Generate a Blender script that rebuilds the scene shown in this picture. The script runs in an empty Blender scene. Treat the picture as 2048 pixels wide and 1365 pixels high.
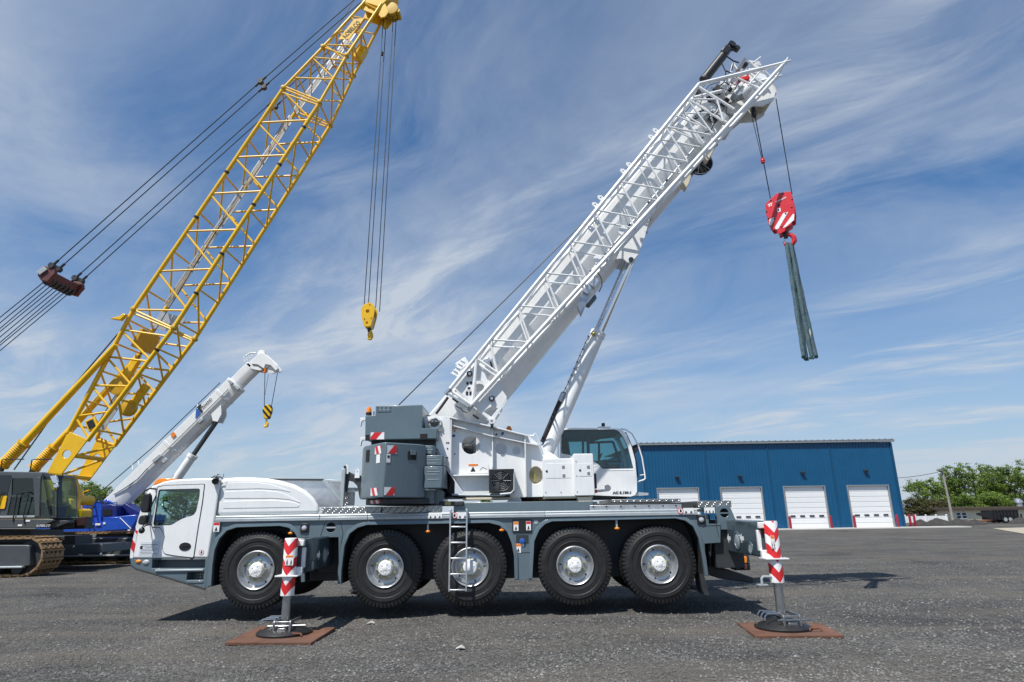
import bpy, bmesh, math, random
from mathutils import Vector, Matrix
R = math.radians
scene = bpy.context.scene
COL = scene.collection
random.seed(7)

# ------------------------------------------------------------------ camera
FPX, PITCH, ROLL, EYE = 1235.0, 15.53, 0.85, 1.90     # focal length in photo pixels (2048 wide)
cam_data = bpy.data.cameras.new('camera')
cam_data.sensor_width = 36.0
cam_data.lens = FPX / 2048 * 36.0
cam_data.clip_start, cam_data.clip_end = 0.1, 5000
cam = bpy.data.objects.new('camera', cam_data)
COL.objects.link(cam)
CAMROT = Matrix.Rotation(R(90 + PITCH), 3, 'X') @ Matrix.Rotation(R(-ROLL), 3, 'Z')
cam.matrix_world = Matrix.Translation((0, 0, EYE)) @ CAMROT.to_4x4()
scene.camera = cam

# ------------------------------------------------------------------ sky and sun
LIGHT = Vector((0.34, 0.45, -1.0)).normalized()
sun_el = math.asin(-LIGHT.z)
sun_az = math.atan2(-LIGHT.x, -LIGHT.y)
world = bpy.data.worlds.new('World')
scene.world = world
world.use_nodes = True
nt = world.node_tree
nt.nodes.clear()


def N(tree, kind, **kw):
    n = tree.nodes.new(kind)
    for k, v in kw.items():
        setattr(n, k, v)
    return n


def mth(tree, op, a, b=None, clamp=False):
    n = tree.nodes.new('ShaderNodeMath')
    n.operation = op
    n.use_clamp = clamp
    for i, s in enumerate((a, b)):
        if s is None:
            continue
        if isinstance(s, (int, float)):
            n.inputs[i].default_value = s
        else:
            tree.links.new(s, n.inputs[i])
    return n.outputs[0]


def ramp(tree, fac, stops):
    n = tree.nodes.new('ShaderNodeValToRGB')
    tree.links.new(fac, n.inputs[0])
    el = n.color_ramp.elements
    while len(el) < len(stops):
        el.new(0.5)
    for e, (p, c) in zip(el, stops):
        e.position = p
        e.color = (c, c, c, 1) if isinstance(c, (int, float)) else (*c, 1)
    return n.outputs[0]


sky = N(nt, 'ShaderNodeTexSky', sky_type='NISHITA', sun_disc=False)
sky.sun_elevation = sun_el
sky.sun_rotation = sun_az
sky.air_density, sky.dust_density, sky.ozone_density = 1.0, 0.6, 2.5
tc = N(nt, 'ShaderNodeTexCoord')
sep = N(nt, 'ShaderNodeSeparateXYZ')
nt.links.new(tc.outputs['Generated'], sep.inputs[0])
zz = mth(nt, 'ADD', mth(nt, 'MAXIMUM', sep.outputs[2], 0.0), 0.13)
cx = mth(nt, 'DIVIDE', sep.outputs[0], zz)
cy = mth(nt, 'DIVIDE', sep.outputs[1], zz)
comb = N(nt, 'ShaderNodeCombineXYZ')
nt.links.new(cx, comb.inputs[0])
nt.links.new(cy, comb.inputs[1])


def cloud_noise(rot, scale, nscale, detail, rough, dist, off=(0, 0, 0), warp=None):
    mp = N(nt, 'ShaderNodeMapping', vector_type='TEXTURE')
    mp.inputs['Rotation'].default_value = (0, 0, rot)
    mp.inputs['Scale'].default_value = scale
    mp.inputs['Location'].default_value = off
    nt.links.new(warp if warp is not None else comb.outputs[0], mp.inputs[0])
    no = N(nt, 'ShaderNodeTexNoise')
    no.inputs['Scale'].default_value = nscale
    no.inputs['Detail'].default_value = detail
    no.inputs['Roughness'].default_value = rough
    no.inputs['Distortion'].default_value = dist
    nt.links.new(mp.outputs[0], no.inputs['Vector'])
    return no.outputs[0]


#CLOUD-BEGIN
# slow warp so that the cirrus filaments curve
wn = N(nt, 'ShaderNodeTexNoise')
wn.inputs['Scale'].default_value = 0.9
wn.inputs['Detail'].default_value = 2
nt.links.new(comb.outputs[0], wn.inputs['Vector'])
wv = N(nt, 'ShaderNodeVectorMath', operation='MULTIPLY_ADD')
nt.links.new(wn.outputs['Color'], wv.inputs[0])
wv.inputs[1].default_value = (0.55, 0.55, 0)
nt.links.new(comb.outputs[0], wv.inputs[2])
WARP = wv.outputs[0]
AX = R(130)
streak = cloud_noise(AX, (3.4, 1, 1), 1.9, 8, 0.56, 0.25, (1.3, 0.4, 0), WARP)
wisp = cloud_noise(AX + R(14), (3.2, 1, 1), 5.0, 10, 0.66, 0.6, (2.2, 7.7, 0), WARP)
broad = cloud_noise(AX, (1.6, 1, 1), 0.62, 3, 0.5, 0.2, (5.9, 6.6, 0))
s1 = ramp(nt, streak, [(0.46, 0.0), (0.68, 1.0)])
s2 = ramp(nt, broad, [(0.40, 0.0), (0.64, 1.0)])
s3 = ramp(nt, wisp, [(0.42, 0.0), (0.78, 1.0)])
fil = mth(nt, 'MULTIPLY', s1, mth(nt, 'ADD', mth(nt, 'MULTIPLY', s3, 1.5), 0.16))
dens = mth(nt, 'MULTIPLY', fil, mth(nt, 'ADD', mth(nt, 'MULTIPLY', s2, 0.75), 0.22))
dens = mth(nt, 'ADD', dens, mth(nt, 'MULTIPLY', s2, 0.12))
dens = mth(nt, 'ADD', dens, mth(nt, 'MULTIPLY', s3, 0.06))
veil = ramp(nt, cloud_noise(R(100), (1.3, 1, 1), 0.30, 3, 0.5, 0.3, (3, 1, 0)), [(0.40, 0.0), (0.62, 1.0)])
vt = cloud_noise(AX, (1.7, 1, 1), 1.6, 7, 0.6, 0.5, (8.0, 3.0, 0), WARP)
dens = mth(nt, 'ADD', dens, mth(nt, 'MULTIPLY', veil, mth(nt, 'ADD', mth(nt, 'MULTIPLY', ramp(nt, vt, [(0.32, 0.0), (0.68, 1.0)]), 0.85), 0.02)))
low = ramp(nt, sep.outputs[2], [(0.0, 0.80), (0.10, 0.56), (0.22, 0.25), (0.40, 0.0)])
dens = mth(nt, 'MINIMUM', mth(nt, 'ADD', dens, low), 0.93)
#CLOUD-END
mix = N(nt, 'ShaderNodeMix', data_type='RGBA')
nt.links.new(dens, mix.inputs[0])
tint = N(nt, 'ShaderNodeMix', data_type='RGBA', blend_type='MULTIPLY')
tint.inputs[0].default_value = 1.0
nt.links.new(sky.outputs[0], tint.inputs[6])
tint.inputs[7].default_value = (0.31, 0.81, 1.17, 1)
nt.links.new(tint.outputs[2], mix.inputs[6])
mix.inputs[7].default_value = (5.6, 6.25, 7.1, 1)
bg = N(nt, 'ShaderNodeBackground')
bg.inputs[1].default_value = 0.088
nt.links.new(mix.outputs[2], bg.inputs[0])
wo = N(nt, 'ShaderNodeOutputWorld')
nt.links.new(bg.outputs[0], wo.inputs[0])

sun_data = bpy.data.lights.new('sun', 'SUN')
sun_data.energy = 5.0
sun_data.angle = R(0.53)
sun_data.color = (1.0, 0.955, 0.88)
sun = bpy.data.objects.new('sun', sun_data)
sun.rotation_euler = LIGHT.to_track_quat('-Z', 'Y').to_euler()
sun.location = (-20, -25, 60)
COL.objects.link(sun)
scene.view_settings.view_transform = 'Standard'
scene.view_settings.look = 'None'
scene.view_settings.exposure = 0.2
scene.view_settings.gamma = 1.0
scene.view_settings.use_curve_mapping = False


# ------------------------------------------------------------------ measuring: photo pixel -> point on the upright plane at distance Y
def P(px, py, Y):
    d = CAMROT @ Vector((px - 1024, 682.5 - py, -FPX))
    t = Y / d.y
    return Vector((d.x * t, Y, EYE + d.z * t))


def G(px, py, z=0.0):
    d = CAMROT @ Vector((px - 1024, 682.5 - py, -FPX))
    t = (z - EYE) / d.z
    return Vector((d.x * t, d.y * t, z))


def PX(px, py, Y):
    p = P(px, py, Y)
    return (p.x, p.z)


def outline(pts, Y):
    return [PX(a, b, Y) for a, b in pts]


# ------------------------------------------------------------------ materials
MATS = {}


def mat(name, rgb, rough=0.5, metal=0.0, var=0.08, scale=5.0, bump=0.0, bscale=60.0, coat=0.0, dirt=0.0, dirtcol=(0.16, 0.14, 0.12), streak=0.0):
    m = bpy.data.materials.new(name)
    m.use_nodes = True
    t = m.node_tree
    b = t.nodes['Principled BSDF']
    b.inputs['Metallic'].default_value = metal
    b.inputs['Coat Weight'].default_value = coat
    b.inputs['Coat Roughness'].default_value = 0.08
    co = N(t, 'ShaderNodeTexCoord')
    no = N(t, 'ShaderNodeTexNoise')
    no.inputs['Scale'].default_value = scale
    no.inputs['Detail'].default_value = 6
    no.inputs['Roughness'].default_value = 0.65
    t.links.new(co.outputs['Object'], no.inputs['Vector'])
    lo = tuple(max(0, c * (1 - var)) for c in rgb)
    hi = tuple(min(1, c * (1 + var)) for c in rgb)
    col = ramp(t, no.outputs[0], [(0.3, lo), (0.7, hi)])
    if dirt > 0:
        d = N(t, 'ShaderNodeTexNoise')
        d.inputs['Scale'].default_value = scale * 0.45
        d.inputs['Detail'].default_value = 9
        d.inputs['Roughness'].default_value = 0.75
        t.links.new(co.outputs['Object'], d.inputs['Vector'])
        f = mth(t, 'MULTIPLY', ramp(t, d.outputs[0], [(0.48, 0.0), (0.72, 1.0)]), dirt)
        mx = N(t, 'ShaderNodeMix', data_type='RGBA')
        t.links.new(f, mx.inputs[0])
        t.links.new(col, mx.inputs[6])
        mx.inputs[7].default_value = (*dirtcol, 1)
        col = mx.outputs[2]
    if streak > 0:
        mp = N(t, 'ShaderNodeMapping')
        mp.inputs['Scale'].default_value = (9, 9, 0.7)
        t.links.new(co.outputs['Object'], mp.inputs[0])
        d = N(t, 'ShaderNodeTexNoise')
        d.inputs['Scale'].default_value = 1.6
        d.inputs['Detail'].default_value = 8
        d.inputs['Roughness'].default_value = 0.7
        t.links.new(mp.outputs[0], d.inputs['Vector'])
        f = mth(t, 'MULTIPLY', ramp(t, d.outputs[0], [(0.50, 0.0), (0.78, 1.0)]), streak)
        mx = N(t, 'ShaderNodeMix', data_type='RGBA')
        t.links.new(f, mx.inputs[0])
        t.links.new(col, mx.inputs[6])
        mx.inputs[7].default_value = (*dirtcol, 1)
        col = mx.outputs[2]
    t.links.new(col, b.inputs['Base Color'])
    rr = ramp(t, no.outputs[0], [(0.25, max(0.02, rough * 0.85)), (0.75, min(1, rough * 1.18))])
    t.links.new(rr, b.inputs['Roughness'])
    if bump > 0:
        n2 = N(t, 'ShaderNodeTexNoise')
        n2.inputs['Scale'].default_value = bscale
        n2.inputs['Detail'].default_value = 4
        t.links.new(co.outputs['Object'], n2.inputs['Vector'])
        bp = N(t, 'ShaderNodeBump')
        bp.inputs['Strength'].default_value = bump
        bp.inputs['Distance'].default_value = 0.02
        t.links.new(n2.outputs[0], bp.inputs['Height'])
        t.links.new(bp.outputs[0], b.inputs['Normal'])
    MATS[name] = m
    return m


def glass(name, rgb, rough=0.02, alpha_t=0.75):
    m = bpy.data.materials.new(name)
    m.use_nodes = True
    t = m.node_tree
    t.nodes.clear()
    o = N(t, 'ShaderNodeOutputMaterial')
    tr = N(t, 'ShaderNodeBsdfTransparent')
    tr.inputs[0].default_value = (*[c * alpha_t for c in rgb], 1)
    gl = N(t, 'ShaderNodeBsdfGlossy')
    gl.inputs['Roughness'].default_value = rough
    fr = N(t, 'ShaderNodeLayerWeight')
    fr.inputs[0].default_value = 0.5
    mx = N(t, 'ShaderNodeMixShader')
    t.links.new(mth(t, 'ADD', mth(t, 'MULTIPLY', mth(t, 'POWER', fr.outputs['Facing'], 5.0), 0.92), 0.055), mx.inputs[0])
    t.links.new(tr.outputs[0], mx.inputs[1])
    t.links.new(gl.outputs[0], mx.inputs[2])
    t.links.new(mx.outputs[0], o.inputs[0])
    MATS[name] = m
    return m


def pattern_mat(name, a, b, kind, period, rough=0.4, slope=1.0, phase=0.0, duty=0.5):
    """flat printed two-colour bands: 'diag' = slanted stripes, 'chev' = V bands, in the object's own x/z"""
    m = bpy.data.materials.new(name)
    m.use_nodes = True
    t = m.node_tree
    bs = t.nodes['Principled BSDF']
    bs.inputs['Roughness'].default_value = rough
    co = N(t, 'ShaderNodeTexCoord')
    s = N(t, 'ShaderNodeSeparateXYZ')
    t.links.new(co.outputs['Object'], s.inputs[0])
    x = s.outputs[0]
    if kind == 'chev':
        x = mth(t, 'ABSOLUTE', x)
        v = mth(t, 'SUBTRACT', s.outputs[2], mth(t, 'MULTIPLY', x, slope))
    else:
        v = mth(t, 'SUBTRACT', s.outputs[2], mth(t, 'MULTIPLY', x, slope))
    v = mth(t, 'FRACT', mth(t, 'ADD', mth(t, 'DIVIDE', v, period), phase + 50.0))
    g = mth(t, 'GREATER_THAN', v, duty)
    no = N(t, 'ShaderNodeTexNoise')
    no.inputs['Scale'].default_value = 9
    no.inputs['Detail'].default_value = 8
    t.links.new(co.outputs['Object'], no.inputs['Vector'])
    mx = N(t, 'ShaderNodeMix', data_type='RGBA')
    t.links.new(g, mx.inputs[0])
    mx.inputs[6].default_value = (*a, 1)
    mx.inputs[7].default_value = (*b, 1)
    m2 = N(t, 'ShaderNodeMix', data_type='RGBA', blend_type='MULTIPLY')
    m2.inputs[0].default_value = 1.0
    t.links.new(mx.outputs[2], m2.inputs[6])
    t.links.new(ramp(t, no.outputs[0], [(0.3, 0.82), (0.6, 1.0)]), m2.inputs[7])
    t.links.new(m2.outputs[2], bs.inputs['Base Color'])
    MATS[name] = m
    return m


# ------------------------------------------------------------------ mesh helpers
class MB:
    def __init__(self):
        self.v, self.f = [], []

    def add(self, verts, faces):
        o = len(self.v)
        self.v += [tuple(p) for p in verts]
        self.f += [tuple(i + o for i in fc) for fc in faces]
        return self

    def box(self, c, s, rot=None):
        hx, hy, hz = s[0] / 2, s[1] / 2, s[2] / 2
        vs = [Vector((x, y, z)) for x in (-hx, hx) for y in (-hy, hy) for z in (-hz, hz)]
        if rot is not None:
            vs = [rot @ p for p in vs]
        vs = [p + Vector(c) for p in vs]
        return self.add(vs, [(0, 1, 3, 2), (4, 6, 7, 5), (0, 4, 5, 1), (2, 3, 7, 6), (0, 2, 6, 4), (1, 5, 7, 3)])

    def box2(self, a, b):
        c = [(p + q) / 2 for p, q in zip(a, b)]
        return self.box(c, [abs(q - p) for p, q in zip(a, b)])

    def bar(self, a, b, w, h=None, up=(0, 0, 1)):
        a, b = Vector(a), Vector(b)
        h = w if h is None else h
        d = (b - a)
        L = d.length
        d.normalize()
        u = Vector(up)
        if abs(d.dot(u)) > 0.98:
            u = Vector((0, 1, 0))
        s = d.cross(u).normalized()
        u = s.cross(d).normalized()
        rot = Matrix((d, s, u)).transposed()
        return self.box((a + b) / 2, (L, w, h), rot)

    def tube(self, a, b, r0, r1=None, n=10, cap=True):
        a, b = Vector(a), Vector(b)
        r1 = r0 if r1 is None else r1
        return self.loft([(a, r0), (b, r1)], n, cap)

    def loft(self, rings, n=10, cap=True):
        """tube through (point, radius) stations"""
        vs, fs = [], []
        pts = [Vector(p) for p, _ in rings]
        prev = None
        for i, (p, r) in enumerate(rings):
            d = (pts[min(i + 1, len(pts) - 1)] - pts[max(i - 1, 0)])
            if d.length < 1e-9:
                d = Vector((0, 0, 1))
            d.normalize()
            if prev is None:
                u = Vector((0, 0, 1)) if abs(d.z) < 0.9 else Vector((0, 1, 0))
            else:
                u = prev
            s = d.cross(u)
            if s.length < 1e-6:
                s = d.cross(Vector((1, 0, 0)))
            s.normalize()
            u = s.cross(d).normalized()
            prev = u
            for k in range(n):
                t = 2 * math.pi * k / n
                vs.append(pts[i] + (s * math.cos(t) + u * math.sin(t)) * r)
        for i in range(len(rings) - 1):
            for k in range(n):
                k2 = (k + 1) % n
                fs.append((i * n + k, i * n + k2, (i + 1) * n + k2, (i + 1) * n + k))
        if cap:
            fs.append(tuple(range(n - 1, -1, -1)))
            e = (len(rings) - 1) * n
            fs.append(tuple(range(e, e + n)))
        return self.add(vs, fs)

    def path(self, pts, r, n=8):
        return self.loft([(p, r) for p in pts], n)

    def lathe(self, prof, origin=(0, 0, 0), axis=(0, -1, 0), n=32, closed=False, open0=False):
        """profile of (distance along axis, radius)"""
        ax = Vector(axis).normalized()
        u = Vector((0, 0, 1)) if abs(ax.z) < 0.9 else Vector((1, 0, 0))
        s = ax.cross(u).normalized()
        u = s.cross(ax).normalized()
        o = Vector(origin)
        vs, fs = [], []
        for (d, r) in prof:
            for k in range(n):
                t = 2 * math.pi * k / n
                vs.append(o + ax * d + (s * math.cos(t) + u * math.sin(t)) * max(r, 1e-4))
        m = len(prof)
        for i in range(m - 1 if not closed else m):
            j = (i + 1) % m
            for k in range(n):
                k2 = (k + 1) % n
                fs.append((i * n + k, i * n + k2, j * n + k2, j * n + k))
        if not closed:
            if not open0:
                fs.append(tuple(range(n - 1, -1, -1)))
            fs.append(tuple(range((m - 1) * n, m * n)))
        return self.add(vs, fs)

    def plate(self, outer, y0, y1, holes=(), axis='y'):
        """extrude an (x,z) outline with holes from y0 to y1 (or (x,y) along z when axis is 'z', (y,z) along x)"""
        loops = [list(outer)] + [list(h) for h in holes]

        def mk(a, b, d):
            return (a, d, b) if axis == 'y' else ((a, b, d) if axis == 'z' else (d, a, b))
        if len(loops) == 1:
            n = len(outer)
            vs = [mk(a, b, y0) for a, b in outer] + [mk(a, b, y1) for a, b in outer]
            fs = [tuple(range(n)), tuple(range(2 * n - 1, n - 1, -1))]
            fs += [(i, i + n, (i + 1) % n + n, (i + 1) % n) for i in range(n)]
            return self.add(vs, fs)
        bm = bmesh.new()
        edges, loopv = [], []
        for lp in loops:
            lv = [bm.verts.new((a, b, 0)) for a, b in lp]
            loopv.append(lv)
            for i in range(len(lv)):
                edges.append(bm.edges.new((lv[i], lv[(i + 1) % len(lv)])))
        bmesh.ops.triangle_fill(bm, use_beauty=True, edges=edges)
        bm.verts.index_update()
        n = len(bm.verts)
        vs = [mk(v.co.x, v.co.y, y0) for v in bm.verts] + [mk(v.co.x, v.co.y, y1) for v in bm.verts]
        fs = []
        for fc in bm.faces:
            ix = [v.index for v in fc.verts]
            fs.append(tuple(ix))
            fs.append(tuple(i + n for i in reversed(ix)))
        for lv in loopv:
            for i in range(len(lv)):
                a, b = lv[i].index, lv[(i + 1) % len(lv)].index
                fs.append((a, a + n, b + n, b))
        bm.free()
        return self.add(vs, fs)

    def hull3(self, bottom, top):
        """bridge two loops of equal length (3d points) and cap them"""
        n = len(bottom)
        fs = [tuple(range(n - 1, -1, -1)), tuple(range(n, 2 * n))]
        fs += [(i, (i + 1) % n, (i + 1) % n + n, i + n) for i in range(n)]
        return self.add(list(bottom) + list(top), fs)

    def sphere(self, c, r, nu=10, nv=7, sq=(1, 1, 1)):
        vs, fs = [], []
        for j in range(nv + 1):
            a = math.pi * j / nv
            for i in range(nu):
                b = 2 * math.pi * i / nu
                vs.append((c[0] + r * sq[0] * math.sin(a) * math.cos(b), c[1] + r * sq[1] * math.sin(a) * math.sin(b), c[2] + r * sq[2] * math.cos(a)))
        for j in range(nv):
            for i in range(nu):
                i2 = (i + 1) % nu
                fs.append((j * nu + i, j * nu + i2, (j + 1) * nu + i2, (j + 1) * nu + i))
        return self.add(vs, fs)

    def mesh(self, name, smooth=True, angle=35):
        me = bpy.data.meshes.new(name)
        bm = bmesh.new()
        vs = [bm.verts.new(p) for p in self.v]
        for fc in self.f:
            try:
                bm.faces.new([vs[i] for i in fc])
            except ValueError:
                pass
        bmesh.ops.recalc_face_normals(bm, faces=bm.faces)
        bm.to_mesh(me)
        bm.free()
        if smooth:
            me.polygons.foreach_set('use_smooth', [True] * len(me.polygons))
            me.set_sharp_from_angle(angle=R(angle))
        return me

    def build(self, name, m, parent=None, bevel=0.0, smooth=True, angle=35, origin=None, seg=2):
        if origin is not None:
            o = Vector(origin)
            self.v = [tuple(Vector(p) - o) for p in self.v]
        me = self.mesh(name, smooth, angle)
        me.materials.append(MATS[m] if isinstance(m, str) else m)
        ob = bpy.data.objects.new(name, me)
        COL.objects.link(ob)
        if origin is not None:
            ob.location = origin
        if parent is not None:
            ob.parent = parent
            pl = world_loc(parent)
            ob.location = Vector(origin if origin is not None else (0, 0, 0)) - pl
        if bevel > 0:
            md = ob.modifiers.new('bevel', 'BEVEL')
            md.width = bevel
            md.segments = seg
            md.limit_method = 'ANGLE'
            md.angle_limit = R(40)
            md.harden_normals = False
        return ob


def world_loc(o):
    p = Vector(o.location)
    while o.parent is not None:
        o = o.parent
        p += Vector(o.location)
    return p


def thing(name, label, cat, loc=(0, 0, 0), group=None):
    o = bpy.data.objects.new(name, None)
    o.empty_display_size = 0.3
    o.location = loc
    COL.objects.link(o)
    return tag(o, label, cat, group)


def part_empty(name, parent, loc):
    o = bpy.data.objects.new(name, None)
    o.empty_display_size = 0.2
    COL.objects.link(o)
    o.parent = parent
    o.location = Vector(loc) - world_loc(parent)
    return o


def tag(o, label=None, cat=None, group=None, kind=None):
    for k, v in (('label', label), ('category', cat), ('group', group), ('kind', kind)):
        if v:
            o[k] = v
    return o


def copy_obj(o, parent, loc=None):
    c = o.copy()
    COL.objects.link(c)
    c.parent = parent
    if loc is not None:
        c.location = loc
    return c


def circle(cx, cz, rx, rz=None, n=24, a0=0.0):
    rz = rx if rz is None else rz
    return [(cx + rx * math.cos(a0 + 2 * math.pi * i / n), cz + rz * math.sin(a0 + 2 * math.pi * i / n)) for i in range(n)]


def smooth_poly(pts, it=2, keep=()):
    for _ in range(it):
        out = []
        n = len(pts)
        for i in range(n):
            a, b = pts[i], pts[(i + 1) % n]
            out.append((a[0] * .75 + b[0] * .25, a[1] * .75 + b[1] * .25))
            out.append((a[0] * .25 + b[0] * .75, a[1] * .25 + b[1] * .75))
        pts = out
    return pts


def roundpoly(pts, r, n=4):
    """round the corners of a polygon by radius r (a number or one per corner)"""
    out = []
    m = len(pts)
    for i in range(m):
        rr = r[i] if isinstance(r, (list, tuple)) else r
        p = Vector(pts[i])
        a, b = Vector(pts[i - 1]), Vector(pts[(i + 1) % m])
        da, db = (a - p), (b - p)
        la, lb = da.length, db.length
        if rr <= 0 or la < 1e-6 or lb < 1e-6:
            out.append(tuple(p))
            continue
        k = min(rr, la * 0.48, lb * 0.48)
        s, e = p + da / la * k, p + db / lb * k
        for j in range(n + 1):
            t = j / n
            out.append(tuple((s * (1 - t) ** 2) + p * (2 * t * (1 - t)) + e * t * t))
    return out


FONT = None


def lettering(text, size, m, parent, origin, xaxis, up, name='lettering', depth=0.004, bold=0.0, squash=1.0, shear=0.0, width=None):
    cu = bpy.data.curves.new('txt', 'FONT')
    cu.body = text
    cu.size = size
    cu.extrude = depth
    cu.offset = bold
    cu.shear = shear
    cu.resolution_u = 3
    cu.align_x = 'CENTER'
    cu.align_y = 'CENTER'
    tmp = bpy.data.objects.new('txt', cu)
    COL.objects.link(tmp)
    dg = bpy.context.evaluated_depsgraph_get()
    me = bpy.data.meshes.new_from_object(tmp.evaluated_get(dg))
    bpy.data.objects.remove(tmp)
    bpy.data.curves.remove(cu)
    if width:
        wd = max(v.co.x for v in me.vertices) - min(v.co.x for v in me.vertices)
        k = width / wd
        me.transform(Matrix.Diagonal((k, k / squash, 1, 1)))
        squash = 1.0
    xa = Vector(xaxis).normalized()
    u = Vector(up)
    n = xa.cross(u).normalized()
    u = n.cross(xa).normalized()
    M4 = Matrix((xa * squash, u, n)).transposed().to_4x4()
    me.transform(M4)
    me.materials.clear()
    me.materials.append(MATS[m])
    me.name = name
    ob = bpy.data.objects.new(name, me)
    COL.objects.link(ob)
    ob.parent = parent
    ob.location = Vector(origin) - world_loc(parent)
    return ob


# plain materials
mat('white_paint', (0.79, 0.80, 0.80), 0.32, var=0.03, scale=2.5, coat=0.25, dirt=0.10, dirtcol=(0.46, 0.44, 0.40), streak=0.22)
mat('grey_paint', (0.105, 0.150, 0.178), 0.34, var=0.06, scale=2.0, coat=0.25, dirt=0.16, dirtcol=(0.19, 0.195, 0.19), streak=0.30)
mat('silver_rail', (0.40, 0.44, 0.46), 0.42, metal=0.25, var=0.08, scale=6)
mat('aluminium', (0.60, 0.61, 0.62), 0.36, metal=0.85, var=0.12, scale=8)
mat('steel', (0.42, 0.43, 0.44), 0.30, metal=0.9, var=0.12, scale=14)
mat('chrome', (0.75, 0.77, 0.80), 0.10, metal=1.0, var=0.04)
mat('dark_steel', (0.12, 0.125, 0.13), 0.28, metal=0.8, var=0.15)
mat('black_rubber', (0.0105, 0.0105, 0.011), 0.55, var=0.3, scale=9, bump=0.2, bscale=90, dirt=0.30, dirtcol=(0.040, 0.038, 0.035))
mat('black_plastic', (0.016, 0.016, 0.017), 0.42, var=0.2)
mat('matte_black', (0.010, 0.010, 0.011), 0.85, var=0.2)
mat('chassis_dark', (0.030, 0.034, 0.038), 0.55, var=0.3, dirt=0.25, dirtcol=(0.07, 0.065, 0.06))
mat('yellow_paint', (0.80, 0.465, 0.004), 0.36, var=0.06, scale=1.5, coat=0.1, dirt=0.35, dirtcol=(0.40, 0.24, 0.03))
mat('dark_yellow', (0.55, 0.33, 0.012), 0.5, var=0.1)
mat('red_paint', (0.62, 0.022, 0.030), 0.32, var=0.06, coat=0.3)
mat('dark_red', (0.115, 0.030, 0.030), 0.6, var=0.3, dirt=0.3, dirtcol=(0.05, 0.03, 0.03))
mat('white_print', (0.80, 0.80, 0.80), 0.5, var=0.03)
mat('red_print', (0.62, 0.020, 0.022), 0.5, var=0.04)
mat('orange_print', (0.80, 0.20, 0.010), 0.5, var=0.03)
mat('black_print', (0.012, 0.012, 0.013), 0.5, var=0.05)
mat('blue_print', (0.02, 0.10, 0.38), 0.5, var=0.05)
mat('amber', (0.85, 0.24, 0.008), 0.18, var=0.08, coat=0.5)
mat('lamp_clear', (0.55, 0.57, 0.60), 0.12, metal=0.3, var=0.1, coat=0.6)
mat('rust', (0.155, 0.062, 0.032), 0.85, var=0.35, scale=4, bump=0.2, bscale=40, dirt=0.5, dirtcol=(0.085, 0.045, 0.03))
mat('rope', (0.045, 0.047, 0.052), 0.5, metal=0.5, var=0.25, scale=30)
mat('blue_paint', (0.012, 0.075, 0.46), 0.34, var=0.08, coat=0.3, dirt=0.1)
mat('cream_beige', (0.62, 0.57, 0.45), 0.6, var=0.05)
mat('brass', (0.45, 0.40, 0.12), 0.4, metal=0.6, var=0.2)
mat('nut_yellow', (0.34, 0.40, 0.05), 0.5, var=0.1)
mat('toothed_rust', (0.20, 0.13, 0.09), 0.55, metal=0.4, var=0.3)
mat('sling', (0.075, 0.135, 0.160), 0.9, var=0.45, scale=14, bump=0.5, bscale=40, dirt=0.45, dirtcol=(0.22, 0.21, 0.17))
glass('cab_glass', (0.80, 0.94, 0.92), alpha_t=0.92)
glass('dark_glass', (0.62, 0.84, 0.88), alpha_t=0.9)
pattern_mat('stripe_right', (0.62, 0.020, 0.022), (0.80, 0.80, 0.80), 'diag', 0.40, slope=1.25, phase=0.25)
pattern_mat('stripe_left', (0.62, 0.020, 0.022), (0.80, 0.80, 0.80), 'diag', 0.40, slope=-1.9, phase=0.25)
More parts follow.
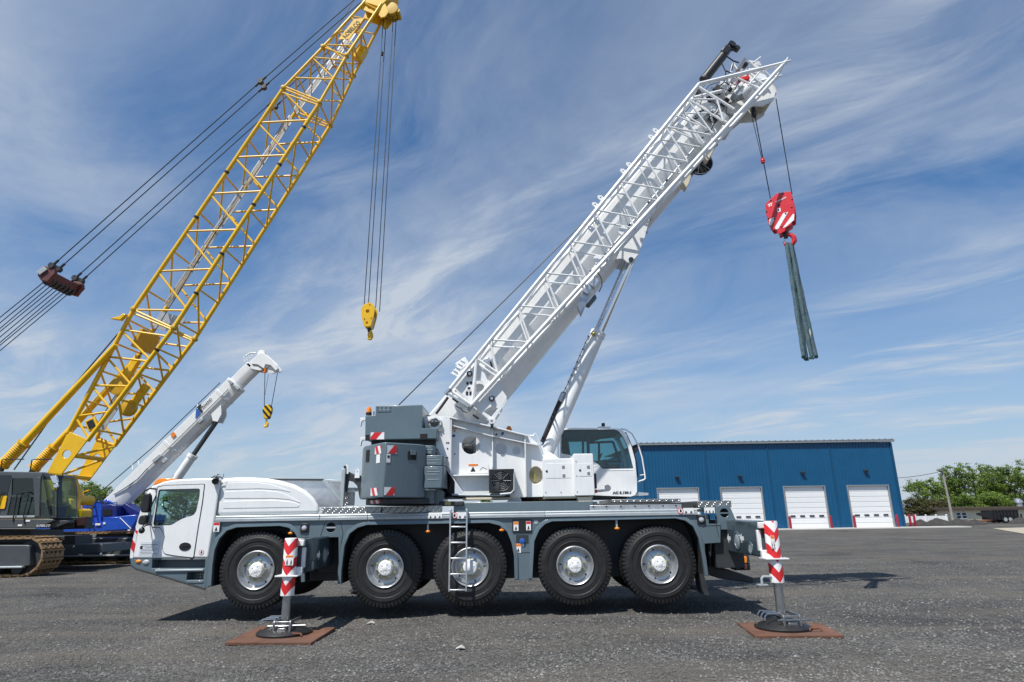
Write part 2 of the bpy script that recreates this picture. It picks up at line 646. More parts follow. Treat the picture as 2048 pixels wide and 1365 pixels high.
# ------------------------------------------------------------------ ground
def ground_material():
    m = bpy.data.materials.new('gravel_ground')
    m.use_nodes = True
    t = m.node_tree
    b = t.nodes['Principled BSDF']
    b.inputs['Roughness'].default_value = 0.95
    b.inputs['Specular IOR Level'].default_value = 0.2
    co = N(t, 'ShaderNodeTexCoord')

    def noise(sc, de, ro, dist=0.0):
        n = N(t, 'ShaderNodeTexNoise')
        n.inputs['Scale'].default_value = sc
        n.inputs['Detail'].default_value = de
        n.inputs['Roughness'].default_value = ro
        n.inputs['Distortion'].default_value = dist
        t.links.new(co.outputs['Object'], n.inputs['Vector'])
        return n.outputs[0]
    vo = N(t, 'ShaderNodeTexVoronoi', feature='F1')
    vo.inputs['Scale'].default_value = 26
    t.links.new(co.outputs['Object'], vo.inputs['Vector'])
    vs = N(t, 'ShaderNodeSeparateColor')
    t.links.new(vo.outputs['Color'], vs.inputs[0])
    v2 = N(t, 'ShaderNodeTexVoronoi', feature='F1')
    v2.inputs['Scale'].default_value = 62
    t.links.new(co.outputs['Object'], v2.inputs['Vector'])
    v2s = N(t, 'ShaderNodeSeparateColor')
    t.links.new(v2.outputs['Color'], v2s.inputs[0])
    stone = mth(t, 'ADD', mth(t, 'MULTIPLY', vs.outputs[0], 0.5), mth(t, 'MULTIPLY', v2s.outputs[1], 0.5))
    base = ramp(t, stone, [(0.06, (0.030, 0.0297, 0.0293)), (0.5, (0.098, 0.0965, 0.094)), (0.78, (0.152, 0.150, 0.146)), (0.95, (0.26, 0.256, 0.248))])
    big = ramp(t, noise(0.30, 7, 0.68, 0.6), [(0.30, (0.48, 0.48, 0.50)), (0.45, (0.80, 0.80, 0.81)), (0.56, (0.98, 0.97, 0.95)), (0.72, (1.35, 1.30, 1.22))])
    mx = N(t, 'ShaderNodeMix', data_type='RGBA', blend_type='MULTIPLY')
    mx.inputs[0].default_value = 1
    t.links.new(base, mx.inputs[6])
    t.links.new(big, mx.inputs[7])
    # brownish tracks running across the yard
    mp = N(t, 'ShaderNodeMapping')
    mp.inputs['Scale'].default_value = (0.05, 0.42, 1)
    mp.inputs['Rotation'].default_value = (0, 0, R(6))
    t.links.new(co.outputs['Object'], mp.inputs[0])
    tr = N(t, 'ShaderNodeTexNoise')
    tr.inputs['Scale'].default_value = 2.0
    tr.inputs['Detail'].default_value = 9
    tr.inputs['Roughness'].default_value = 0.68
    t.links.new(mp.outputs[0], tr.inputs['Vector'])
    f = mth(t, 'MULTIPLY', ramp(t, tr.outputs[0], [(0.44, 0.0), (0.66, 1.0)]), 0.72)
    m2 = N(t, 'ShaderNodeMix', data_type='RGBA')
    t.links.new(f, m2.inputs[0])
    t.links.new(mx.outputs[2], m2.inputs[6])
    m2.inputs[7].default_value = (0.150, 0.134, 0.113, 1)
    st = mth(t, 'MULTIPLY', ramp(t, noise(0.75, 8, 0.7, 1.2), [(0.56, 0.0), (0.68, 1.0)]), 0.55)
    m3 = N(t, 'ShaderNodeMix', data_type='RGBA')
    t.links.new(st, m3.inputs[0])
    t.links.new(m2.outputs[2], m3.inputs[6])
    m3.inputs[7].default_value = (0.042, 0.042, 0.043, 1)
    t.links.new(m3.outputs[2], b.inputs['Base Color'])
    h = mth(t, 'ADD', mth(t, 'MULTIPLY', vo.outputs['Distance'], -1.0), mth(t, 'MULTIPLY', v2.outputs['Distance'], -0.7))
    bp = N(t, 'ShaderNodeBump')
    bp.inputs['Strength'].default_value = 0.9
    bp.inputs['Distance'].default_value = 0.028
    t.links.new(h, bp.inputs['Height'])
    t.links.new(bp.outputs[0], b.inputs['Normal'])
    MATS['gravel_ground'] = m


ground_material()
mat('pebble_grey', (0.140, 0.138, 0.134), 0.9, var=0.5, scale=0.9)
mat('pebble_pale', (0.26, 0.256, 0.248), 0.9, var=0.3, scale=0.9)
mat('gravel_dark', (0.040, 0.038, 0.036), 0.95, var=0.5, scale=3, bump=1.0, bscale=9)
mat('concrete', (0.46, 0.45, 0.43), 0.9, var=0.1, scale=0.5, bump=0.1)
mat('tan_gravel', (0.36, 0.32, 0.25), 0.95, var=0.25, scale=1.2, bump=0.3)


def ground_z(x, y):
    return 0.020 * math.sin(x * 0.55 + 1.1) * math.cos(y * 0.43 + 0.4) + 0.012 * math.sin(x * 1.7 + y * 1.3)


gm = MB()
xs = [-1500, -400, -120, -60] + [-32 + 0.5 * i for i in range(129)] + [60, 120, 400, 1500]
ys = [-60, -10] + [0.5 * i for i in range(0, 90)] + [46, 52, 60, 80, 120, 400, 2500]
vs = []
for y in ys:
    for x in xs:
        z = ground_z(x, y) if (abs(x) < 33 and 0 < y < 40) else 0.0
        # flat under the jacks
        vs.append((x, y, z - 0.03))
nx = len(xs)
gm.add(vs, [(j * nx + i, j * nx + i + 1, (j + 1) * nx + i + 1, (j + 1) * nx + i) for j in range(len(ys) - 1) for i in range(nx - 1)])
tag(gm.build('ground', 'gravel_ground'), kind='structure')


def pebble_field(name, n, m, smin, smax, seed, label):
    rnd = random.Random(seed)
    mb = MB()
    V, F = [], []
    base = [(1, 0, 0), (-.9, .1, 0), (0, 1, .05), (.1, -.95, 0), (0.05, 0, .75), (0, 0, -.6)]
    faces = [(0, 2, 4), (2, 1, 4), (1, 3, 4), (3, 0, 4), (2, 0, 5), (1, 2, 5), (3, 1, 5), (0, 3, 5)]
    for i in range(n):
        y = 7.2 + 17.0 * rnd.random() ** 1.7
        x = (rnd.random() * 2 - 1) * (0.95 * y + 1)
        s = smin + (smax - smin) * rnd.random() ** 3
        a = rnd.random() * 6.28
        ca, sa = math.cos(a), math.sin(a)
        z = ground_z(x, y) - 0.03
        o = len(V)
        kx, ky, kz = (rnd.uniform(.6, 1.2) for _ in range(3))
        for (p, q, r) in base:
            p, q, r = p * kx * s, q * ky * s, r * kz * s
            V.append((x + ca * p - sa * q, y + sa * p + ca * q, z + r + 0.15 * s))
        F += [(o + f[0], o + f[1], o + f[2]) for f in faces]
    me = bpy.data.meshes.new(name)
    me.from_pydata(V, [], F)
    me.materials.append(MATS[m])
    ob = bpy.data.objects.new(name, me)
    COL.objects.link(ob)
    return tag(ob, label, 'gravel', kind='stuff')


pebble_field('gravel', 60000, 'pebble_grey', 0.007, 0.032, 1, 'loose dark grey crushed stone over the yard')
pebble_field('pale_gravel', 4200, 'pebble_pale', 0.005, 0.026, 2, 'scattered pale stone chips among the dark gravel')

mat('scrap_paper', (0.42, 0.41, 0.39), 0.9, var=0.15)
# paper scraps lying on the gravel
for (a, b, w, lab) in ((742, 1244, 0.075, 'small white paper scrap on gravel below the second tyre'), (921, 1294, 0.07, 'small creased white paper scrap lying nearest the camera')):
    p = G(a, b)
    mb = MB()
    mb.add([(-w, -.04, .01), (0, -.06, .035), (w, -.03, .012), (w * .8, .05, .02), (0.01, .055, .05), (-w * .9, .04, .015),
            (-w, -.04, .006), (0, -.06, .031), (w, -.03, .008), (w * .8, .05, .016), (0.01, .055, .046), (-w * .9, .04, .011)],
           [(0, 1, 4, 5), (1, 2, 3, 4), (11, 10, 7, 6), (10, 9, 8, 7), (0, 6, 7, 1), (1, 7, 8, 2), (2, 8, 9, 3), (3, 9, 10, 4), (4, 10, 11, 5), (5, 11, 6, 0)])
    o = mb.build('paper_scrap', 'scrap_paper')
    o.location = (p.x, p.y, ground_z(p.x, p.y) - 0.02)
    tag(o, lab, 'litter')

# ------------------------------------------------------------------ blue steel workshop
BY = 62.0
mat('blue_wall', (0.002, 0.078, 0.185), 0.42, var=0.09, scale=0.5, dirt=0.25, dirtcol=(0.012, 0.085, 0.165), streak=0.35)
mat('blue_trim', (0.003, 0.058, 0.135), 0.45, var=0.05)
mat('roof_metal', (0.27, 0.29, 0.30), 0.4, metal=0.3, var=0.06)
mat('door_white', (0.78, 0.79, 0.80), 0.5, var=0.03, scale=0.8)
mat('pane_dark', (0.02, 0.025, 0.03), 0.15, var=0.1)
b0, b1 = P(1289, 1000, BY).x, P(1811, 1054, BY).x
btop = P(1530, 888, BY).z
shop = thing('workshop_building', 'long blue ribbed steel workshop with a row of white roller doors', 'building', (b0, BY, 0))


def ribbed(mb, x0, x1, z0, z1, y, pitch=0.305, dep=0.045):
    n = max(1, int(round((x1 - x0) / pitch)))
    pr = []
    for i in range(n):
        a = x0 + (x1 - x0) * i / n
        w = (x1 - x0) / n
        pr += [(a, y), (a + w * .72, y), (a + w * .80, y - dep), (a + w * .92, y - dep)]
    pr.append((x1, y))
    vs = [(a, b, z0) for a, b in pr] + [(a, b, z1) for a, b in pr]
    k = len(pr)
    mb.add(vs, [(i, i + 1, i + 1 + k, i + k) for i in range(k - 1)])


bay_px = [(1283, 892), (1405, 888), (1533, 884), (1657, 880), (1781, 877)]
door_px = [((1316, 981), (1395, 1065)), ((1441, 977), (1522, 1061)), ((1567, 973), (1648, 1058)), ((1694, 970), (1775, 1055))]
doors = []
for (tl, br) in door_px:
    xa = P(tl[0], tl[1], BY).x
    xb = P(br[0], tl[1], BY).x
    doors.append((xa, xb, P(tl[0] + 40, tl[1], BY).z))
dw = sum(b - a for a, b, _ in doors) / 4
dh = sum(z for _, _, z in doors) / 4
bays = [b0 + (b1 - b0) * i / 4 for i in range(5)]
doors = [((a + b) / 2 - dw / 2, (a + b) / 2 + dw / 2) for a, b, _ in doors]
for i in range(4):
    mb = MB()
    x0, x1 = bays[i], bays[i + 1]
    da, db = doors[i]
    ribbed(mb, x0, da, 0.05, btop, BY)
    ribbed(mb, db, x1, 0.05, btop, BY)
    ribbed(mb, da, db, dh, btop, BY)
    mb.build('wall_panel', 'blue_wall', shop, smooth=False)
for q_ in bays[:-1]:
    MB().box((q_ + 0.02, BY - 0.05, btop / 2), (0.09, 0.07, btop - 0.12)).build('joint_trim', 'blue_trim', shop)
MB().box((b1 - 0.06, BY - 0.02, btop / 2), (0.2, 0.14, btop - 0.1)).build('corner_trim', 'blue_trim', shop)
side = MB()
depth = 24.0
pr = MB()
n = 80
sv = []
for i in range(n):
    y0 = BY + depth * i / n
    w = depth / n
    sv += [(b0, y0), (b0, y0 + w * .7), (b0 - .045, y0 + w * .8), (b0 - .045, y0 + w * .92)]
sv.append((b0, BY + depth))
k = len(sv)
side.add([(a, b, 0.05) for a, b in sv] + [(a, b, btop + 0.02 * (b - BY)) for a, b in sv], [(i, i + 1, i + 1 + k, i + k) for i in range(k - 1)])
side.build('side_wall', 'blue_wall', shop, smooth=False)
mb = MB()
mb.add([(b1, BY, .05), (b1, BY + depth, .05), (b1, BY + depth, btop), (b1, BY, btop)], [(0, 1, 2, 3)])
mb.add([(b0, BY + depth, .05), (b1, BY + depth, .05), (b1, BY + depth, btop), (b0, BY + depth, btop)], [(0, 1, 2, 3)])
mb.build('rear_wall', 'blue_wall', shop, smooth=False)
mb = MB()
mb.box2((b0 - .25, BY - .28, btop), (b1 + .25, BY - .1, btop + .22))
mb.build('gutter', 'roof_metal', shop, bevel=0.02)
mb = MB()
mb.add([(b0 - .25, BY - .3, btop + .23), (b1 + .25, BY - .3, btop + .23), (b1 + .25, BY + depth, btop + 1.0), (b0 - .25, BY + depth, btop + 1.0),
        (b0 - .25, BY - .3, btop + .19), (b1 + .25, BY - .3, btop + .19), (b1 + .25, BY + depth, btop + .9), (b0 - .25, BY + depth, btop + .9)],
       [(0, 1, 2, 3), (7, 6, 5, 4), (0, 4, 5, 1), (1, 5, 6, 2), (2, 6, 7, 3), (3, 7, 4, 0)])
for i in range(42):
    x = b0 + (b1 - b0) * i / 41
    mb.add([(x - .07, BY - .32, btop + .24), (x + .07, BY - .32, btop + .24), (x + .03, BY - .32, btop + .31), (x - .03, BY - .32, btop + .31),
            (x - .07, BY + depth, btop + 1.0), (x + .07, BY + depth, btop + 1.0), (x + .03, BY + depth, btop + 1.08), (x - .03, BY + depth, btop + 1.08)],
           [(0, 1, 2, 3), (4, 7, 6, 5), (3, 2, 6, 7), (0, 3, 7, 4), (1, 5, 6, 2)])
mb.build('roof', 'roof_metal', shop)
sec = None
pane = None
for i, (da, db) in enumerate(doors):
    d = part_empty('roller_door', shop, ((da + db) / 2, BY + .12, 0))
    mb = MB()
    mb.box2((da - .10, BY - .07, 0), (da, BY + .12, dh + .1)).box2((db, BY - .07, 0), (db + .10, BY + .12, dh + .1))
    mb.box2((da, BY - .07, dh), (db, BY + .12, dh + .1))
    mb.build('door_frame', 'roof_metal', d, bevel=.01)
    ns = 8
    hgt = dh / ns
    for k in range(ns):
        z0 = k * hgt
        if sec is None:
            m2 = MB()
            m2.box2((-(db - da) / 2 + .01, 0, .012), ((db - da) / 2 - .01, .05, hgt - .012))
            for q in (0.33, 0.66):
                m2.box2((-(db - da) / 2 + .05, -.006, hgt * q - .02), ((db - da) / 2 - .05, 0.001, hgt * q + .02))
            sec = m2.build('door_section', 'door_white', d)
            sec.location = (0, 0, z0)
        else:
            copy_obj(sec, d, (0, 0, z0))
    for k in range(4):
        x = (k - 1.5) * (db - da) * .235
        if pane is None:
            m2 = MB()
            m2.box((0, -.02, 0), (.46, .05, .15))
            pane = m2.build('door_window', 'pane_dark', d)
            pane.location = (x, 0, dh * .30)
        else:
            copy_obj(pane, d, (x, 0, dh * .30))
    # wall pack lamp above the door
    lp = P(*[(1352, 955), (1476, 953), (1602, 946), (1729, 942)][i], BY)
    mb = MB()
    mb.add([(-.18, 0, .12), (.18, 0, .12), (.18, -.30, .05), (-.18, -.30, .05), (-.18, 0, -.14), (.18, 0, -.14), (.18, -.22, -.10), (-.18, -.22, -.10)],
           [(0, 1, 2, 3), (7, 6, 5, 4), (0, 4, 5, 1), (1, 5, 6, 2), (2, 6, 7, 3), (3, 7, 4, 0)])
    o = mb.build('wall_lamp', 'dark_steel', shop, bevel=.015)
    o.location = Vector(((da + db) / 2, BY - .05, lp.z)) - world_loc(shop)
mb = MB()
mb.box2((b0 - 1.5, BY - 1.9, -.2), (b1 + 5.0, BY + .1, 0.06))
tag(mb.build('concrete_apron', 'concrete', bevel=.01), kind='structure')

# bollards
mat('bollard_red', (0.27, 0.010, 0.028), 0.5, var=0.08)
proto = None
bl = [(1582, 1057, 'left of the third roller door'), (1664, 1057, 'right of the third roller door'), (1711, 1055, 'left of the rightmost roller door'),
      (1797, 1053, 'right of the rightmost roller door'), (1822, 1051, 'first beyond the workshop corner'), (1831, 1051, 'outermost, beyond the workshop corner')]
for a, b, lab in bl:
    x = P(a, b, BY - .7 if a < 1815 else BY + 1.5).x
    if proto is None:
        mb = MB()
        mb.lathe([(0, .11), (1.05, .11), (1.12, .09), (1.16, .04)], axis=(0, 0, 1), n=14)
        proto = mb.build('bollard', 'bollard_red')
        o = proto
    else:
        o = copy_obj(proto, None)
    o.location = (x, BY - .7 if a < 1815 else BY + 1.5, 0.05)
    tag(o, 'red steel bollard ' + lab, 'bollard', 'red bollards at the workshop')

# ------------------------------------------------------------------ far right: fence, gravel heaps, low house, trailer, pole, trees
mat('vinyl_white', (0.74, 0.75, 0.76), 0.5, var=0.03)
FY = 78.0
f0, f1 = P(1812, 1045, FY).x, P(1895, 1045, FY).x
fz = P(1850, 1031, FY).z
fence = thing('panel_fence', 'white board fence running from behind the workshop to the pole', 'fence', (f0, FY, 0))
nb = 26
brd = pst = None
for i in range(nb):
    x = f0 + (f1 - f0) * (i + .5) / nb
    w = (f1 - f0) / nb
    if brd is None:
        brd = MB().box2((-w / 2 + .006, 0, .05), (w / 2 - .006, .03, fz - .08)).build('board', 'vinyl_white', fence)
        brd.location = (x - f0, 0, 0)
    else:
        copy_obj(brd, fence, (x - f0, 0, 0))
for i in range(5):
    x = f0 + (f1 - f0) * i / 4
    if pst is None:
        mb = MB()
        mb.box2((-.07, -.09, 0), (.07, .05, fz)).hull3([(-.09, -.11, fz), (.09, -.11, fz), (.09, .07, fz), (-.09, .07, fz)],
                                                      [(-.02, -.03, fz + .09), (.02, -.03, fz + .09), (.02, .0, fz + .09), (-.02, .0, fz + .09)])
        pst = mb.build('post', 'vinyl_white', fence)
        pst.location = (x - f0, 0, 0)
    else:
        copy_obj(pst, fence, (x - f0, 0, 0))

heaps = [(1842, 1048, 1039, 66, 24, 'leftmost low heap of dark gravel, in front of the white fence'), (1876, 1050, 1036.5, 67, 34, 'long dark gravel heap in front of the white fence'),
         (1918, 1050, 1037.5, 67, 30, 'dark gravel heap at the foot of the utility pole'), (1950, 1050, 1039, 68, 22, 'dark gravel heap below the cream house window'),
         (2042, 1048, 1034, 70, 22, 'dark gravel heap at the right edge beyond the trailer')]
for a, yb, yt, Y, wpx, lab in heaps:
    c = P(a, yb, Y)
    h = P(a, yt, Y).z
    rx = wpx * Y / FPX * 0.95
    rnd = random.Random(a)
    mb = MB()
    nr, na = 9, 26
    vs = [(0, 0, h)]
    for j in range(1, nr + 1):
        q = j / nr
        for i in range(na):
            t = 6.283 * i / na
            rr = q * (1 + .14 * math.sin(3 * t + a) + .08 * math.sin(7 * t))
            z = h * (1 - q) ** 0.85 * (1 + rnd.uniform(-.12, .12)) if j < nr else -.1
            vs.append((rx * rr * math.cos(t), 0.7 * rx * rr * math.sin(t), z))
    fs = [(0, 1 + i, 1 + (i + 1) % na) for i in range(na)]
    for j in range(nr - 1):
        for i in range(na):
            i2 = (i + 1) % na
            fs.append((1 + j * na + i, 1 + (j + 1) * na + i, 1 + (j + 1) * na + i2, 1 + j * na + i2))
    o = mb.add(vs, fs).build('gravel_heap', 'gravel_dark', angle=80)
    o.location = (c.x, Y, 0)
    tag(o, lab, 'gravel heap', 'gravel heaps beside the yard')

mb = MB()
tp = [G(1985, 1057), G(2060, 1055), G(2300, 1065), G(2060, 1070)]
mb.add([(p.x, p.y, .0) for p in tp], [(0, 1, 2, 3)])
tag(mb.build('tan_drive', 'tan_gravel'), kind='structure')

# cream low house
HY = 92.0
h0, h1 = P(1903, 1045, HY).x, P(2130, 1045, HY).x
hz = P(1950, 1020, HY).z
mat('house_wall', (0.78, 0.68, 0.50), 0.8, var=0.05, scale=0.7)
mat('fascia_brown', (0.075, 0.055, 0.045), 0.7, var=0.1)
house = thing('low_house', 'low cream house with a flat brown roof behind the trailer', 'house', (h0, HY, 0))
wx0, wx1 = P(1914, 1035, HY).x, P(1933, 1035, HY).x
wz0, wz1 = P(1925, 1037, HY).z, P(1925, 1026, HY).z
mb = MB()
mb.plate([(h0, 0), (h1, 0), (h1, hz), (h0, hz)], HY, HY + .25, holes=[[(wx0, wz0), (wx1, wz0), (wx1, wz1), (wx0, wz1)]])
mb.box2((h0, HY + .25, 0), (h0 + .25, HY + 9, hz)).box2((h1 - .25, HY + .25, 0), (h1, HY + 9, hz)).box2((h0 + .25, HY + 8.8, 0), (h1 - .25, HY + 9, hz))
mb.build('wall', 'house_wall', house)
mb = MB()
mb.box2((h0 - .6, HY - .6, hz), (h1 + .6, HY + 9.4, hz + .38))
mb.build('roof', 'fascia_brown', house, bevel=.03)
win = part_empty('window', house, ((wx0 + wx1) / 2, HY, wz0))
mb = MB()
t = .09
mb.box2((wx0 - t, HY - .05, wz0 - t), (wx0, HY + .1, wz1 + t)).box2((wx1, HY - .05, wz0 - t), (wx1 + t, HY + .1, wz1 + t))
mb.box2((wx0, HY - .05, wz1), (wx1, HY + .1, wz1 + t)).box2((wx0, HY - .05, wz0 - t), (wx1, HY + .1, wz0))
xm = (wx0 + wx1) / 2
mb.box2((xm - .12, HY - .04, wz0), (xm + .12, HY + .1, wz1))
zm = (wz0 + wz1) / 2
mb.box2((wx0, HY - .03, zm - .05), (xm - .12, HY + .09, zm + .05)).box2((xm + .12, HY - .03, zm - .05), (wx1, HY + .09, zm + .05))
mb.build('frame', 'vinyl_white', win)
for s in range(4):
    xa, xb = ((wx0, xm - .12), (xm + .12, wx1))[s % 2]
    za, zb = ((wz0, zm - .05), (zm + .05, wz1))[s // 2]
    MB().box2((xa, HY + .03, za), (xb, HY + .05, zb)).build('pane', 'pane_dark', win)
vp = P(2037, 1008, HY + 3)
mb = MB()
mb.lathe([(0, .45), (.5, .45), (.55, .62), (.9, .55), (1.15, .25), (1.2, .05)], axis=(0, 0, 1), n=20)
o = mb.build('roof_vent', 'aluminium', house)
o.location = Vector((vp.x, HY + 3, hz + .35)) - world_loc(house)

# black dump trailer
TY = 72.0
t0, t1 = P(1990, 1040, TY).x, P(2038, 1040, TY).x
tb, tt = P(2010, 1040, TY).z, P(2010, 1021, TY).z
mat('trailer_black', (0.012, 0.012, 0.014), 0.35, var=0.2, coat=0.2)
trl = thing('dump_trailer', 'black tandem axle dump trailer with its tailgate down before the cream house', 'trailer', ((t0 + t1) / 2, TY, 0))
mb = MB()
mb.plate([(t0, tb), (t1, tb), (t1, tt), (t0, tt)], TY, TY + .06).plate([(t0, tb), (t1, tb), (t1, tt), (t0, tt)], TY + 1.9, TY + 1.96)
mb.box2((t1 - .05, TY + .06, tb), (t1, TY + 1.9, tt)).box2((t0, TY + .06, tb), (t1 - .05, TY + 1.9, tb + .06))
mb.build('dump_body', 'trailer_black', trl)
for i in range(8):
    x = t0 + (t1 - t0) * i / 7
    MB().box((x, TY - .03, (tb + tt) / 2), (.09, .06, tt - tb)).build('side_post', 'trailer_black', trl)
MB().box2((t0 - .1, TY - .07, tt - .06), (t1 + .1, TY + .12, tt + .06)).build('top_rail', 'trailer_black', trl)
MB().box2((t0 + .2, TY + .3, tb - .28), (t1 + 1.2, TY + .45, tb - .05)).box2((t0 + .2, TY + 1.5, tb - .28), (t1 + 1.2, TY + 1.65, tb - .05)).build('chassis', 'trailer_black', trl)
MB().box2((t1 + 1.0, TY + .85, .0), (t1 + 1.12, TY + .97, tb + .6)).build('jack_stand', 'trailer_black', trl)
dg0 = P(1953, 1027, TY)
MB().add([(t0, TY, tt - .1), (dg0.x, TY + .02, tt - .25), (dg0.x, TY + .02, 0.9), (t0, TY, tb), (t0, TY + .05, tt - .1), (dg0.x, TY + .07, tt - .25), (dg0.x, TY + .07, .9), (t0, TY + .05, tb)],
         [(0, 1, 2, 3), (7, 6, 5, 4), (0, 4, 5, 1), (1, 5, 6, 2), (2, 6, 7, 3), (3, 7, 4, 0)]).build('barn_door', 'trailer_black', trl)
MB().plate([(dg0.x - .6, 0.05), (t0, tb - .1), (t0, tb), (dg0.x - .6, .14)], TY + .1, TY + 1.9).build('ramp', 'rust', trl)
for sx in (.42, .62):
    x = t0 + (t1 - t0) * sx
    for sy in (0.0, 1.75):
        w = part_empty('wheel', trl, (x, TY + sy, .38))
        o = MB().lathe([(-.11, .22), (-.11, .38), (.11, .38), (.11, .22)], axis=(0, 1, 0), n=18, closed=True).build('tyre', 'black_rubber', w)
        o.location = (0, 0, 0)
        o = MB().lathe([(-.115, .21), (-.10, .05), (.1, .05), (.1, .21)], axis=(0, 1, 0), n=18).build('rim', 'silver_rail', w)
        o.location = (0, 0, 0)
MB().box2((t0 + .6, TY - .12, .80), (t1 - .6, TY - .02, .84)).build('mudguard', 'trailer_black', trl)

# utility pole
UY = 74.0
ub, ut = P(1906, 1042, UY), P(1878, 940, UY)
pole = thing('utility_pole', 'tall weathered grey wooden utility pole with a bare bracket arm', 'pole', (ub.x, UY, 0))
mat('pole_wood', (0.30, 0.28, 0.26), 0.9, var=0.2, scale=3, bump=0.3, bscale=20)
ht = ut.z
MB().tube((ub.x, UY, 0), (ub.x - .10, UY, ht), .15, .095, 12).build('shaft', 'pole_wood', pole)
MB().path([(ub.x - .1, UY, ht - 1.0), (ub.x + .35, UY - .1, ht - .8), (ub.x + .8, UY - .2, ht - .55), (ub.x + 1.05, UY - .25, ht - .52)], .03, 6).build('bracket_arm', 'dark_steel', pole)
MB().box((ub.x - .22, UY - .1, ht - .25), (.14, .14, .3)).build('insulator', 'dark_steel', pole)
wl = P(1812, 958, BY + 4)
cat = []
for i in range(15):
    t = i / 14
    p = Vector((ub.x - .12, UY, ht - .15)).lerp(Vector((b1 - .05, BY + 6, wl.z + .25)), t)
    p.z -= .35 * 4 * t * (1 - t)
    cat.append(p)
MB().path(cat, .028, 5).build('wire', 'black_rubber', pole)
MB().path([(ub.x + .02, UY + .1, ht * .55), (P(1938, 1020, HY).x, HY, P(1938, 1020, HY).z)], .025, 5).build('service_wire', 'black_rubber', pole)


# ------------------------------------------------------------------ trees
def leaf_mat(name, rgb, var):
    m = bpy.data.materials.new(name)
    m.use_nodes = True
    t = m.node_tree
    b = t.nodes['Principled BSDF']
    b.inputs['Roughness'].default_value = 0.55
    gi = N(t, 'ShaderNodeNewGeometry')
    c = ramp(t, gi.outputs['Random Per Island'], [(0.0, tuple(x * (1 - var) for x in rgb)), (0.6, rgb), (1.0, (rgb[0] * 1.6, rgb[1] * 1.35, rgb[2] * 1.1))])
    t.links.new(c, b.inputs['Base Color'])
    tr = N(t, 'ShaderNodeBsdfTranslucent')
    t.links.new(c, tr.inputs[0])
    mx = N(t, 'ShaderNodeMixShader')
    mx.inputs[0].default_value = 0.3
    o = t.nodes['Material Output']
    t.links.new(b.outputs[0], mx.inputs[1])
    t.links.new(tr.outputs[0], mx.inputs[2])
    t.links.new(mx.outputs[0], o.inputs[0])
    MATS[name] = m


leaf_mat('leaf_green', (0.150, 0.245, 0.040), 0.5)
leaf_mat('leaf_pale', (0.18, 0.275, 0.07), 0.4)
leaf_mat('leaf_brown', (0.10, 0.105, 0.038), 0.5)
mat('bark', (0.09, 0.075, 0.06), 0.9, var=0.3, scale=4, bump=0.4, bscale=12)


def tree_mesh(seed, h, rad, upright, nleaf, ls, base=0.12):
    """trunk with limbs and leaf sprays carried along upward twigs; returns two MBs"""
    rnd = random.Random(seed)
    wood, V, F = MB(), [], []
    sway = [(0, 0, 0)]
    top = Vector((rnd.uniform(-.3, .3), rnd.uniform(-.3, .3), h * .92))
    wood.loft([((0, 0, 0), h * .022), (top * .35 + Vector((rnd.uniform(-.1, .1), 0, 0)), h * .016), (top * .7, h * .010), (top, h * .003)], 8)
    twigs = [(top * .55, top + Vector((0, 0, h * .08)))]
    nl = 24
    for i in range(nl):
        q = base + (0.93 - base) * (i + rnd.random() * .8) / nl
        st = top * q
        a = i * 2.4 + rnd.uniform(-.5, .5)
        prof = math.sin(min(1.0, (1 - q) / (1 - base) * 1.15 + .12) * math.pi * .62)
        L = rad * prof * rnd.uniform(.65, 1.12)
        rise = L * (upright * rnd.uniform(.7, 1.3))
        mid = st + Vector((math.cos(a) * L * .55, math.sin(a) * L * .55, rise * .35))
        en = st + Vector((math.cos(a) * L, math.sin(a) * L, rise))
        wood.loft([(st, h * .007), (mid, h * .0045), (en, h * .0015)], 5, False)
        twigs.append((st.lerp(mid, .4), mid))
        twigs.append((mid, en))
        for k in range(3):
            s0 = st.lerp(en, rnd.uniform(.35, .9))
            e0 = s0 + Vector((rnd.uniform(-1, 1), rnd.uniform(-1, 1), rnd.uniform(.1, 1.0) * (0.6 + upright))) * L * .38
            wood.tube(s0, e0, h * .002, h * .001, 4, False)
            twigs.append((s0, e0))
    # leaves sit in clumps along the twigs, with gaps between the clumps
    wts = [(b - a).length + .15 for a, b in twigs]
    tot = sum(wts)
    per = 26
    for (a, b), w in zip(twigs, wts):
        for _ in range(max(1, int(nleaf / per * w / tot + rnd.random()))):
            cc = a.lerp(b, rnd.random() ** .6) + Vector((rnd.gauss(0, 1), rnd.gauss(0, 1), rnd.gauss(0, .8))) * (rad * .05)
            sz = rad * rnd.uniform(.05, .11)
            for _k in range(int(per * rnd.uniform(.6, 1.4))):
                c = cc + Vector((rnd.gauss(0, 1), rnd.gauss(0, 1), rnd.gauss(0, .75))) * sz
                nrm = Vector((rnd.gauss(0, 1), rnd.gauss(0, 1), rnd.gauss(.7, 1))).normalized()
                x = nrm.orthogonal().normalized()
                x = Matrix.Rotation(rnd.random() * 6.28, 3, nrm) @ x
                y = nrm.cross(x)
                s = ls * rnd.uniform(.55, 1.15)
                o = len(V)
                V += [c - x * s, c + y * s * .55 + nrm * s * .1, c + x * s, c - y * s * .55 + nrm * s * .1]
                F.append((o, o + 1, o + 2, o + 3))
    return wood, V, F


KINDS = {}


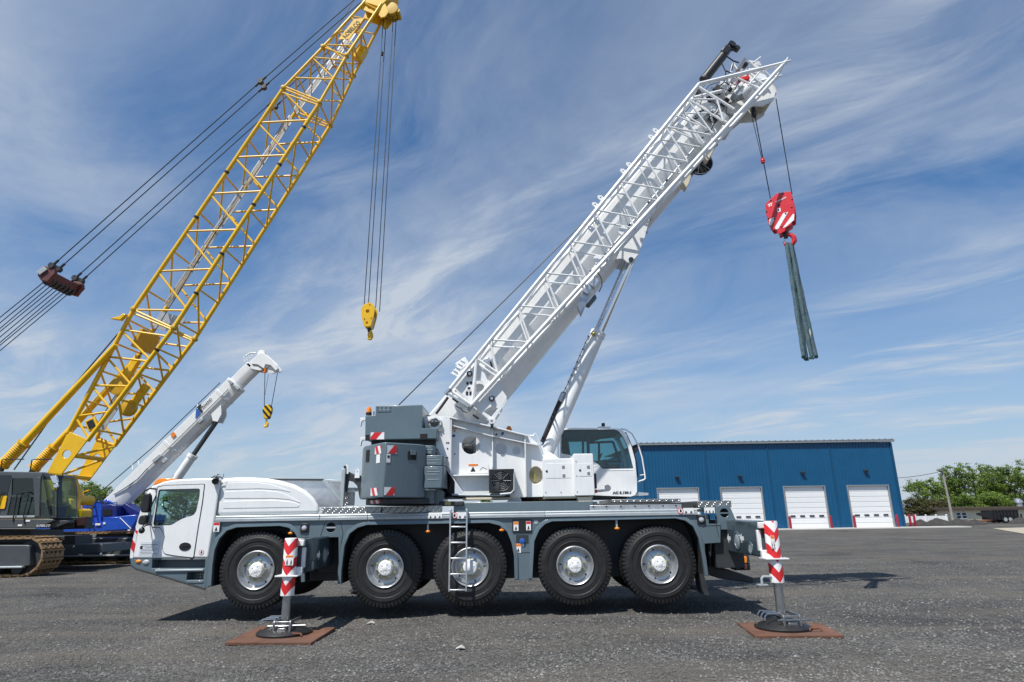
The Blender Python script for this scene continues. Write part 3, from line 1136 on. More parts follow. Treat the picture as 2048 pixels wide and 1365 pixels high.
def tree(kind, name, label, loc, sc, rz, group, leafm):
    key = (kind, leafm)
    if key not in KINDS:
        sd, h, rad, up, nleaf, ls, base = {'poplar': (3, 10, 2.3, 1.5, 5200, .15, .06), 'broad': (5, 9, 3.2, .8, 8000, .16, .10),
                                           'bushy': (9, 7, 3.4, .5, 9000, .16, .03), 'maple': (14, 9.5, 2.8, 1.2, 6800, .155, .07)}[kind]
        w, V, F = tree_mesh(sd, h, rad, up, nleaf, ls, base)
        wm = w.mesh('trunk')
        wm.materials.append(MATS['bark'])
        lm = bpy.data.meshes.new('crown')
        lm.from_pydata([tuple(p) for p in V], [], F)
        lm.materials.append(MATS[leafm])
        KINDS[key] = (wm, lm)
    wm, lm = KINDS[key]
    t = thing(name, label, 'tree', loc, group)
    t.rotation_euler = (0, 0, rz)
    t.scale = (sc[0], sc[0], sc[1])
    for nm, me in (('trunk', wm), ('crown', lm)):
        o = bpy.data.objects.new(nm, me)
        COL.objects.link(o)
        o.parent = t
    return t


def tree_px(kind, name, label, px, top, Y, wid, rz, group, leafm='leaf_green'):
    nat_h = {'poplar': 10, 'broad': 9, 'bushy': 7, 'maple': 9.5}[kind]
    nat_r = {'poplar': 2.3, 'broad': 3.2, 'bushy': 3.4, 'maple': 2.8}[kind]
    p = P(px, top, Y)
    tree(kind, name, label, (P(px, 1020, Y).x, Y, -.05), (wid * Y / FPX / 2 / nat_r, p.z / nat_h), rz, group, leafm)


g = 'trees behind the cream house'
tree_px('bushy', 'dark_tree', 'dark brownish tree touching the workshop corner', 1838, 996, 98, 66, .3, g, 'leaf_brown')
tree_px('broad', 'leafy_tree', 'rounded green tree between the workshop and the pole', 1857, 958, 104, 76, 1.2, g)
tree_px('bushy', 'dark_bush', 'low dark brownish tree above the white fence', 1874, 1000, 96, 60, 2.3, g, 'leaf_brown')
tree_px('maple', 'leafy_tree', 'green tree directly behind the utility pole', 1893, 962, 108, 62, 2.2, g)
tree_px('poplar', 'leafy_tree', 'tallest narrow tree just right of the utility pole', 1927, 929, 104, 62, .4, g)
tree_px('maple', 'leafy_tree', 'middle tree with a rounded green top', 1957, 945, 106, 62, 4.0, g)
tree_px('poplar', 'leafy_tree', 'slender spire shaped pale tree above the trailer', 1984, 929, 110, 52, 1.9, g, 'leaf_pale')
tree_px('broad', 'leafy_tree', 'broad low tree between the spire shaped one and the edge', 2004, 962, 103, 70, 3.1, g)
tree_px('maple', 'leafy_tree', 'large dense green tree at the right edge of the picture', 2036, 932, 100, 80, 5.2, g)
tree_px('broad', 'leafy_tree', 'wide green tree cut off by the right edge', 2092, 945, 104, 90, .9, g)
tree_px('poplar', 'leafy_tree', 'slim upright tree rising between the pole and the middle tree', 1908, 950, 112, 44, 2.9, g, 'leaf_pale')
tree_px('poplar', 'leafy_tree', 'narrow pale tree left of the large edge tree', 2016, 940, 111, 46, 5.0, g, 'leaf_pale')
tree_px('bushy', 'leafy_bush', 'low bright green bush in front of the middle tree', 1935, 990, 97, 70, 1.0, g)
tree_px('bushy', 'leafy_bush', 'low green bush under the spire shaped tree', 1990, 985, 97, 76, 4.4, g)
g = 'trees behind the left cranes'
tree_px('broad', 'leafy_tree', 'green tree right of the yellow boom foot', 168, 963, 100, 70, .7, g, 'leaf_pale')
tree_px('broad', 'leafy_tree', 'low tree between yellow boom foot and white boom', 205, 972, 104, 60, 2.7, g)
tree_px('maple', 'leafy_tree', 'green tree below the white telescopic boom by the cab mirror', 272, 978, 96, 54, 1.5, g)
tree_px('broad', 'leafy_tree', 'green tree seen through the truck cab windows', 372, 975, 98, 110, 3.6, g)
tree_px('bushy', 'leafy_tree', 'small tree top showing in the gap under the turntable', 971, 992, 110, 24, .2, g)
# ------------------------------------------------------------------ the white and grey mobile crane: carrier
SY = 12.70                      # near side of the carrier
CY = 14.10                      # centre line
FYR = 2 * CY - SY               # far side
crane = thing('mobile_crane', 'white and grey five axle mobile crane standing on outriggers in the foreground', 'crane', (P(915, 1130, SY).x, CY, 0))


def zat(py, Y=SY):              # height seen at the picture's middle column
    return P(1024, py, Y).z


def xat(px, Y=SY, py=1040):
    return P(px, py, Y).x


# --- wheels
WR = 0.735
tyre = MB()
tw = 0.40
prof = [(-tw / 2, .37), (-tw / 2 - .008, .46), (-tw / 2 - .02, .56), (-tw / 2 - .005, .655), (-tw / 2 + .025, .695), (-.12, .716), (0, .720), (.12, .716), (tw / 2 - .025, .695),
        (tw / 2 + .005, .655), (tw / 2 + .015, .61), (tw / 2 + .024, .60), (tw / 2 + .022, .54), (tw / 2 + .012, .53), (tw / 2 + .012, .455), (tw / 2 + .016, .45), (tw / 2 + .006, .40), (tw / 2 - .01, .355)]
tyre.lathe(prof, axis=(0, -1, 0), n=72, closed=True)
nl = 58
for i in range(nl):
    a = 2 * math.pi * i / nl
    for sgn in (-1, 1):
        # shoulder lug, wrapping from the tread over the shoulder
        aa = a + (math.pi / nl if sgn < 0 else 0)
        w = .028
        vs = []
        for (d, r0, r1, ww, sk) in ((.05, .70, WR, w * .8, .02), (.145, .69, WR - .003, w, .004), (.194, .66, .714, w, 0), (.208, .615, .655, w * .85, 0)):
            for (rr, sd) in ((r0, -1), (r1, -1), (r1, 1), (r0, 1)):
                an = aa + (sd * ww + sk) / .72
                vs.append((rr * math.cos(an), -sgn * d, rr * math.sin(an)))
        fs = [(0, 1, 2, 3), (15, 14, 13, 12)]
        for k in range(3):
            for j in range(4):
                j2 = (j + 1) % 4
                fs.append((k * 4 + j, (k + 1) * 4 + j, (k + 1) * 4 + j2, k * 4 + j2))
        tyre.add(vs, fs)
tyre_me = tyre.mesh('tyre', angle=28)
tyre_me.materials.append(MATS['black_rubber'])
rim = MB()
rim.lathe([(tw / 2 - .02, .352), (tw / 2 + .018, .362), (tw / 2 + .024, .350), (tw / 2 + .014, .338), (tw / 2 - .03, .325), (tw / 2 - .06, .310), (tw / 2 - .085, .292), (tw / 2 - .090, .262), (tw / 2 - .062, .205), (tw / 2 - .06, .15), (tw / 2 - .1, .10), (-.12, .10), (-.12, .352)], axis=(0, -1, 0), n=56, closed=True)
mat('rim_grey', (0.50, 0.51, 0.52), 0.33, metal=0.75, var=0.10, scale=10, dirt=0.12, dirtcol=(0.25, 0.24, 0.22))
rim_me = rim.mesh('rim', angle=30)
rim_me.materials.append(MATS['rim_grey'])
hub = MB()
hub.lathe([(tw / 2 - .07, .148), (tw / 2 - .02, .142), (tw / 2 - .01, .135), (tw / 2 + .035, .13), (tw / 2 + .045, .118), (tw / 2 + .047, .05), (tw / 2 + .05, .045), (tw / 2 + .05, .001)], axis=(0, -1, 0), n=40)
for k in range(5):
    a = k * 1.2566
    hub.lathe([(tw / 2 + .045, .014), (tw / 2 + .054, .012)], origin=(.082 * math.cos(a), 0, .082 * math.sin(a)), axis=(0, -1, 0), n=8)
hub_me = hub.mesh('hub_cap')
hub_me.materials.append(MATS['white_print'])
nut = MB()
nut.lathe([(0, .017), (.035, .017), (.040, .012)], axis=(0, -1, 0), n=6)
nut_me = nut.mesh('wheel_nut')
nut_me.materials.append(MATS['steel'])
ind = MB()
ind.plate([(-.013, -.013), (.013, -.013), (.02, .02), (0, .042), (-.02, .02)], -.012, .0)
ind_me = ind.mesh('nut_marker')
ind_me.materials.append(MATS['nut_yellow'])
hol = MB()
hol.lathe([(0, .016), (.004, .016)], axis=(0, -1, 0), n=10)
hol_me = hol.mesh('vent_hole')
hol_me.materials.append(MATS['matte_black'])


def linkmesh(name, me, parent, loc, rot=None):
    o = bpy.data.objects.new(name, me)
    COL.objects.link(o)
    o.parent = parent
    o.location = loc
    if rot:
        o.rotation_euler = rot
    return o


hubz = P(1024, 1132.5, SY + .12).z
hubs = [xat(515, SY + .1, 1138), xat(771.5, SY + .1, 1136), xat(940.5, SY + .1, 1134), xat(1149.5, SY + .1, 1130), xat(1317.5, SY + .1, 1127)]
for far in (0, 1):
    for i, x in enumerate(hubs):
        y = SY + .24 if not far else FYR - .24
        wh = part_empty('wheel', crane, (x, y, hubz))
        if far:
            wh.rotation_euler = (0, 0, math.pi)
        rnd = random.Random(i * 3 + far)
        ph = rnd.random() * 6
        linkmesh('tyre', tyre_me, wh, (0, 0, 0), (0, ph, 0))
        linkmesh('rim', rim_me, wh, (0, 0, 0), (0, ph, 0))
        linkmesh('hub_cap', hub_me, wh, (0, 0, 0), (0, ph, 0))
        if not far:
            for k in range(10):
                a = ph + k * .6283
                linkmesh('wheel_nut', nut_me, wh, (.178 * math.cos(a), -(tw / 2 - .062), .178 * math.sin(a)))
                linkmesh('nut_marker', ind_me, wh, (.172 * math.cos(a), -(tw / 2 - .045), .172 * math.sin(a)), (0, rnd.choice((0, 3.14)) + math.pi / 2 - a + rnd.uniform(-.3, .3), 0))
            for k in range(5):
                a = ph + .3 + k * 1.2566
                linkmesh('vent_hole', hol_me, wh, (.276 * math.cos(a), -(tw / 2 - .085), .276 * math.sin(a)))

# --- chassis core, axles
railtop, railbot = zat(1023.5), zat(1035.5)
x_tail = xat(1430)
x_nose = xat(262)
MB().box2((xat(425), SY + .62, .62), (xat(1440), FYR - .62, railtop - .12)).build('chassis_frame', 'chassis_dark', crane, bevel=.02)
for x in hubs:
    mb = MB()
    mb.tube((x, SY + .3, hubz), (x, FYR - .3, hubz), .11, .11, 14)
    mb.sphere((x, CY, hubz), .26, 14, 9, (1, 1.2, 1))
    mb.build('axle', 'chassis_dark', crane)
    for y in (SY + .52, FYR - .52):
        MB().tube((x + .22, y, hubz - .05), (x + .18, y, 1.55), .085, .085, 12).build('suspension_cylinder', 'chassis_dark', crane)

# --- arch openings of the grey side panel
a1 = [(424, 1172), (426.5, 1130), (431, 1100), (440, 1078), (455, 1062), (474, 1055.5), (560, 1052.5), (578, 1056), (590, 1066), (597, 1078), (601, 1100), (603, 1165)]
a2 = [(683, 1168), (684, 1140), (690, 1092), (700, 1068), (716, 1056), (735, 1050.5), (978, 1046.5), (1000, 1052), (1014, 1064), (1023, 1086), (1028, 1112), (1029, 1160)]
a3 = [(1065, 1158), (1066, 1132), (1069, 1082), (1079, 1060), (1090, 1049), (1104, 1043.5), (1350, 1037.5), (1370, 1042), (1385, 1053), (1396, 1076), (1404, 1115), (1409, 1152)]
top_l, top_r = (432, 1043), (1416, 1030)
panel = [top_l, (424, 1060), (416, 1116), (411, 1177)] + a1[0:] + [(640, 1112), (676, 1150), (676, 1168)] + a2 + [(1029, 1160.5), (1064, 1160)] + a3[0:] + [(1416, 1152), (1410, 1100), (1409, 1086), (1440, 1084), (1440, 1052), (1416, 1052), top_r]
# clean outline: the piece between the first two arches ends at the outrigger box
panel = [top_l, (424, 1060), (416, 1116), (411, 1177)] + a1 + [(604, 1166), (606, 1166), (606, 1076), (677, 1075), (678, 1168)] + a2 + [(1030, 1161), (1063.5, 1160)] + a3 + [(1416, 1152), (1411, 1110), (1409, 1088), (1441, 1086), (1441, 1048), (1418, 1048), top_r]
mat('panel_seam', (0.025, 0.032, 0.036), 0.7, var=0.1)
ring_px = (661.5, 1055)
mb = MB()
c1 = PX(661.5, 1055.5, SY)
mb.plate(outline(panel, SY), SY, SY + .05, holes=[circle(c1[0], c1[1], .095, n=20)])
mb.build('side_panel', 'grey_paint', crane, bevel=.006)
MB().box2((c1[0] - .12, SY + .051, c1[1] - .12), (c1[0] + .12, SY + .075, c1[1] + .12)).build('recess_back', 'matte_black', crane)
MB().box((c1[0], SY + .02, c1[1]), (.2, .03, .03)).build('recess_bar', 'silver_rail', crane)
mb = MB().plate(outline(panel, SY), FYR - .05, FYR)
mb.build('side_panel', 'grey_paint', crane)
for arch in (a1, a2, a3):
    pts = roundpoly([(p[0], p[1]) for p in outline(arch, SY)], .08, 3)
    pts = outline(arch, SY)
    # liner
    n = len(pts)
    vs = [(a, SY + .05, b) for a, b in pts] + [(a, SY + .50, b) for a, b in pts]
    cxm = sum(p[0] for p in pts) / n
    czm = min(p[1] for p in pts)
    vs2 = [(a + (a - cxm) * .015, y, b + .03) for a, y, b in vs]
    MB().add(vs, [(i, i + 1, n + i + 1, n + i) for i in range(n - 1)]).build('wheel_arch_liner', 'matte_black', crane, angle=60)
    trim = []
    for i, (a, b) in enumerate(pts):
        trim.append((a, SY - .004, b))
    inner = MB()
    off = []
    for i in range(n):
        p0, p1 = Vector(pts[max(i - 1, 0)]), Vector(pts[min(i + 1, n - 1)])
        d = (p1 - p0).normalized()
        nn = Vector((-d.y, d.x))
        off.append((pts[i][0] + nn.x * .075, pts[i][1] + nn.y * .075))
    vs = [(a, SY - .035, b) for a, b in pts] + [(a, SY - .022, b) for a, b in off] + [(a, SY + .02, b) for a, b in pts] + [(a, SY + .02, b) for a, b in off]
    fs = []
    for i in range(n - 1):
        fs += [(i, i + 1, n + i + 1, n + i), (2 * n + i, i + 2 * n + 1, i + 1, i), (n + i, n + i + 1, 3 * n + i + 1, 3 * n + i)]
    fs += [(0, n, 3 * n, 2 * n), (n - 1, 3 * n - 1, 4 * n - 1, 2 * n - 1)]
    inner.add(vs, fs).build('fender_lip', 'grey_paint', crane, bevel=.008, angle=50)
# added black sheet so that daylight does not pass between the wheels
MB().box2((xat(690), SY + .70, .95), (xat(1400), SY + .74, railbot)).build('daylight_screen', 'matte_black', crane)

# --- silver rail along the deck edge (sections)
zt, zb = railtop, railbot
seams = [432, 640, 736, 905, 1090, 1395]
for i in range(len(seams) - 1):
    xa, xb = xat(seams[i], SY, 1036) + .003, xat(seams[i + 1], SY, 1030) - .003
    mb = MB()
    mb.plate([(SY - .045, zb), (SY - .045, zb + (zt - zb) * .48), (SY - .025, zb + (zt - zb) * .54), (SY - .03, zt - .02), (SY - .015, zt), (SY + .10, zt), (SY + .10, zb)], xa, xb, axis='x')
    mb.build('deck_rail', 'silver_rail', crane, bevel=.004)
MB().box2((xat(445), SY + .1, railtop - .06), (xat(1436), FYR - .1, railtop - .01)).build('deck', 'chassis_dark', crane)

# --- tread plate boxes on the deck
def tread_mat():
    m = bpy.data.materials.new('tread_plate')
    m.use_nodes = True
    t = m.node_tree
    b = t.nodes['Principled BSDF']
    b.inputs['Metallic'].default_value = .85
    b.inputs['Roughness'].default_value = .32
    co = N(t, 'ShaderNodeTexCoord')
    s = N(t, 'ShaderNodeSeparateXYZ')
    t.links.new(co.outputs['Object'], s.inputs[0])
    yz = mth(t, 'ADD', s.outputs[1], s.outputs[2])
    k = 95.0
    a = mth(t, 'SINE', mth(t, 'MULTIPLY', mth(t, 'ADD', s.outputs[0], yz), k))
    c = mth(t, 'SINE', mth(t, 'MULTIPLY', mth(t, 'SUBTRACT', s.outputs[0], yz), k * .5))
    h = mth(t, 'MULTIPLY', mth(t, 'MAXIMUM', a, 0.0), mth(t, 'MAXIMUM', c, 0.0))
    t.links.new(ramp(t, h, [(0.05, (0.33, 0.335, 0.33)), (0.4, (0.66, 0.67, 0.66))]), b.inputs['Base Color'])
    bp = N(t, 'ShaderNodeBump')
    bp.inputs['Strength'].default_value = 1.0
    bp.inputs['Distance'].default_value = .012
    t.links.new(h, bp.inputs['Height'])
    t.links.new(bp.outputs[0], b.inputs['Normal'])
    MATS['tread_plate'] = m


tread_mat()


def tread_box(px0, py0, px1, py1, Y, dep, name='tread_box'):
    a, b = P(px0, py0, Y), P(px1, py1, Y)
    z0 = min(a.z, b.z)
    z1 = max(a.z, b.z)
    return MB().box2((a.x, Y, z0), (b.x, Y + dep, z1)).build(name, 'tread_plate', crane, bevel=.006, origin=((a.x + b.x) / 2, Y + dep / 2, z0))


tread_box(643, 1028, 763, 1013.5, SY + .14, 2.4)
tread_box(764, 1027, 856, 1012.5, SY + .16, 2.4)
tread_box(1223, 1006, 1361, 997.5, SY + .35, 1.9)
tread_box(1396, 1016, 1462, 1001.5, SY + .10, 2.3)
# dark sub-frame under the turntable
zz0 = railtop + .005
MB().box2((xat(905), SY + .20, zz0 - .03), (xat(1190), FYR - .2, P(1040, 1004, SY + .2).z)).build('subframe', 'grey_paint', crane, bevel=.01)
MB().box2((xat(1190), SY + .20, zz0 - .03), (xat(1395), FYR - .2, P(1290, 1006, SY + .2).z)).build('subframe', 'chassis_dark', crane, bevel=.01)
mb = MB().box2((xat(1182), SY + .10, zz0 - .02), (xat(1368), SY + .14, P(1270, 1010, SY + .1).z))
mb.build('bolted_strip', 'aluminium', crane, bevel=.003)
for px in (1187, 1213, 1242, 1270, 1298, 1326, 1352):
    c = P(px, 1014 - (px - 1187) * .013, SY + .09)
    MB().lathe([(0, .016), (.014, .016)], origin=c, axis=(0, -1, 0), n=8).build('bolt', 'black_plastic', crane)
# toothed slewing ring
rc = P(1112, 998, CY)
RZ0, RZ1 = P(1112, 1004, CY - .8).z, P(1112, 994, CY - .8).z
mb = MB()
mb.lathe([(RZ0 - .2, .74), (RZ1, .74)], origin=(rc.x, CY, 0), axis=(0, 0, 1), n=60)
for i in range(96):
    a = 2 * math.pi * i / 96
    rot = Matrix.Rotation(a, 3, 'Z')
    mb.box(Vector((rc.x, CY, (RZ0 + RZ1) / 2)) + rot @ Vector((.755, 0, 0)), (.05, .026, RZ1 - RZ0), rot)
mb.build('slewing_ring', 'toothed_rust', crane)
MB().lathe([(RZ0 - .26, .90), (RZ0 - .005, .90)], origin=(rc.x, CY, 0), axis=(0, 0, 1), n=60).build('ring_mount', 'grey_paint', crane, bevel=.01)

# --- carrier cab
cab_px = [(260, 1117.6), (261, 1098), (270, 1058), (285.5, 1006), (296.5, 981), (305, 972), (325.7, 964), (347, 959.8), (385, 957.6), (423, 956.7), (440, 957), (439.5, 972), (430.5, 1033), (423, 1075), (417, 1117)]
win_px = [(318, 979.5), (401, 977.5), (399.5, 995), (393, 1024), (387.5, 1031), (366, 1037.6), (354, 1044.3), (343.8, 1051), (306.5, 1052)]
qwin_px = [(314, 985), (302.5, 1051.5), (289, 1051), (296, 1028), (304, 1006)]
cabo = part_empty('driver_cab', crane, (xat(350), CY, 1.2))


def shell(outl, y0, y1, skip=()):
    n = len(outl)
    mb = MB()
    vs = [(a, y0, b) for a, b in outl] + [(a, y1, b) for a, b in outl]
    mb.add(vs, [(i, (i + 1) % n, (i + 1) % n + n, i + n) for i in range(n) if i not in skip])
    return mb


def merge_bevel(mb, name, m, parent, bevel, angle=35, seg=3, dist=.0008):
    o = mb.build(name, m, parent, bevel=bevel, angle=angle, seg=seg)
    bm = bmesh.new()
    bm.from_mesh(o.data)
    bmesh.ops.remove_doubles(bm, verts=bm.verts, dist=dist)
    bmesh.ops.recalc_face_normals(bm, faces=bm.faces)
    bm.to_mesh(o.data)
    bm.free()
    o.data.polygons.foreach_set('use_smooth', [True] * len(o.data.polygons))
    o.data.set_sharp_from_angle(angle=R(angle))
    return o


co_ = outline(cab_px, SY)
wo_ = roundpoly(outline(win_px, SY), .05)
qo_ = roundpoly(outline(qwin_px, SY), .03)


def face_only(mb, outl, y, holes):
    """one flat face with holes"""
    tmp = MB()
    tmp.plate(outl, y, y + 1, holes=holes)
    n = len(tmp.v) // 2
    mb.add(tmp.v[:n], [f for f in tmp.f if max(f) < n])


mb = shell(co_, SY, FYR, skip=(2, 3))
face_only(mb, co_, SY, [wo_, qo_])
face_only(mb, co_, FYR, [wo_, qo_])
merge_bevel(mb, 'cab_shell', 'white_paint', cabo, .035)
for hole in (wo_, qo_):
    for y in (SY, FYR - .05):
        n = len(hole)
        MB().add([(a, y + .002, b) for a, b in hole] + [(a, y + .05, b) for a, b in hole], [(i, (i + 1) % n, (i + 1) % n + n, i + n) for i in range(n)]).build('window_reveal', 'black_plastic', cabo)
for nm, hole in (('side_window', wo_), ('quarter_window', qo_)):
    MB().plate(hole, SY + .02, SY + .026).build(nm, 'cab_glass', cabo)
    MB().plate(hole, FYR - .026, FYR - .02).build(nm, 'cab_glass', cabo)
# windscreen, sloping pane across the front
w0, w1, w2 = co_[2], co_[3], co_[4]
vs = [(w0[0], SY + .12, w0[1]), (w1[0], SY + .12, w1[1]), (w2[0], SY + .12, w2[1]), (w0[0], FYR - .12, w0[1]), (w1[0], FYR - .12, w1[1]), (w2[0], FYR - .12, w2[1])]
MB().add(vs, [(0, 1, 4, 3), (1, 2, 5, 4)]).build('windscreen', 'cab_glass', cabo)
for y0, y1 in ((SY, SY + .12), (FYR - .12, FYR)):
    MB().add([(w0[0], y0, w0[1]), (w1[0], y0, w1[1]), (w2[0], y0, w2[1]), (w0[0], y1, w0[1]), (w1[0], y1, w1[1]), (w2[0], y1, w2[1])], [(0, 1, 4, 3), (1, 2, 5, 4)]).build('windscreen_pillar', 'white_paint', cabo)
# door leaf, slightly proud
door_px = [(314, 974.5), (330, 971.5), (409, 969.5), (404.5, 1006), (396, 1056), (387, 1115.5), (352, 1111.5), (331, 1108), (326.5, 1102), (326, 1090), (332, 1074), (326, 1060), (303, 1054.5), (316, 977)]
door_px = [(316.5, 975), (330, 972), (409, 969.5), (404.5, 1006), (396, 1056), (387, 1115.5), (352, 1111.5), (331, 1108), (326.5, 1102), (326, 1090), (331, 1074), (322, 1055), (304.5, 1054)]
do_ = roundpoly(outline(door_px, SY), .03, 3)
MB().plate(do_, SY - .014, SY + .002, holes=[wo_]).build('door', 'white_paint', cabo, bevel=.006)
dback = outline([(314.8, 973.5), (330, 970.6), (410.4, 968), (406, 1006), (397.4, 1056), (388.4, 1117), (352, 1113), (330, 1109.6), (325.2, 1103), (324.8, 1090), (329.8, 1074), (320.8, 1056.4), (303, 1055.4)], SY)
MB().plate(roundpoly(dback, .03, 3), SY - .003, SY + .001, holes=[do_]).build('door_seal', 'black_plastic', cabo)
hc = PX(371, 1093.5, SY)
MB().plate(circle(hc[0], hc[1], .115, .078, 28), SY - .024, SY - .012).build('door_handle_recess', 'black_plastic', cabo, bevel=.004)
MB().plate(circle(hc[0], hc[1], .118, .081, 28), SY - .020, SY - .011, holes=[circle(hc[0], hc[1], .100, .064, 28)]).build('handle_ring', 'chrome', cabo)
MB().plate(roundpoly([(hc[0] - .07, hc[1] - .012), (hc[0] + .08, hc[1] + .012), (hc[0] + .08, hc[1] + .03), (hc[0] - .07, hc[1] + .014)], .008), SY - .034, SY - .022).build('door_handle', 'black_rubber', cabo)
# interior
zf = P(350, 1117, SY).z
MB().box2((co_[0][0] + .1, SY + .08, zf), (xat(425), FYR - .08, zf + .06)).build('cab_floor', 'matte_black', cabo)
MB().plate(outline([(283, 1062), (296, 1046), (340, 1047), (352, 1058), (352, 1075), (283, 1075)], SY), SY + .12, FYR - .12).build('dashboard', 'black_plastic', cabo, bevel=.02)
sw = P(341, 1020, SY + .6)
mb = MB()
ringpts = []
ax = Vector((.75, 0, .66)).normalized()
u = Vector((0, 1, 0))
v = ax.cross(u)
cw = Vector((sw.x, SY + .65, sw.z))
for k in range(29):
    a = 2 * math.pi * k / 28
    ringpts.append(cw + (u * math.cos(a) + v * math.sin(a)) * .25)
mb.path(ringpts, .017, 6)
mb.build('steering_wheel', 'steel', cabo)
for sy in (SY + .65, FYR - .65):
    seat = MB()
    sp = P(378, 1060, SY + .6)
    seat.plate(roundpoly([(sp.x - .25, sp.z - .05), (sp.x + .25, sp.z - .08), (sp.x + .27, sp.z + .1), (sp.x - .27, sp.z + .1)], .05), sy - .26, sy + .26)
    seat.plate(roundpoly([(sp.x + .18, sp.z + .1), (sp.x + .33, sp.z + .1), (sp.x + .42, sp.z + .62), (sp.x + .28, sp.z + .62)], .05), sy - .24, sy + .24)
    seat.build('seat', 'chassis_dark', cabo, bevel=.03)
# amber roof beacon bar
bp = outline([(306.5, 971.5), (309, 964), (315, 958.5), (324, 957), (348, 957.5), (350, 959.5), (330, 963.5), (318, 967)], SY + .35)
MB().plate(bp, SY + .35, FYR - .35).build('beacon_bar', 'amber', cabo, bevel=.015)
# mirrors on a bracket in front of the pillar
MY = SY - .25
mb = MB()
a, b = P(297, 979, SY + .05), P(289, 978, MY)
mb.path([(P(312, 978.5, SY).x, SY, P(312, 978.5, SY).z), (P(300, 977, MY + .1).x, MY + .1, P(300, 977, MY).z), P(290, 982, MY), P(286, 990, MY)], .016, 8)
mb.path([P(300, 986, MY), P(302, 1024, MY), P(296, 1044, MY), P(302, 1048, SY)], .012, 6)
mb.build('mirror_bracket', 'black_plastic', cabo)
mir = roundpoly(outline([(290, 988.5), (301, 987), (302.5, 1000), (299.5, 1022), (296, 1026), (286, 1025.5), (284, 1019), (286.5, 1000)], MY), .05)
MB().plate(mir, MY - .07, MY + .06).build('mirror', 'black_plastic', cabo, bevel=.03, seg=3)
mir = roundpoly(outline([(283, 1032), (293, 1030), (296.5, 1036), (294, 1048), (289, 1050.5), (281, 1049.5), (279, 1044)], MY), .04)
MB().plate(mir, MY - .07, MY + .06).build('mirror', 'black_plastic', cabo, bevel=.03, seg=3)
pm = P(283.5, 1061.5, MY)
mb = MB().sphere(pm, .058, 14, 9, (1, .8, 1))
mb.build('bowl_mirror', 'black_plastic', cabo)
mb = MB().path([pm, P(290, 1052, MY + .1), P(300, 1050, SY)], .011, 6)
mb.path([P(288, 1050, MY), P(283, 1057, MY)], .011, 6)
mb.build('mirror_bracket', 'black_plastic', cabo)
# work lamp with wiring at the rear of the roof
wl_ = P(431, 962, SY - .06)
mb = MB()
mb.lathe([(-.05, .03), (-.03, .062), (.05, .066), (.06, .055), (.045, .05), (.04, .001)], origin=wl_, axis=(.35, -.9, -.2), n=18)
mb.box(wl_ + Vector((0, .05, .06)), (.05, .12, .03))
mb.path([wl_ + Vector((-.09, .0, .05)), wl_ + Vector((-.03, 0, .095)), wl_ + Vector((.08, .0, .085)), wl_ + Vector((.13, .02, .03))], .011, 6)
mb.path([wl_ + Vector((0, .02, .07)), wl_ + Vector((.02, .02, .125)), wl_ + Vector((.055, .02, .12))], .009, 6)
mb.path([wl_ + Vector((.12, .02, .03)), wl_ + Vector((.145, .02, .13))], .006, 5)
mb.build('work_lamp', 'black_plastic', cabo)
# front corner stripes (red and white board on the curved front corner)
st = outline([(271, 1060), (276, 1062), (266.5, 1117), (260.5, 1117), (262, 1097)], SY)
MB().plate([(a - .004, b) for a, b in st], SY - .006, SY + .2).build('hazard_stripes', pattern_mat('stripe_front', (.62, .02, .022), (.80, .80, .80), 'diag', .36, slope=-1.2, phase=.1), cabo, origin=(st[0][0], SY, st[0][1]))
# notice sheet on the cab side
ns = outline([(281, 1084.5), (321, 1083), (317, 1112), (276.5, 1112)], SY)
mat('notice', (0.62, 0.66, 0.70), 0.4, var=0.03)
MB().plate(ns, SY - .003, SY + .001).build('notice_sheet', 'notice', cabo)
mb = MB()
for k in range(7):
    y0 = 1090 + k * 3.1
    a_, b_ = PX(283 - k * .5, y0, SY), PX(316 - k * .4 - (k % 3) * 5, y0 - .5, SY)
    if k in (2,):
        a_ = PX(290, y0, SY)
    mb.add([(a_[0], SY - .0042, a_[1]), (b_[0], SY - .0042, b_[1]), (b_[0], SY - .0042, b_[1] + .007), (a_[0], SY - .0042, a_[1] + .007)], [(0, 1, 2, 3)])
a_ = PX(280, 1098.5, SY)
mb.add([(a_[0], SY - .0042, a_[1]), (a_[0] + .05, SY - .0042, a_[1]), (a_[0] + .05, SY - .0042, a_[1] + .055), (a_[0], SY - .0042, a_[1] + .055)], [(0, 1, 2, 3)])
tag(mb.build('printed_lines', 'black_print', cabo), kind='stuff')


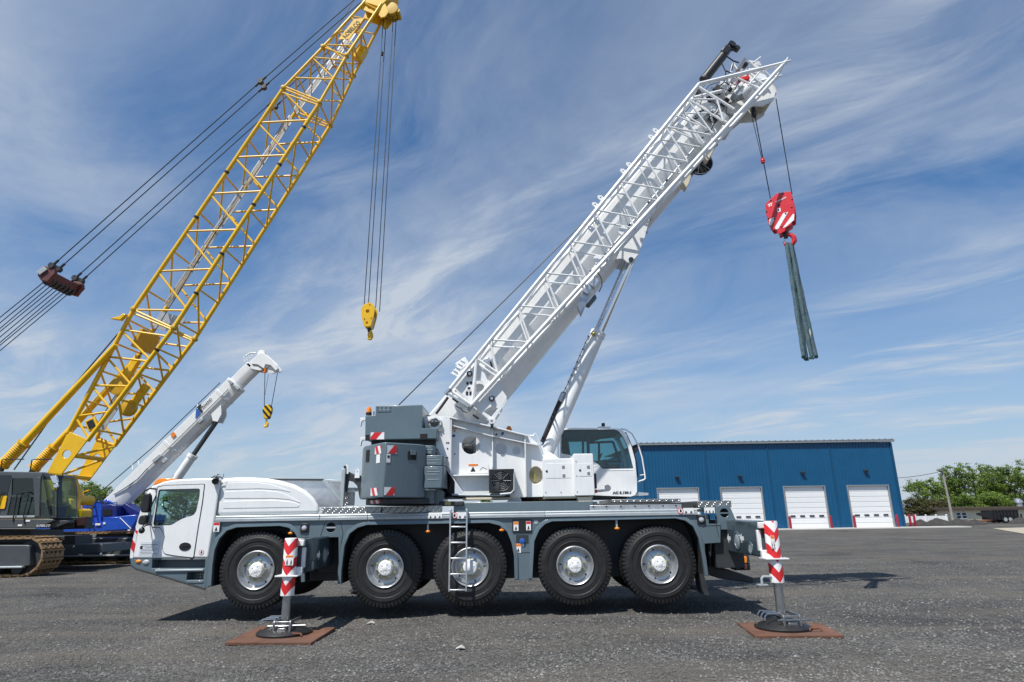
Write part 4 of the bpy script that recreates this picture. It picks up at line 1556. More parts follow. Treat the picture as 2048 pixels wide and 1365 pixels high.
def decal(px0, py0, px1, py1, Y, parent, head='orange_print', body='white_print', marks=2, frac=.3, seed=1):
    """small safety label: white card, coloured header band and black pictogram marks"""
    a, b = P(px0, py0, Y), P(px1, py1, Y)
    x0, x1, z0, z1 = a.x, b.x, b.z, a.z
    e = part_empty('safety_label', parent, ((x0 + x1) / 2, Y, (z0 + z1) / 2))
    MB().box2((x0, Y - .004, z0), (x1, Y, z1)).build('card', body, e)
    if head:
        MB().box2((x0 + .004, Y - .0055, z1 - (z1 - z0) * frac), (x1 - .004, Y - .004, z1 - .004)).build('header_band', head, e)
    rnd = random.Random(seed)
    mb = MB()
    h = (z1 - z0) * (1 - frac)
    for k in range(marks):
        xc = x0 + (x1 - x0) * (k + .5) / marks
        w = (x1 - x0) / marks * .24
        zc = z0 + h * .5
        mb.add([(xc - w, Y - .0055, zc - h * .28), (xc + w, Y - .0055, zc - h * .28), (xc, Y - .0055, zc + h * .30)], [(0, 1, 2)])
        mb.add([(xc - w * 1.2, Y - .0055, zc - h * .42), (xc + w * rnd.uniform(.4, 1.2), Y - .0055, zc - h * .42), (xc + w * .8, Y - .0055, zc - h * .34), (xc - w * 1.2, Y - .0055, zc - h * .34)], [(0, 1, 2, 3)])
    mb.build('pictogram', 'black_print', e)
    return e


decal(428, 1045.5, 438, 1064, SY - .04, crane, 'red_print', marks=1, seed=2)
# round hand-stop sign
hs = PX(403, 1105, SY)
MB().plate(circle(hs[0], hs[1], .05, n=24), SY - .005, SY, holes=[circle(hs[0], hs[1], .042, n=24)]).build('sign_ring', 'red_print', cabo)
MB().plate(circle(hs[0], hs[1], .042, n=24), SY - .004, SY).build('sign_disc', 'white_print', cabo)
MB().plate(roundpoly([(hs[0] - .018, hs[1] - .025), (hs[0] + .016, hs[1] - .025), (hs[0] + .02, hs[1] + .012), (hs[0] + .008, hs[1] + .03), (hs[0] - .01, hs[1] + .018)], .006), SY - .0055, SY - .004).build('hand_mark', 'black_print', cabo)

# --- grey bumper and steps under the cab
bump_px = [(260, 1118.4), (416.4, 1117.6), (411, 1177.5), (340, 1156.5), (272, 1137), (262, 1130)]
r1 = outline([(305, 1119.5), (410.5, 1119), (409.5, 1136.5), (303, 1137)], SY)
r2 = outline([(375, 1144.5), (408, 1144), (407, 1160), (372, 1161)], SY)
mb = MB().plate(outline(bump_px, SY), SY, SY + .06, holes=[r1, r2])
mb.build('bumper_side', 'grey_paint', cabo, bevel=.008)
bo = outline(bump_px, SY)
mb = MB().plate([(bo[0][0], bo[0][1]), (bo[1][0], bo[1][1]), (bo[2][0], bo[2][1]), (bo[3][0], bo[3][1]), (bo[4][0], bo[4][1]), (bo[5][0], bo[5][1])], SY + .26, FYR)
mb.build('bumper', 'grey_paint', cabo, bevel=.02)
for rr in (r1, r2):
    n = 4
    MB().add([(a, SY + .06, b) for a, b in rr] + [(a, SY + .26, b) for a, b in rr], [(i, (i + 1) % n, (i + 1) % n + n, i + n) for i in range(n)]).build('step_well', 'grey_paint', cabo, smooth=False)
s0, s1 = P(311, 1143.5, SY), P(408, 1137, SY)
MB().box2((s0.x, SY - .03, s0.z), (s1.x, SY + .22, P(408, 1138, SY).z)).build('step', 'silver_rail', cabo, bevel=.008)
s0 = P(375, 1167, SY)
MB().box2((s0.x, SY - .012, s0.z), (P(407, 1163, SY).x, SY + .2, P(390, 1162, SY).z)).build('step', 'grey_paint', cabo, bevel=.006)
for k in range(3):
    for j in range(2):
        c = P(391 + k * 6.5, 1150 + j * 5.5, SY + .18)
        MB().lathe([(0, .018), (.012, .016)], origin=(c.x, SY + .259, c.z), axis=(0, -1, 0), n=10).build('step_stud', 'lamp_clear', cabo)
# edge strip along the bottom
mb = MB()
e = outline([(262, 1131), (272, 1138.5), (340, 1158), (410.5, 1179)], SY)
mb.path([(a, SY + .01, b) for a, b in e], .018, 8)
mb.build('bumper_edge', 'panel_seam', cabo)
c = P(277, 1123.5, SY)
MB().sphere((c.x, SY, c.z), .058, 14, 8, (1, .45, .62)).build('turn_signal', 'amber', cabo)
c = P(292, 1125, SY)
MB().sphere((c.x, SY, c.z), .070, 16, 9, (1, .4, .7)).build('fog_lamp', 'lamp_clear', cabo)

# --- white engine hood
hood_px = [(441, 957), (470, 955), (505, 955), (535, 957), (562, 961.5), (590, 969.5), (612, 981), (628, 995), (637, 1009), (640, 1020), (639, 1029.5), (432.5, 1032.5), (434, 1012), (437.5, 985)]
ho = outline(hood_px, SY + .03)
hx0 = min(p[0] for p in ho)
far_o = [(hx0 + (a - hx0) * .62, b) for a, b in ho]
n = len(ho)
mb = MB()
mb.add([(a, SY + .03, b) for a, b in ho] + [(a, CY + .5, b) for a, b in far_o], [(i, (i + 1) % n, (i + 1) % n + n, i + n) for i in range(n)] + [tuple(range(n)), tuple(range(n, 2 * n))])
merge_bevel(mb, 'engine_hood', 'white_paint', crane, .09, angle=40, seg=5)
# pressed panels in the hood side
press = [[(452, 967), (480, 965), (515, 965.5), (545, 970.5), (572, 979.5), (583, 984.5), (560, 980), (520, 977.5), (449, 979)],
         [(448, 984), (520, 981), (556, 984), (575, 991), (590, 999), (603, 1006.5), (577, 999), (545, 996.5), (447, 997)],
         [(446, 1003), (545, 1000.5), (578, 1003), (592, 1006), (600, 1011.5), (596, 1015), (560, 1015.5), (445, 1017.5)]]
for pl in press:
    MB().plate(roundpoly(outline(pl, SY + .03), .04, 4), SY + .023, SY + .04).build('pressed_panel', 'white_paint', crane, bevel=.006, seg=3)
MB().path([(a, SY + .028, b) for a, b in outline([(441, 962), (436.5, 1000), (432.2, 1032)], SY + .03)], .008, 5).build('hood_seam', 'panel_seam', crane)

# --- lamps, labels and fittings on the side panel
def side_lamp(px, py, Y=SY):
    c = P(px, py, Y)
    e = part_empty('marker_lamp', crane, c)
    MB().box((c.x, Y + .02, c.z + .10), (.035, .03, .17)).build('bracket', 'silver_rail', e)
    MB().sphere((c.x, Y - .01, c.z), .052, 14, 8, (1, .6, .52)).build('lens', 'amber', e)


side_lamp(581.5, 1067, SY + .02)
side_lamp(855.5, 1063.5)
side_lamp(1003.5, 1061)
side_lamp(1234, 1057.5)


def square_lamp(px, py):
    c = P(px, py, SY)
    e = part_empty('work_lamp', crane, c)
    MB().box((c.x, SY - .012, c.z), (.16, .03, .17)).build('housing', 'black_plastic', e, bevel=.008)
    MB().lathe([(0, .05), (.02, .047), (.03, .03), (.032, .001)], origin=(c.x, SY - .025, c.z), axis=(0, -1, 0), n=18).build('lens', 'lamp_clear', e)


square_lamp(609.5, 1056.5)
square_lamp(1402, 1040)
# black control box with labels
b_, t_ = P(1064, 1065, SY), P(1024.5, 1039.5, SY)
MB().plate(roundpoly([(t_.x, b_.z), (b_.x, b_.z), (b_.x, t_.z), (t_.x, t_.z)], .02), SY - .02, SY + .01).build('control_box', 'black_plastic', crane, bevel=.006)
decal(1027, 1044, 1037, 1062, SY - .021, crane, 'orange_print', marks=1, seed=4)
decal(1052, 1043, 1062, 1061, SY - .021, crane, 'red_print', marks=1, seed=5)
c = P(1072, 1044.5, SY)
MB().lathe([(0, .045), (.006, .043)], origin=c, axis=(0, -1, 0), n=20).build('reflector', 'silver_rail', crane)
rb, rt = P(1057, 1087, SY), P(1032, 1070.5, SY)
MB().box2((rt.x, SY - .006, rb.z), (rb.x, SY - .001, rt.z)).build('filler_recess', 'panel_seam', crane)
c = P(1044.5, 1082.5, SY)
MB().lathe([(0, .055), (.035, .05), (.04, .03)], origin=c, axis=(0, -1, 0), n=18).build('filler_cap', 'blue_print', crane)
decal(1031, 1088, 1042, 1106, SY - .003, crane, 'orange_print', marks=1, seed=6)
decal(1043, 1088, 1048, 1094, SY - .003, crane, None, marks=1, seed=7)
decal(857, 1027, 884, 1037, SY - .048, crane, None, marks=3, seed=8)
decal(915, 1025, 935, 1037.5, SY - .052, crane, None, marks=2, seed=9)
decal(1366, 1016.5, 1388, 1027.5, SY - .048, crane, None, marks=2, seed=10)
decal(1408, 1015.5, 1430, 1026.5, SY - .048, crane, None, marks=3, seed=11)
for px, py in ((909, 1031), (1361, 1022)):
    h_ = PX(px, py, SY - .05)
    MB().plate(circle(h_[0], h_[1], .058, n=24), SY - .056, SY - .045, holes=[circle(h_[0], h_[1], .048, n=24)]).build('sign_ring', 'red_print', crane)
    MB().plate(circle(h_[0], h_[1], .048, n=24), SY - .054, SY - .045).build('sign_disc', 'white_print', crane)
    MB().plate(roundpoly([(h_[0] - .02, h_[1] - .028), (h_[0] + .018, h_[1] - .028), (h_[0] + .022, h_[1] + .014), (h_[0] + .008, h_[1] + .034), (h_[0] - .012, h_[1] + .02)], .006), SY - .057, SY - .054).build('hand_mark', 'black_print', crane)
# panel seams
for pts in ([(650, 1046), (643, 1066), (640, 1076)], [(681, 1044), (686, 1066), (682, 1090), (680, 1110)], [(1029, 1106), (1065, 1105)], [(1409, 1052), (1441, 1051)], [(522, 1044), (522, 1053)], [(770, 1040), (770, 1049)], [(1147, 1033), (1147, 1042)], [(1316, 1029), (1316, 1038)], [(1430, 1030), (1432, 1050), (1438, 1075)]):
    MB().path([(P(a, b, SY).x, SY - .001, P(a, b, SY).z) for a, b in pts], .006, 5).build('seam', 'panel_seam', crane)

# --- rear upright and tail
ru = outline([(1432, 1012), (1459, 1011), (1474, 1045), (1473, 1060), (1441, 1060), (1432, 1040)], SY + .02)
cc = PX(1449, 1026.5, SY + .02)
MB().plate(ru, SY + .02, SY + .10, holes=[circle(cc[0], cc[1], .085, n=20)]).build('rear_upright', 'grey_paint', crane, bevel=.008)
MB().box2((cc[0] - .11, SY + .10, cc[1] - .11), (cc[0] + .11, SY + .12, cc[1] + .11)).build('recess_back', 'matte_black', crane)
MB().box((cc[0], SY + .03, cc[1]), (.18, .03, .028)).build('recess_bar', 'grey_paint', crane)
MB().plate(ru, FYR - .10, FYR - .02).build('rear_upright', 'grey_paint', crane)
# mud flap
fl = outline([(1399, 1148), (1408, 1150), (1419, 1191), (1409, 1190), (1404, 1176)], SY + .06)
MB().plate(fl, SY + .06, SY + .46).build('mud_flap', 'chassis_dark', crane)
# tail: rear cross member, tow bar and lamps
tl, tr_ = P(1412, 1090, SY + .5), P(1470, 1148, SY + .5)
MB().box2((P(1415, 1090, SY + .45).x, SY + .45, .80), (P(1455, 1090, SY + .45).x, FYR - .45, 1.5)).build('rear_crossmember', 'chassis_dark', crane, bevel=.02)
q = P(1466, 1110, SY + 1.1)
MB().plate(outline([(1418, 1135), (1456, 1139), (1508, 1156), (1508, 1167), (1440, 1158), (1418, 1150)], SY + .8), SY + .8, SY + 1.5).build('tow_bar', 'chassis_dark', crane, bevel=.02)
lz = P(1478, 1115, SY + 1.3)
MB().box((lz.x, SY + 1.3, lz.z - .05), (.34, .3, .40)).build('rear_lamp_bracket', 'chassis_dark', crane, bevel=.02)
c = P(1488, 1120, SY + 1.12)
MB().box((c.x, SY + 1.12, c.z), (.10, .12, .14)).build('tail_lamp', 'amber', crane, bevel=.02)
c = P(1489, 1134, SY + 1.12)
MB().box((c.x, SY + 1.12, c.z), (.09, .12, .11)).build('tail_lamp', 'dark_red', crane, bevel=.02)

# --- ladder hooked on the rail
LY = SY - .17
lad = thing('ladder', 'aluminium hook-on ladder hanging from the deck rail before the third wheel', 'ladder', (P(915, 1180, LY).x, LY, P(915, 1183, LY).z))
l0, l1 = P(902.5, 1019, SY - .10), P(896.5, 1184, LY)
r0_, r1_ = P(934.5, 1018, SY - .10), P(931.5, 1183, LY)
xl, xr = (l0.x + l1.x) / 2, (r0_.x + r1_.x) / 2
for x in (xl, xr):
    mb = MB()
    mb.bar((x, LY, l1.z), (x, SY - .08, l0.z), .030, .055, up=(0, 1, 0))
    mb.bar((x, SY - .08, l0.z - .02), (x, SY + .06, l0.z - .02), .03, .03)
    mb.build('stile', 'aluminium', lad, bevel=.005)
for k in range(5):
    py = 1054.5 + k * 31.5
    z = P(916, py, LY).z
    t = (z - l1.z) / (l0.z - l1.z)
    y = LY + (SY - .08 - LY) * t
    MB().box(((xl + xr) / 2, y, z), (xr - xl - .02, .04, .028)).build('rung', 'aluminium', lad, bevel=.005)

# --- outriggers
pattern_mat('chevron', (0.62, 0.020, 0.022), (0.80, 0.80, 0.80), 'chev', 0.315, slope=1.3, phase=0.0, duty=.52)
mat('gloss_grey', (0.055, 0.078, 0.092), 0.16, var=0.06, coat=0.4)
mat('rust_mat', (0.135, 0.060, 0.036), 0.92, var=0.4, scale=2.2, bump=0.3, bscale=24, dirt=0.8, dirtcol=(0.075, 0.052, 0.042))


def outrigger(jx_px, top_px, bot_px, foot_px, beam_face, side, JY, labels):
    foot = G(*foot_px, .03)
    JY = foot.y
    top = P(*top_px, JY)
    bot = P(*bot_px, JY)
    jx = (top.x + bot.x + foot.x) / 3
    e = part_empty('outrigger', crane, (jx, JY, 0))
    rj = .112
    # beam
    bx0, bx1 = beam_face
    z1 = P(*labels['ztop'], JY + .25).z
    z0 = P(*labels['zbot'], JY + .25).z
    mb = MB()
    xi = bx1 if side < 0 else bx0          # visible inner face
    pr = roundpoly([(bx0, z0), (bx1, z0), (bx1, z1), (bx0, z1)], .03, 3)
    mb.plate(pr, JY + .14, SY + 1.2)
    mb.build('beam', 'gloss_grey', e, bevel=.01)
    # stiffener frame and round bosses on the inner face
    s = 1 if side < 0 else -1
    for (yy, zz_, rr_) in labels['boss']:
        MB().lathe([(0, rr_), (.012, rr_), (.014, rr_ * .84), (-.01, rr_ * .80), (-.012, .001)], origin=(xi, yy, zz_), axis=(s, 0, 0), n=28).build('boss_ring', 'grey_paint', e)
        MB().lathe([(.001, rr_ * .76), (.006, rr_ * .7), (.006, .001)], origin=(xi, yy, zz_), axis=(s, 0, 0), n=28).build('boss_plate', 'silver_rail', e)
    for (yy, zz_) in labels['arrow']:
        sg = 1 if side < 0 else -1
        pts = [(yy - .10, zz_ + .035), (yy, zz_ + .035), (yy, zz_ + .085), (yy + .09, zz_), (yy, zz_ - .085), (yy, zz_ - .035), (yy - .10, zz_ - .035)]
        MB().plate(pts, xi + s * .001, xi + s * .004, axis='x').build('arrow_mark', 'white_print', e)
    # white end bracket
    mb = MB()
    xo = jx - side * .02
    mb.box2((min(xo, xi), JY + .06, z1 - .12), (max(xo, xi), JY + .13, z1 - .02)).box2((min(xo, xi), JY + .06, z0 + .0), (max(xo, xi), JY + .13, z0 + .12))
    mb.box2((xi - .05 if s > 0 else xi - .012, JY + .131, z0 + .1), (xi + (0.012 if s > 0 else .05), JY + .20, z1 - .15))
    mb.build('end_bracket', 'white_paint', e, bevel=.01)
    MB().box2((jx - .19, JY - .14, z0 - .022), (jx + .19, JY + .2, z0)).build('bracket_flange', 'white_paint', e, bevel=.004)
    o = MB().lathe([(bot.z, rj), (top.z - .015, rj), (top.z, rj * .93)], origin=(jx, JY, 0), axis=(0, 0, 1), n=40).build('jack_tube', 'chevron', e, origin=(jx, JY, bot.z))
    MB().lathe([(.16, .072), (bot.z + .02, .072)], origin=(jx, JY, 0), axis=(0, 0, 1), n=28).build('jack_rod', 'steel', e)
    MB().lathe([(.05, .135), (.11, .115), (.13, .085), (.22, .08)], origin=(jx, JY, 0), axis=(0, 0, 1), n=28).build('rod_socket', 'chassis_dark', e)
    MB().lathe([(.0, .44), (.03, .445), (.04, .435), (.15, .16), (.16, .14)], origin=(jx, JY, .02), axis=(0, 0, 1), n=48).build('foot_pad', 'black_plastic', e)
    # galvanised clamp frame on the pad
    mb = MB()
    for sx in (-.13, .13):
        mb.box((jx + .05 + sx, JY - .04, .235), (.03, .50, .045))
        mb.box((jx + .05 + sx, JY - .28, .165), (.035, .04, .16))
    mb.box((jx + .05, JY - .27, .23), (.29, .035, .035))
    mb.box((jx + .05, JY - .295, .11), (.14, .02, .07))
    mb.build('pad_clamp', 'steel', e, bevel=.006)
    mb = MB()
    for k in range(3):
        y = JY - .18 + k * .16
        mb.path([(jx - .36, y - .05, .23 - .01 * k), (jx - .30, y, .265), (jx - .10, y, .265)], .013, 6)
        mb.path([(jx - .36, y - .05, .23 - .01 * k), (jx - .365, y - .055, .17)], .012, 6)
    mb.path([(jx - .18, JY - .29, .18), (jx + .42, JY - .24, .18)], .013, 6)
    tag(mb.build('clamp_pins', 'steel', e), kind='stuff')
    d = labels['decal']
    decal(*d, JY - rj - .004, e, 'orange_print', marks=2, frac=.22, seed=labels.get('seed', 3))
    return e, jx, JY


fl_ = G(566, 1266, .03)
JYL = fl_.y
bfL = (P(582, 1120, JYL).x - .10, P(609, 1110, JYL + .14).x)
zb_ = lambda px, py, Y: P(px, py, Y).z
outr, ljx, ljy = outrigger(0, (585.5, 1076.5), (575, 1191), (566, 1266), bfL, -1, JYL, dict(
    ztop=(609, 1077), zbot=(609, 1147), ph=.05, boss=[(JYL + .62, zb_(619, 1131, JYL + .5), .10), (JYL + 1.35, zb_(651, 1111, SY - .2), .155)],
    arrow=[(JYL + .95, zb_(631, 1110, SY - .5)), (SY - .02, zb_(669, 1107, SY))], decal=(571.5, 1111, 586, 1131), seed=3))
fr_ = G(1569, 1255, .03)
JYR = fr_.y
xf = P(1517, 1080, JYR + .14).x
bfR = (xf, P(1556, 1100, JYR).x + .02)
outr2, rjx, rjy = outrigger(0, (1536.5, 1042.5), (1555.5, 1165), (1569, 1255), bfR, 1, JYR, dict(
    ztop=(1525, 1042), zbot=(1525, 1114), ph=.10, boss=[(JYR + .55, zb_(1506, 1097, JYR + .5), .105), (JYR + 1.2, zb_(1468, 1080, SY - .25), .165)],
    arrow=[(JYR + .95, zb_(1490, 1076, SY - .6)), (SY - .02, zb_(1446, 1077, SY))], decal=(1540, 1072, 1551, 1097), seed=4))
# L-shaped crank hook on the right jack
c = P(1544, 1154, rjy)
mb = MB().path([(c.x + .02, rjy - .02, c.z), (c.x - .17, rjy - .06, c.z + .01), (c.x - .20, rjy - .06, c.z - .02), (c.x - .20, rjy - .06, c.z - .10)], .022, 8)
mb.box((c.x - .2, rjy - .06, c.z - .115), (.16, .12, .015))
mb.build('crank_hook', 'silver_rail', outr2)
# the two far outriggers, seen only between the wheels
for (jx, yy) in ((ljx, 2 * CY - ljy), (rjx, 2 * CY - rjy)):
    e = part_empty('outrigger', crane, (jx, yy, 0))
    MB().box2((jx - .25, CY, .98), (jx + .25, yy - .14, 1.55)).build('beam', 'gloss_grey', e, bevel=.01)
    MB().lathe([(.45, .12), (1.58, .12)], origin=(jx, yy, 0), axis=(0, 0, 1), n=24).build('jack_tube', 'chevron', e, origin=(jx, yy, 0.05))
    MB().lathe([(.03, .42), (.05, .42), (.13, .15), (.14, .08), (.5, .07)], origin=(jx, yy, 0), axis=(0, 0, 1), n=24).build('foot_pad', 'black_rubber', e)
# outrigger box housing on the carrier
MB().box2((bfL[0] - .02, SY + .45, .80), (bfL[1] + .25, FYR - .1, 1.6)).build('outrigger_box', 'chassis_dark', crane, bevel=.01)
MB().box2((bfR[0] - .25, SY + .10, .80), (bfR[1] + .03, FYR - .1, 1.6)).build('outrigger_box', 'chassis_dark', crane, bevel=.01)

# steel mats under the jacks
def steel_mat(px4, lab, seed):
    pts = [G(*p, .0) for p in px4]
    c = sum(pts, Vector()) / 4
    c.z = 0
    n = 4
    mb = MB()
    lo = [(p.x - c.x, p.y - c.y, -.03) for p in pts]
    hi = [(p.x - c.x, p.y - c.y, .018) for p in pts]
    mb.hull3(lo, hi)
    o = thing('steel_mat', lab, 'mat', (c.x, c.y, 0), 'steel mats under the jacks')
    b = mb.build('plate', 'rust_mat', o, bevel=.008)
    b.location = (0, 0, 0)
    rnd = random.Random(seed)
    for (fx, fy) in ((.62, -.02), (-.75, .85)):
        m2 = MB()
        m2.path([(fx * .5 - .10, fy * .5 - .30, .035), (fx * .5 - .07, fy * .5 - .27, .07), (fx * .5 + .07, fy * .5 - .27, .065), (fx * .5 + .10, fy * .5 - .30, .035)], .014, 6)
        hnd = m2.build('lifting_loop', 'rust', o)
        hnd.location = (0, 0, 0)
    return o


steel_mat([(450, 1287), (622, 1288), (671, 1257), (517, 1255)], 'rusty brown steel mat under the left striped jack', 1)
steel_mat([(1511, 1274.5), (1688, 1273.5), (1640, 1248.5), (1474, 1247.5)], 'rusty brown steel mat under the right striped jack', 2)
# ------------------------------------------------------------------ crane superstructure
UYp = 13.30                     # near side plate of the turntable frame


def ob_(pts, Y):
    return outline(pts, Y)


# --- lower counterweight: flared block with a corner standing out over the carrier side
zt_, zb2 = P(768, 885, 12.0).z, P(766, 996, 12.0).z
plan_n = [(P(723, 950, 13.0).x, 13.0), (P(727, 950, 12.6).x, 12.6), (P(762, 950, 12.02).x, 12.02), (P(769.5, 950, 11.99).x, 11.99), (P(836, 950, 12.42).x, 12.42), (P(850, 950, 12.60).x, 12.60), (P(853, 950, 13.3).x, 13.3)]
plan = plan_n + [(x, 2 * CY - y) for x, y in reversed(plan_n)]
mb = MB()
mb.hull3([(x, y, zb2) for x, y in plan], [(x, y, zt_) for x, y in plan])
mb.build('counterweight', 'grey_paint', crane, bevel=.02)
p2 = [(x * .985 + .03 + (0.02 if y < CY else .02), CY + (y - CY) * .93) for x, y in plan]
zb3 = P(766, 1009, 12.2).z
mb = MB()
mb.hull3([(x, y, zb3) for x, y in p2], [(x, y, zb2 - .004) for x, y in p2])
mb.build('counterweight_base', 'chassis_dark', crane, bevel=.02)
xb0 = P(800, 1000, 12.7).x
MB().box2((xb0, 12.75, P(860, 1008, 12.8).z), (P(868, 1000, 12.75).x, FYR - .1, P(860, 981, 12.8).z)).build('counterweight_base', 'grey_paint', crane, bevel=.015)


def facet_quad(a2, b2, u0, u1, z0, z1, name, m, parent, off=.006, thick=.004, **kw):
    """rectangle lying on the upright facet that runs from plan point a2 to b2"""
    a, b = Vector((*a2, 0)), Vector((*b2, 0))
    d = (b - a)
    L = d.length
    d.normalize()
    nrm = Vector((d.y, -d.x, 0))
    mb = MB()
    p, q = a + d * L * u0 + nrm * off, a + d * L * u1 + nrm * off
    w = (q - p).length
    mb.box((0, 0, (z1 - z0) / 2), (w, thick, z1 - z0))
    o = mb.build(name, m, parent)
    c = (p + q) / 2
    o.location = Vector((c.x, c.y, z0)) - world_loc(parent)
    o.rotation_euler = (0, 0, math.atan2(d.y, d.x))
    return o


def zcw(py, Y=12.2, px=770):
    return P(px, py, Y).z


LA, LB = plan_n[1], plan_n[2]
RA, RB = plan_n[3], plan_n[4]
facet_quad(LA, LB, .62, .97, zcw(909), zcw(893), 'hazard_stripes', 'stripe_left', crane)
facet_quad(RA, RB, .04, .32, zcw(909), zcw(893), 'hazard_stripes', 'stripe_right', crane)
facet_quad(LA, LB, .48, .88, zcw(991.5), zcw(976), 'hazard_stripes', 'stripe_left', crane)
facet_quad(RA, RB, .00, .30, zcw(991.5), zcw(975.5), 'hazard_stripes', 'stripe_right', crane)
facet_quad(LA, LB, .72, .92, zcw(927), zcw(910), 'safety_label', 'white_print', crane)
facet_quad(RA, RB, .03, .14, zcw(927), zcw(910), 'safety_label', 'white_print', crane)
facet_quad(RA, RB, .05, .12, zcw(918), zcw(913), 'label_pictogram', 'black_print', crane, off=.009)
facet_quad(RA, RB, .67, .93, zcw(920), zcw(903), 'lifting_pocket', 'matte_black', crane, thick=.012)
facet_quad(RA, RB, .74, .88, zcw(910), zcw(900), 'lifting_lug', 'grey_paint', crane, off=.02, thick=.05)
facet_quad(LA, LB, .12, .30, zcw(921), zcw(897), 'lifting_pocket', 'matte_black', crane, thick=.012)
pb = [(x, y) for x, y in p2]
facet_quad(pb[1], pb[2], .1, .7, zb3 + .02, zb2 - .03, 'hazard_stripes', 'stripe_left', crane)

# --- stacked side blocks
for (x0, y0, x1, y1, Y) in ((836, 910, 868.5, 891, 12.70), (848, 932.3, 888, 910.5, 12.62), (848, 977, 888, 933, 12.55)):
    a, b = P(x0, y0, Y), P(x1, y1, Y)
    pts = [(a.x, Y), (b.x - .04, Y), (b.x, Y + .04), (b.x, Y + .7), (a.x, Y + .7)]
    mb = MB().hull3([(x, y, a.z) for x, y in pts], [(x, y, b.z) for x, y in pts])
    blk = mb.build('counterweight_block', 'grey_paint', crane, bevel=.012)
    h = b.z - a.z
    for k, f in enumerate((.88, .76, .64, .40) if h > .3 else (.8, .55, .25)):
        MB().box2((a.x + .06, Y - .006, a.z + h * f - .006), (a.x + (.30 if k % 2 else .26), Y, a.z + h * f + .006)).build('cast_line', 'silver_rail', blk)

# --- upper block: winch housing
UB = 12.78
ub_px = [(751, 812), (845, 810), (843.5, 857), (874, 857), (873.5, 878), (730, 880), (730.5, 832), (750.5, 831)]
ubo = outline(ub_px, UB)
MB().plate(ubo, UB, 2 * CY - UB).build('winch_housing', 'grey_paint', crane, bevel=.015)
g0, g1 = P(755, 824.5, UB), P(782, 814, UB)
mb = MB()
for (a, b, c, d) in ((g0.x, g0.z, g1.x, g0.z + .012), (g0.x, g1.z - .012, g1.x, g1.z), (g0.x, g0.z, g0.x + .012, g1.z), (g1.x - .012, g0.z, g1.x, g1.z)):
    mb.box2((a, UB - .008, b), (c, UB - .001, d))
tag(mb.build('cast_plate_rim', 'grey_paint', crane), kind='stuff')
for k in range(2):
    for j in range(9):
        x = g0.x + .03 + j * .028
        z = g0.z + .03 + k * .04
        MB().box2((x, UB - .006, z), (x + .017, UB - .001, z + .024)).build('cast_letter_block', 'silver_rail', crane) if j % 3 != 2 else None
s0_, s1_ = P(741, 879.5, UB), P(769, 865, UB)
o = MB().box2((s0_.x, UB - .008, s0_.z), (s1_.x, UB - .001, s1_.z)).build('hazard_stripes', 'stripe_right', crane, origin=((s0_.x + s1_.x) / 2 - .1, UB, s0_.z))
for (px0, py0, px1, py1) in ((840, 879, 855, 868), (730.5, 882, 739, 870)):
    a, b = P(px0, py0, UB), P(px1, py1, UB)
    MB().box2((a.x, UB - .003, a.z), (b.x, UB + .02, b.z)).build('lifting_pocket', 'matte_black', crane)
zu0, zu1 = P(800, 889, UB + .2).z, P(800, 879, UB + .2).z
MB().box2((P(737, 884, UB).x, UB + .25, zu0 - .02), (P(868, 884, UB).x, 2 * CY - UB - .25, zu1 + .01)).build('winch_base', 'chassis_dark', crane)
c = P(737.5, 830, UB + .35)
be = part_empty('beacon', crane, c)
MB().lathe([(-.01, .062), (.045, .062), (.05, .056)], origin=c, axis=(0, 0, 1), n=20).build('base', 'black_plastic', be)
MB().lathe([(.05, .055), (.12, .053), (.155, .04), (.17, .015)], origin=c, axis=(0, 0, 1), n=20).build('lens', 'amber', be)
MB().box(c + Vector((.11, 0, .03)), (.02, .02, .08)).build('stub_aerial', 'black_plastic', crane)
for py in (845, 884):
    a = P(726, py, UB + .3)
    MB().plate([(a.x - .05, a.z - .09), (a.x - .03, a.z - .09), (a.x - .02, a.z), (a.x + .01, a.z + .03), (a.x + .06, a.z + .03), (a.x + .06, a.z + .09), (a.x - .05, a.z + .09)], UB + .25, UB + .32).build('hook_lug', 'white_paint', crane, bevel=.006)

# --- deck fittings behind the hood: aluminium guard, post, dark bracket
AYp = CY + .55
MB().plate(outline([(470, 959), (683, 961), (683, 1014), (470, 1016)], AYp), AYp, AYp + .04).build('aluminium_guard', 'aluminium', crane)
MB().plate(outline([(470, 957), (650, 958), (650, 961.5), (470, 960.5)], AYp - .08), AYp - .08, AYp + .06).build('guard_rail', 'chassis_dark', crane, bevel=.005)
MB().bar(P(648, 960, AYp - .35), P(681, 1001, AYp - .35), .07, .07, up=(0, 1, 0)).build('brace', 'silver_rail', crane, bevel=.008)
MB().bar(P(648, 961.5, AYp - .35), P(684, 964, AYp - .35), .06, .06, up=(0, 1, 0)).build('brace', 'silver_rail', crane, bevel=.008)
a = P(683.5, 1014, AYp - .45)
b = P(688.5, 938, AYp - .45)
MB().bar((a.x, a.y, a.z), (a.x, a.y, b.z), .085, .085).build('stand_post', 'silver_rail', crane, bevel=.01)
MB().bar((a.x + .02, a.y - .0, b.z), (a.x + .02, a.y, b.z + .07), .05, .05).build('post_cap', 'chassis_dark', crane, bevel=.008)
arch_o = outline([(688, 950), (697, 944), (708, 949), (720, 951), (723, 960), (723, 1000), (719, 997), (714, 972), (706, 964), (696, 961.5), (692, 985), (688, 985)], AYp - .4)
MB().plate(arch_o, AYp - .40, AYp - .28).build('arched_bracket', 'chassis_dark', crane, bevel=.01)
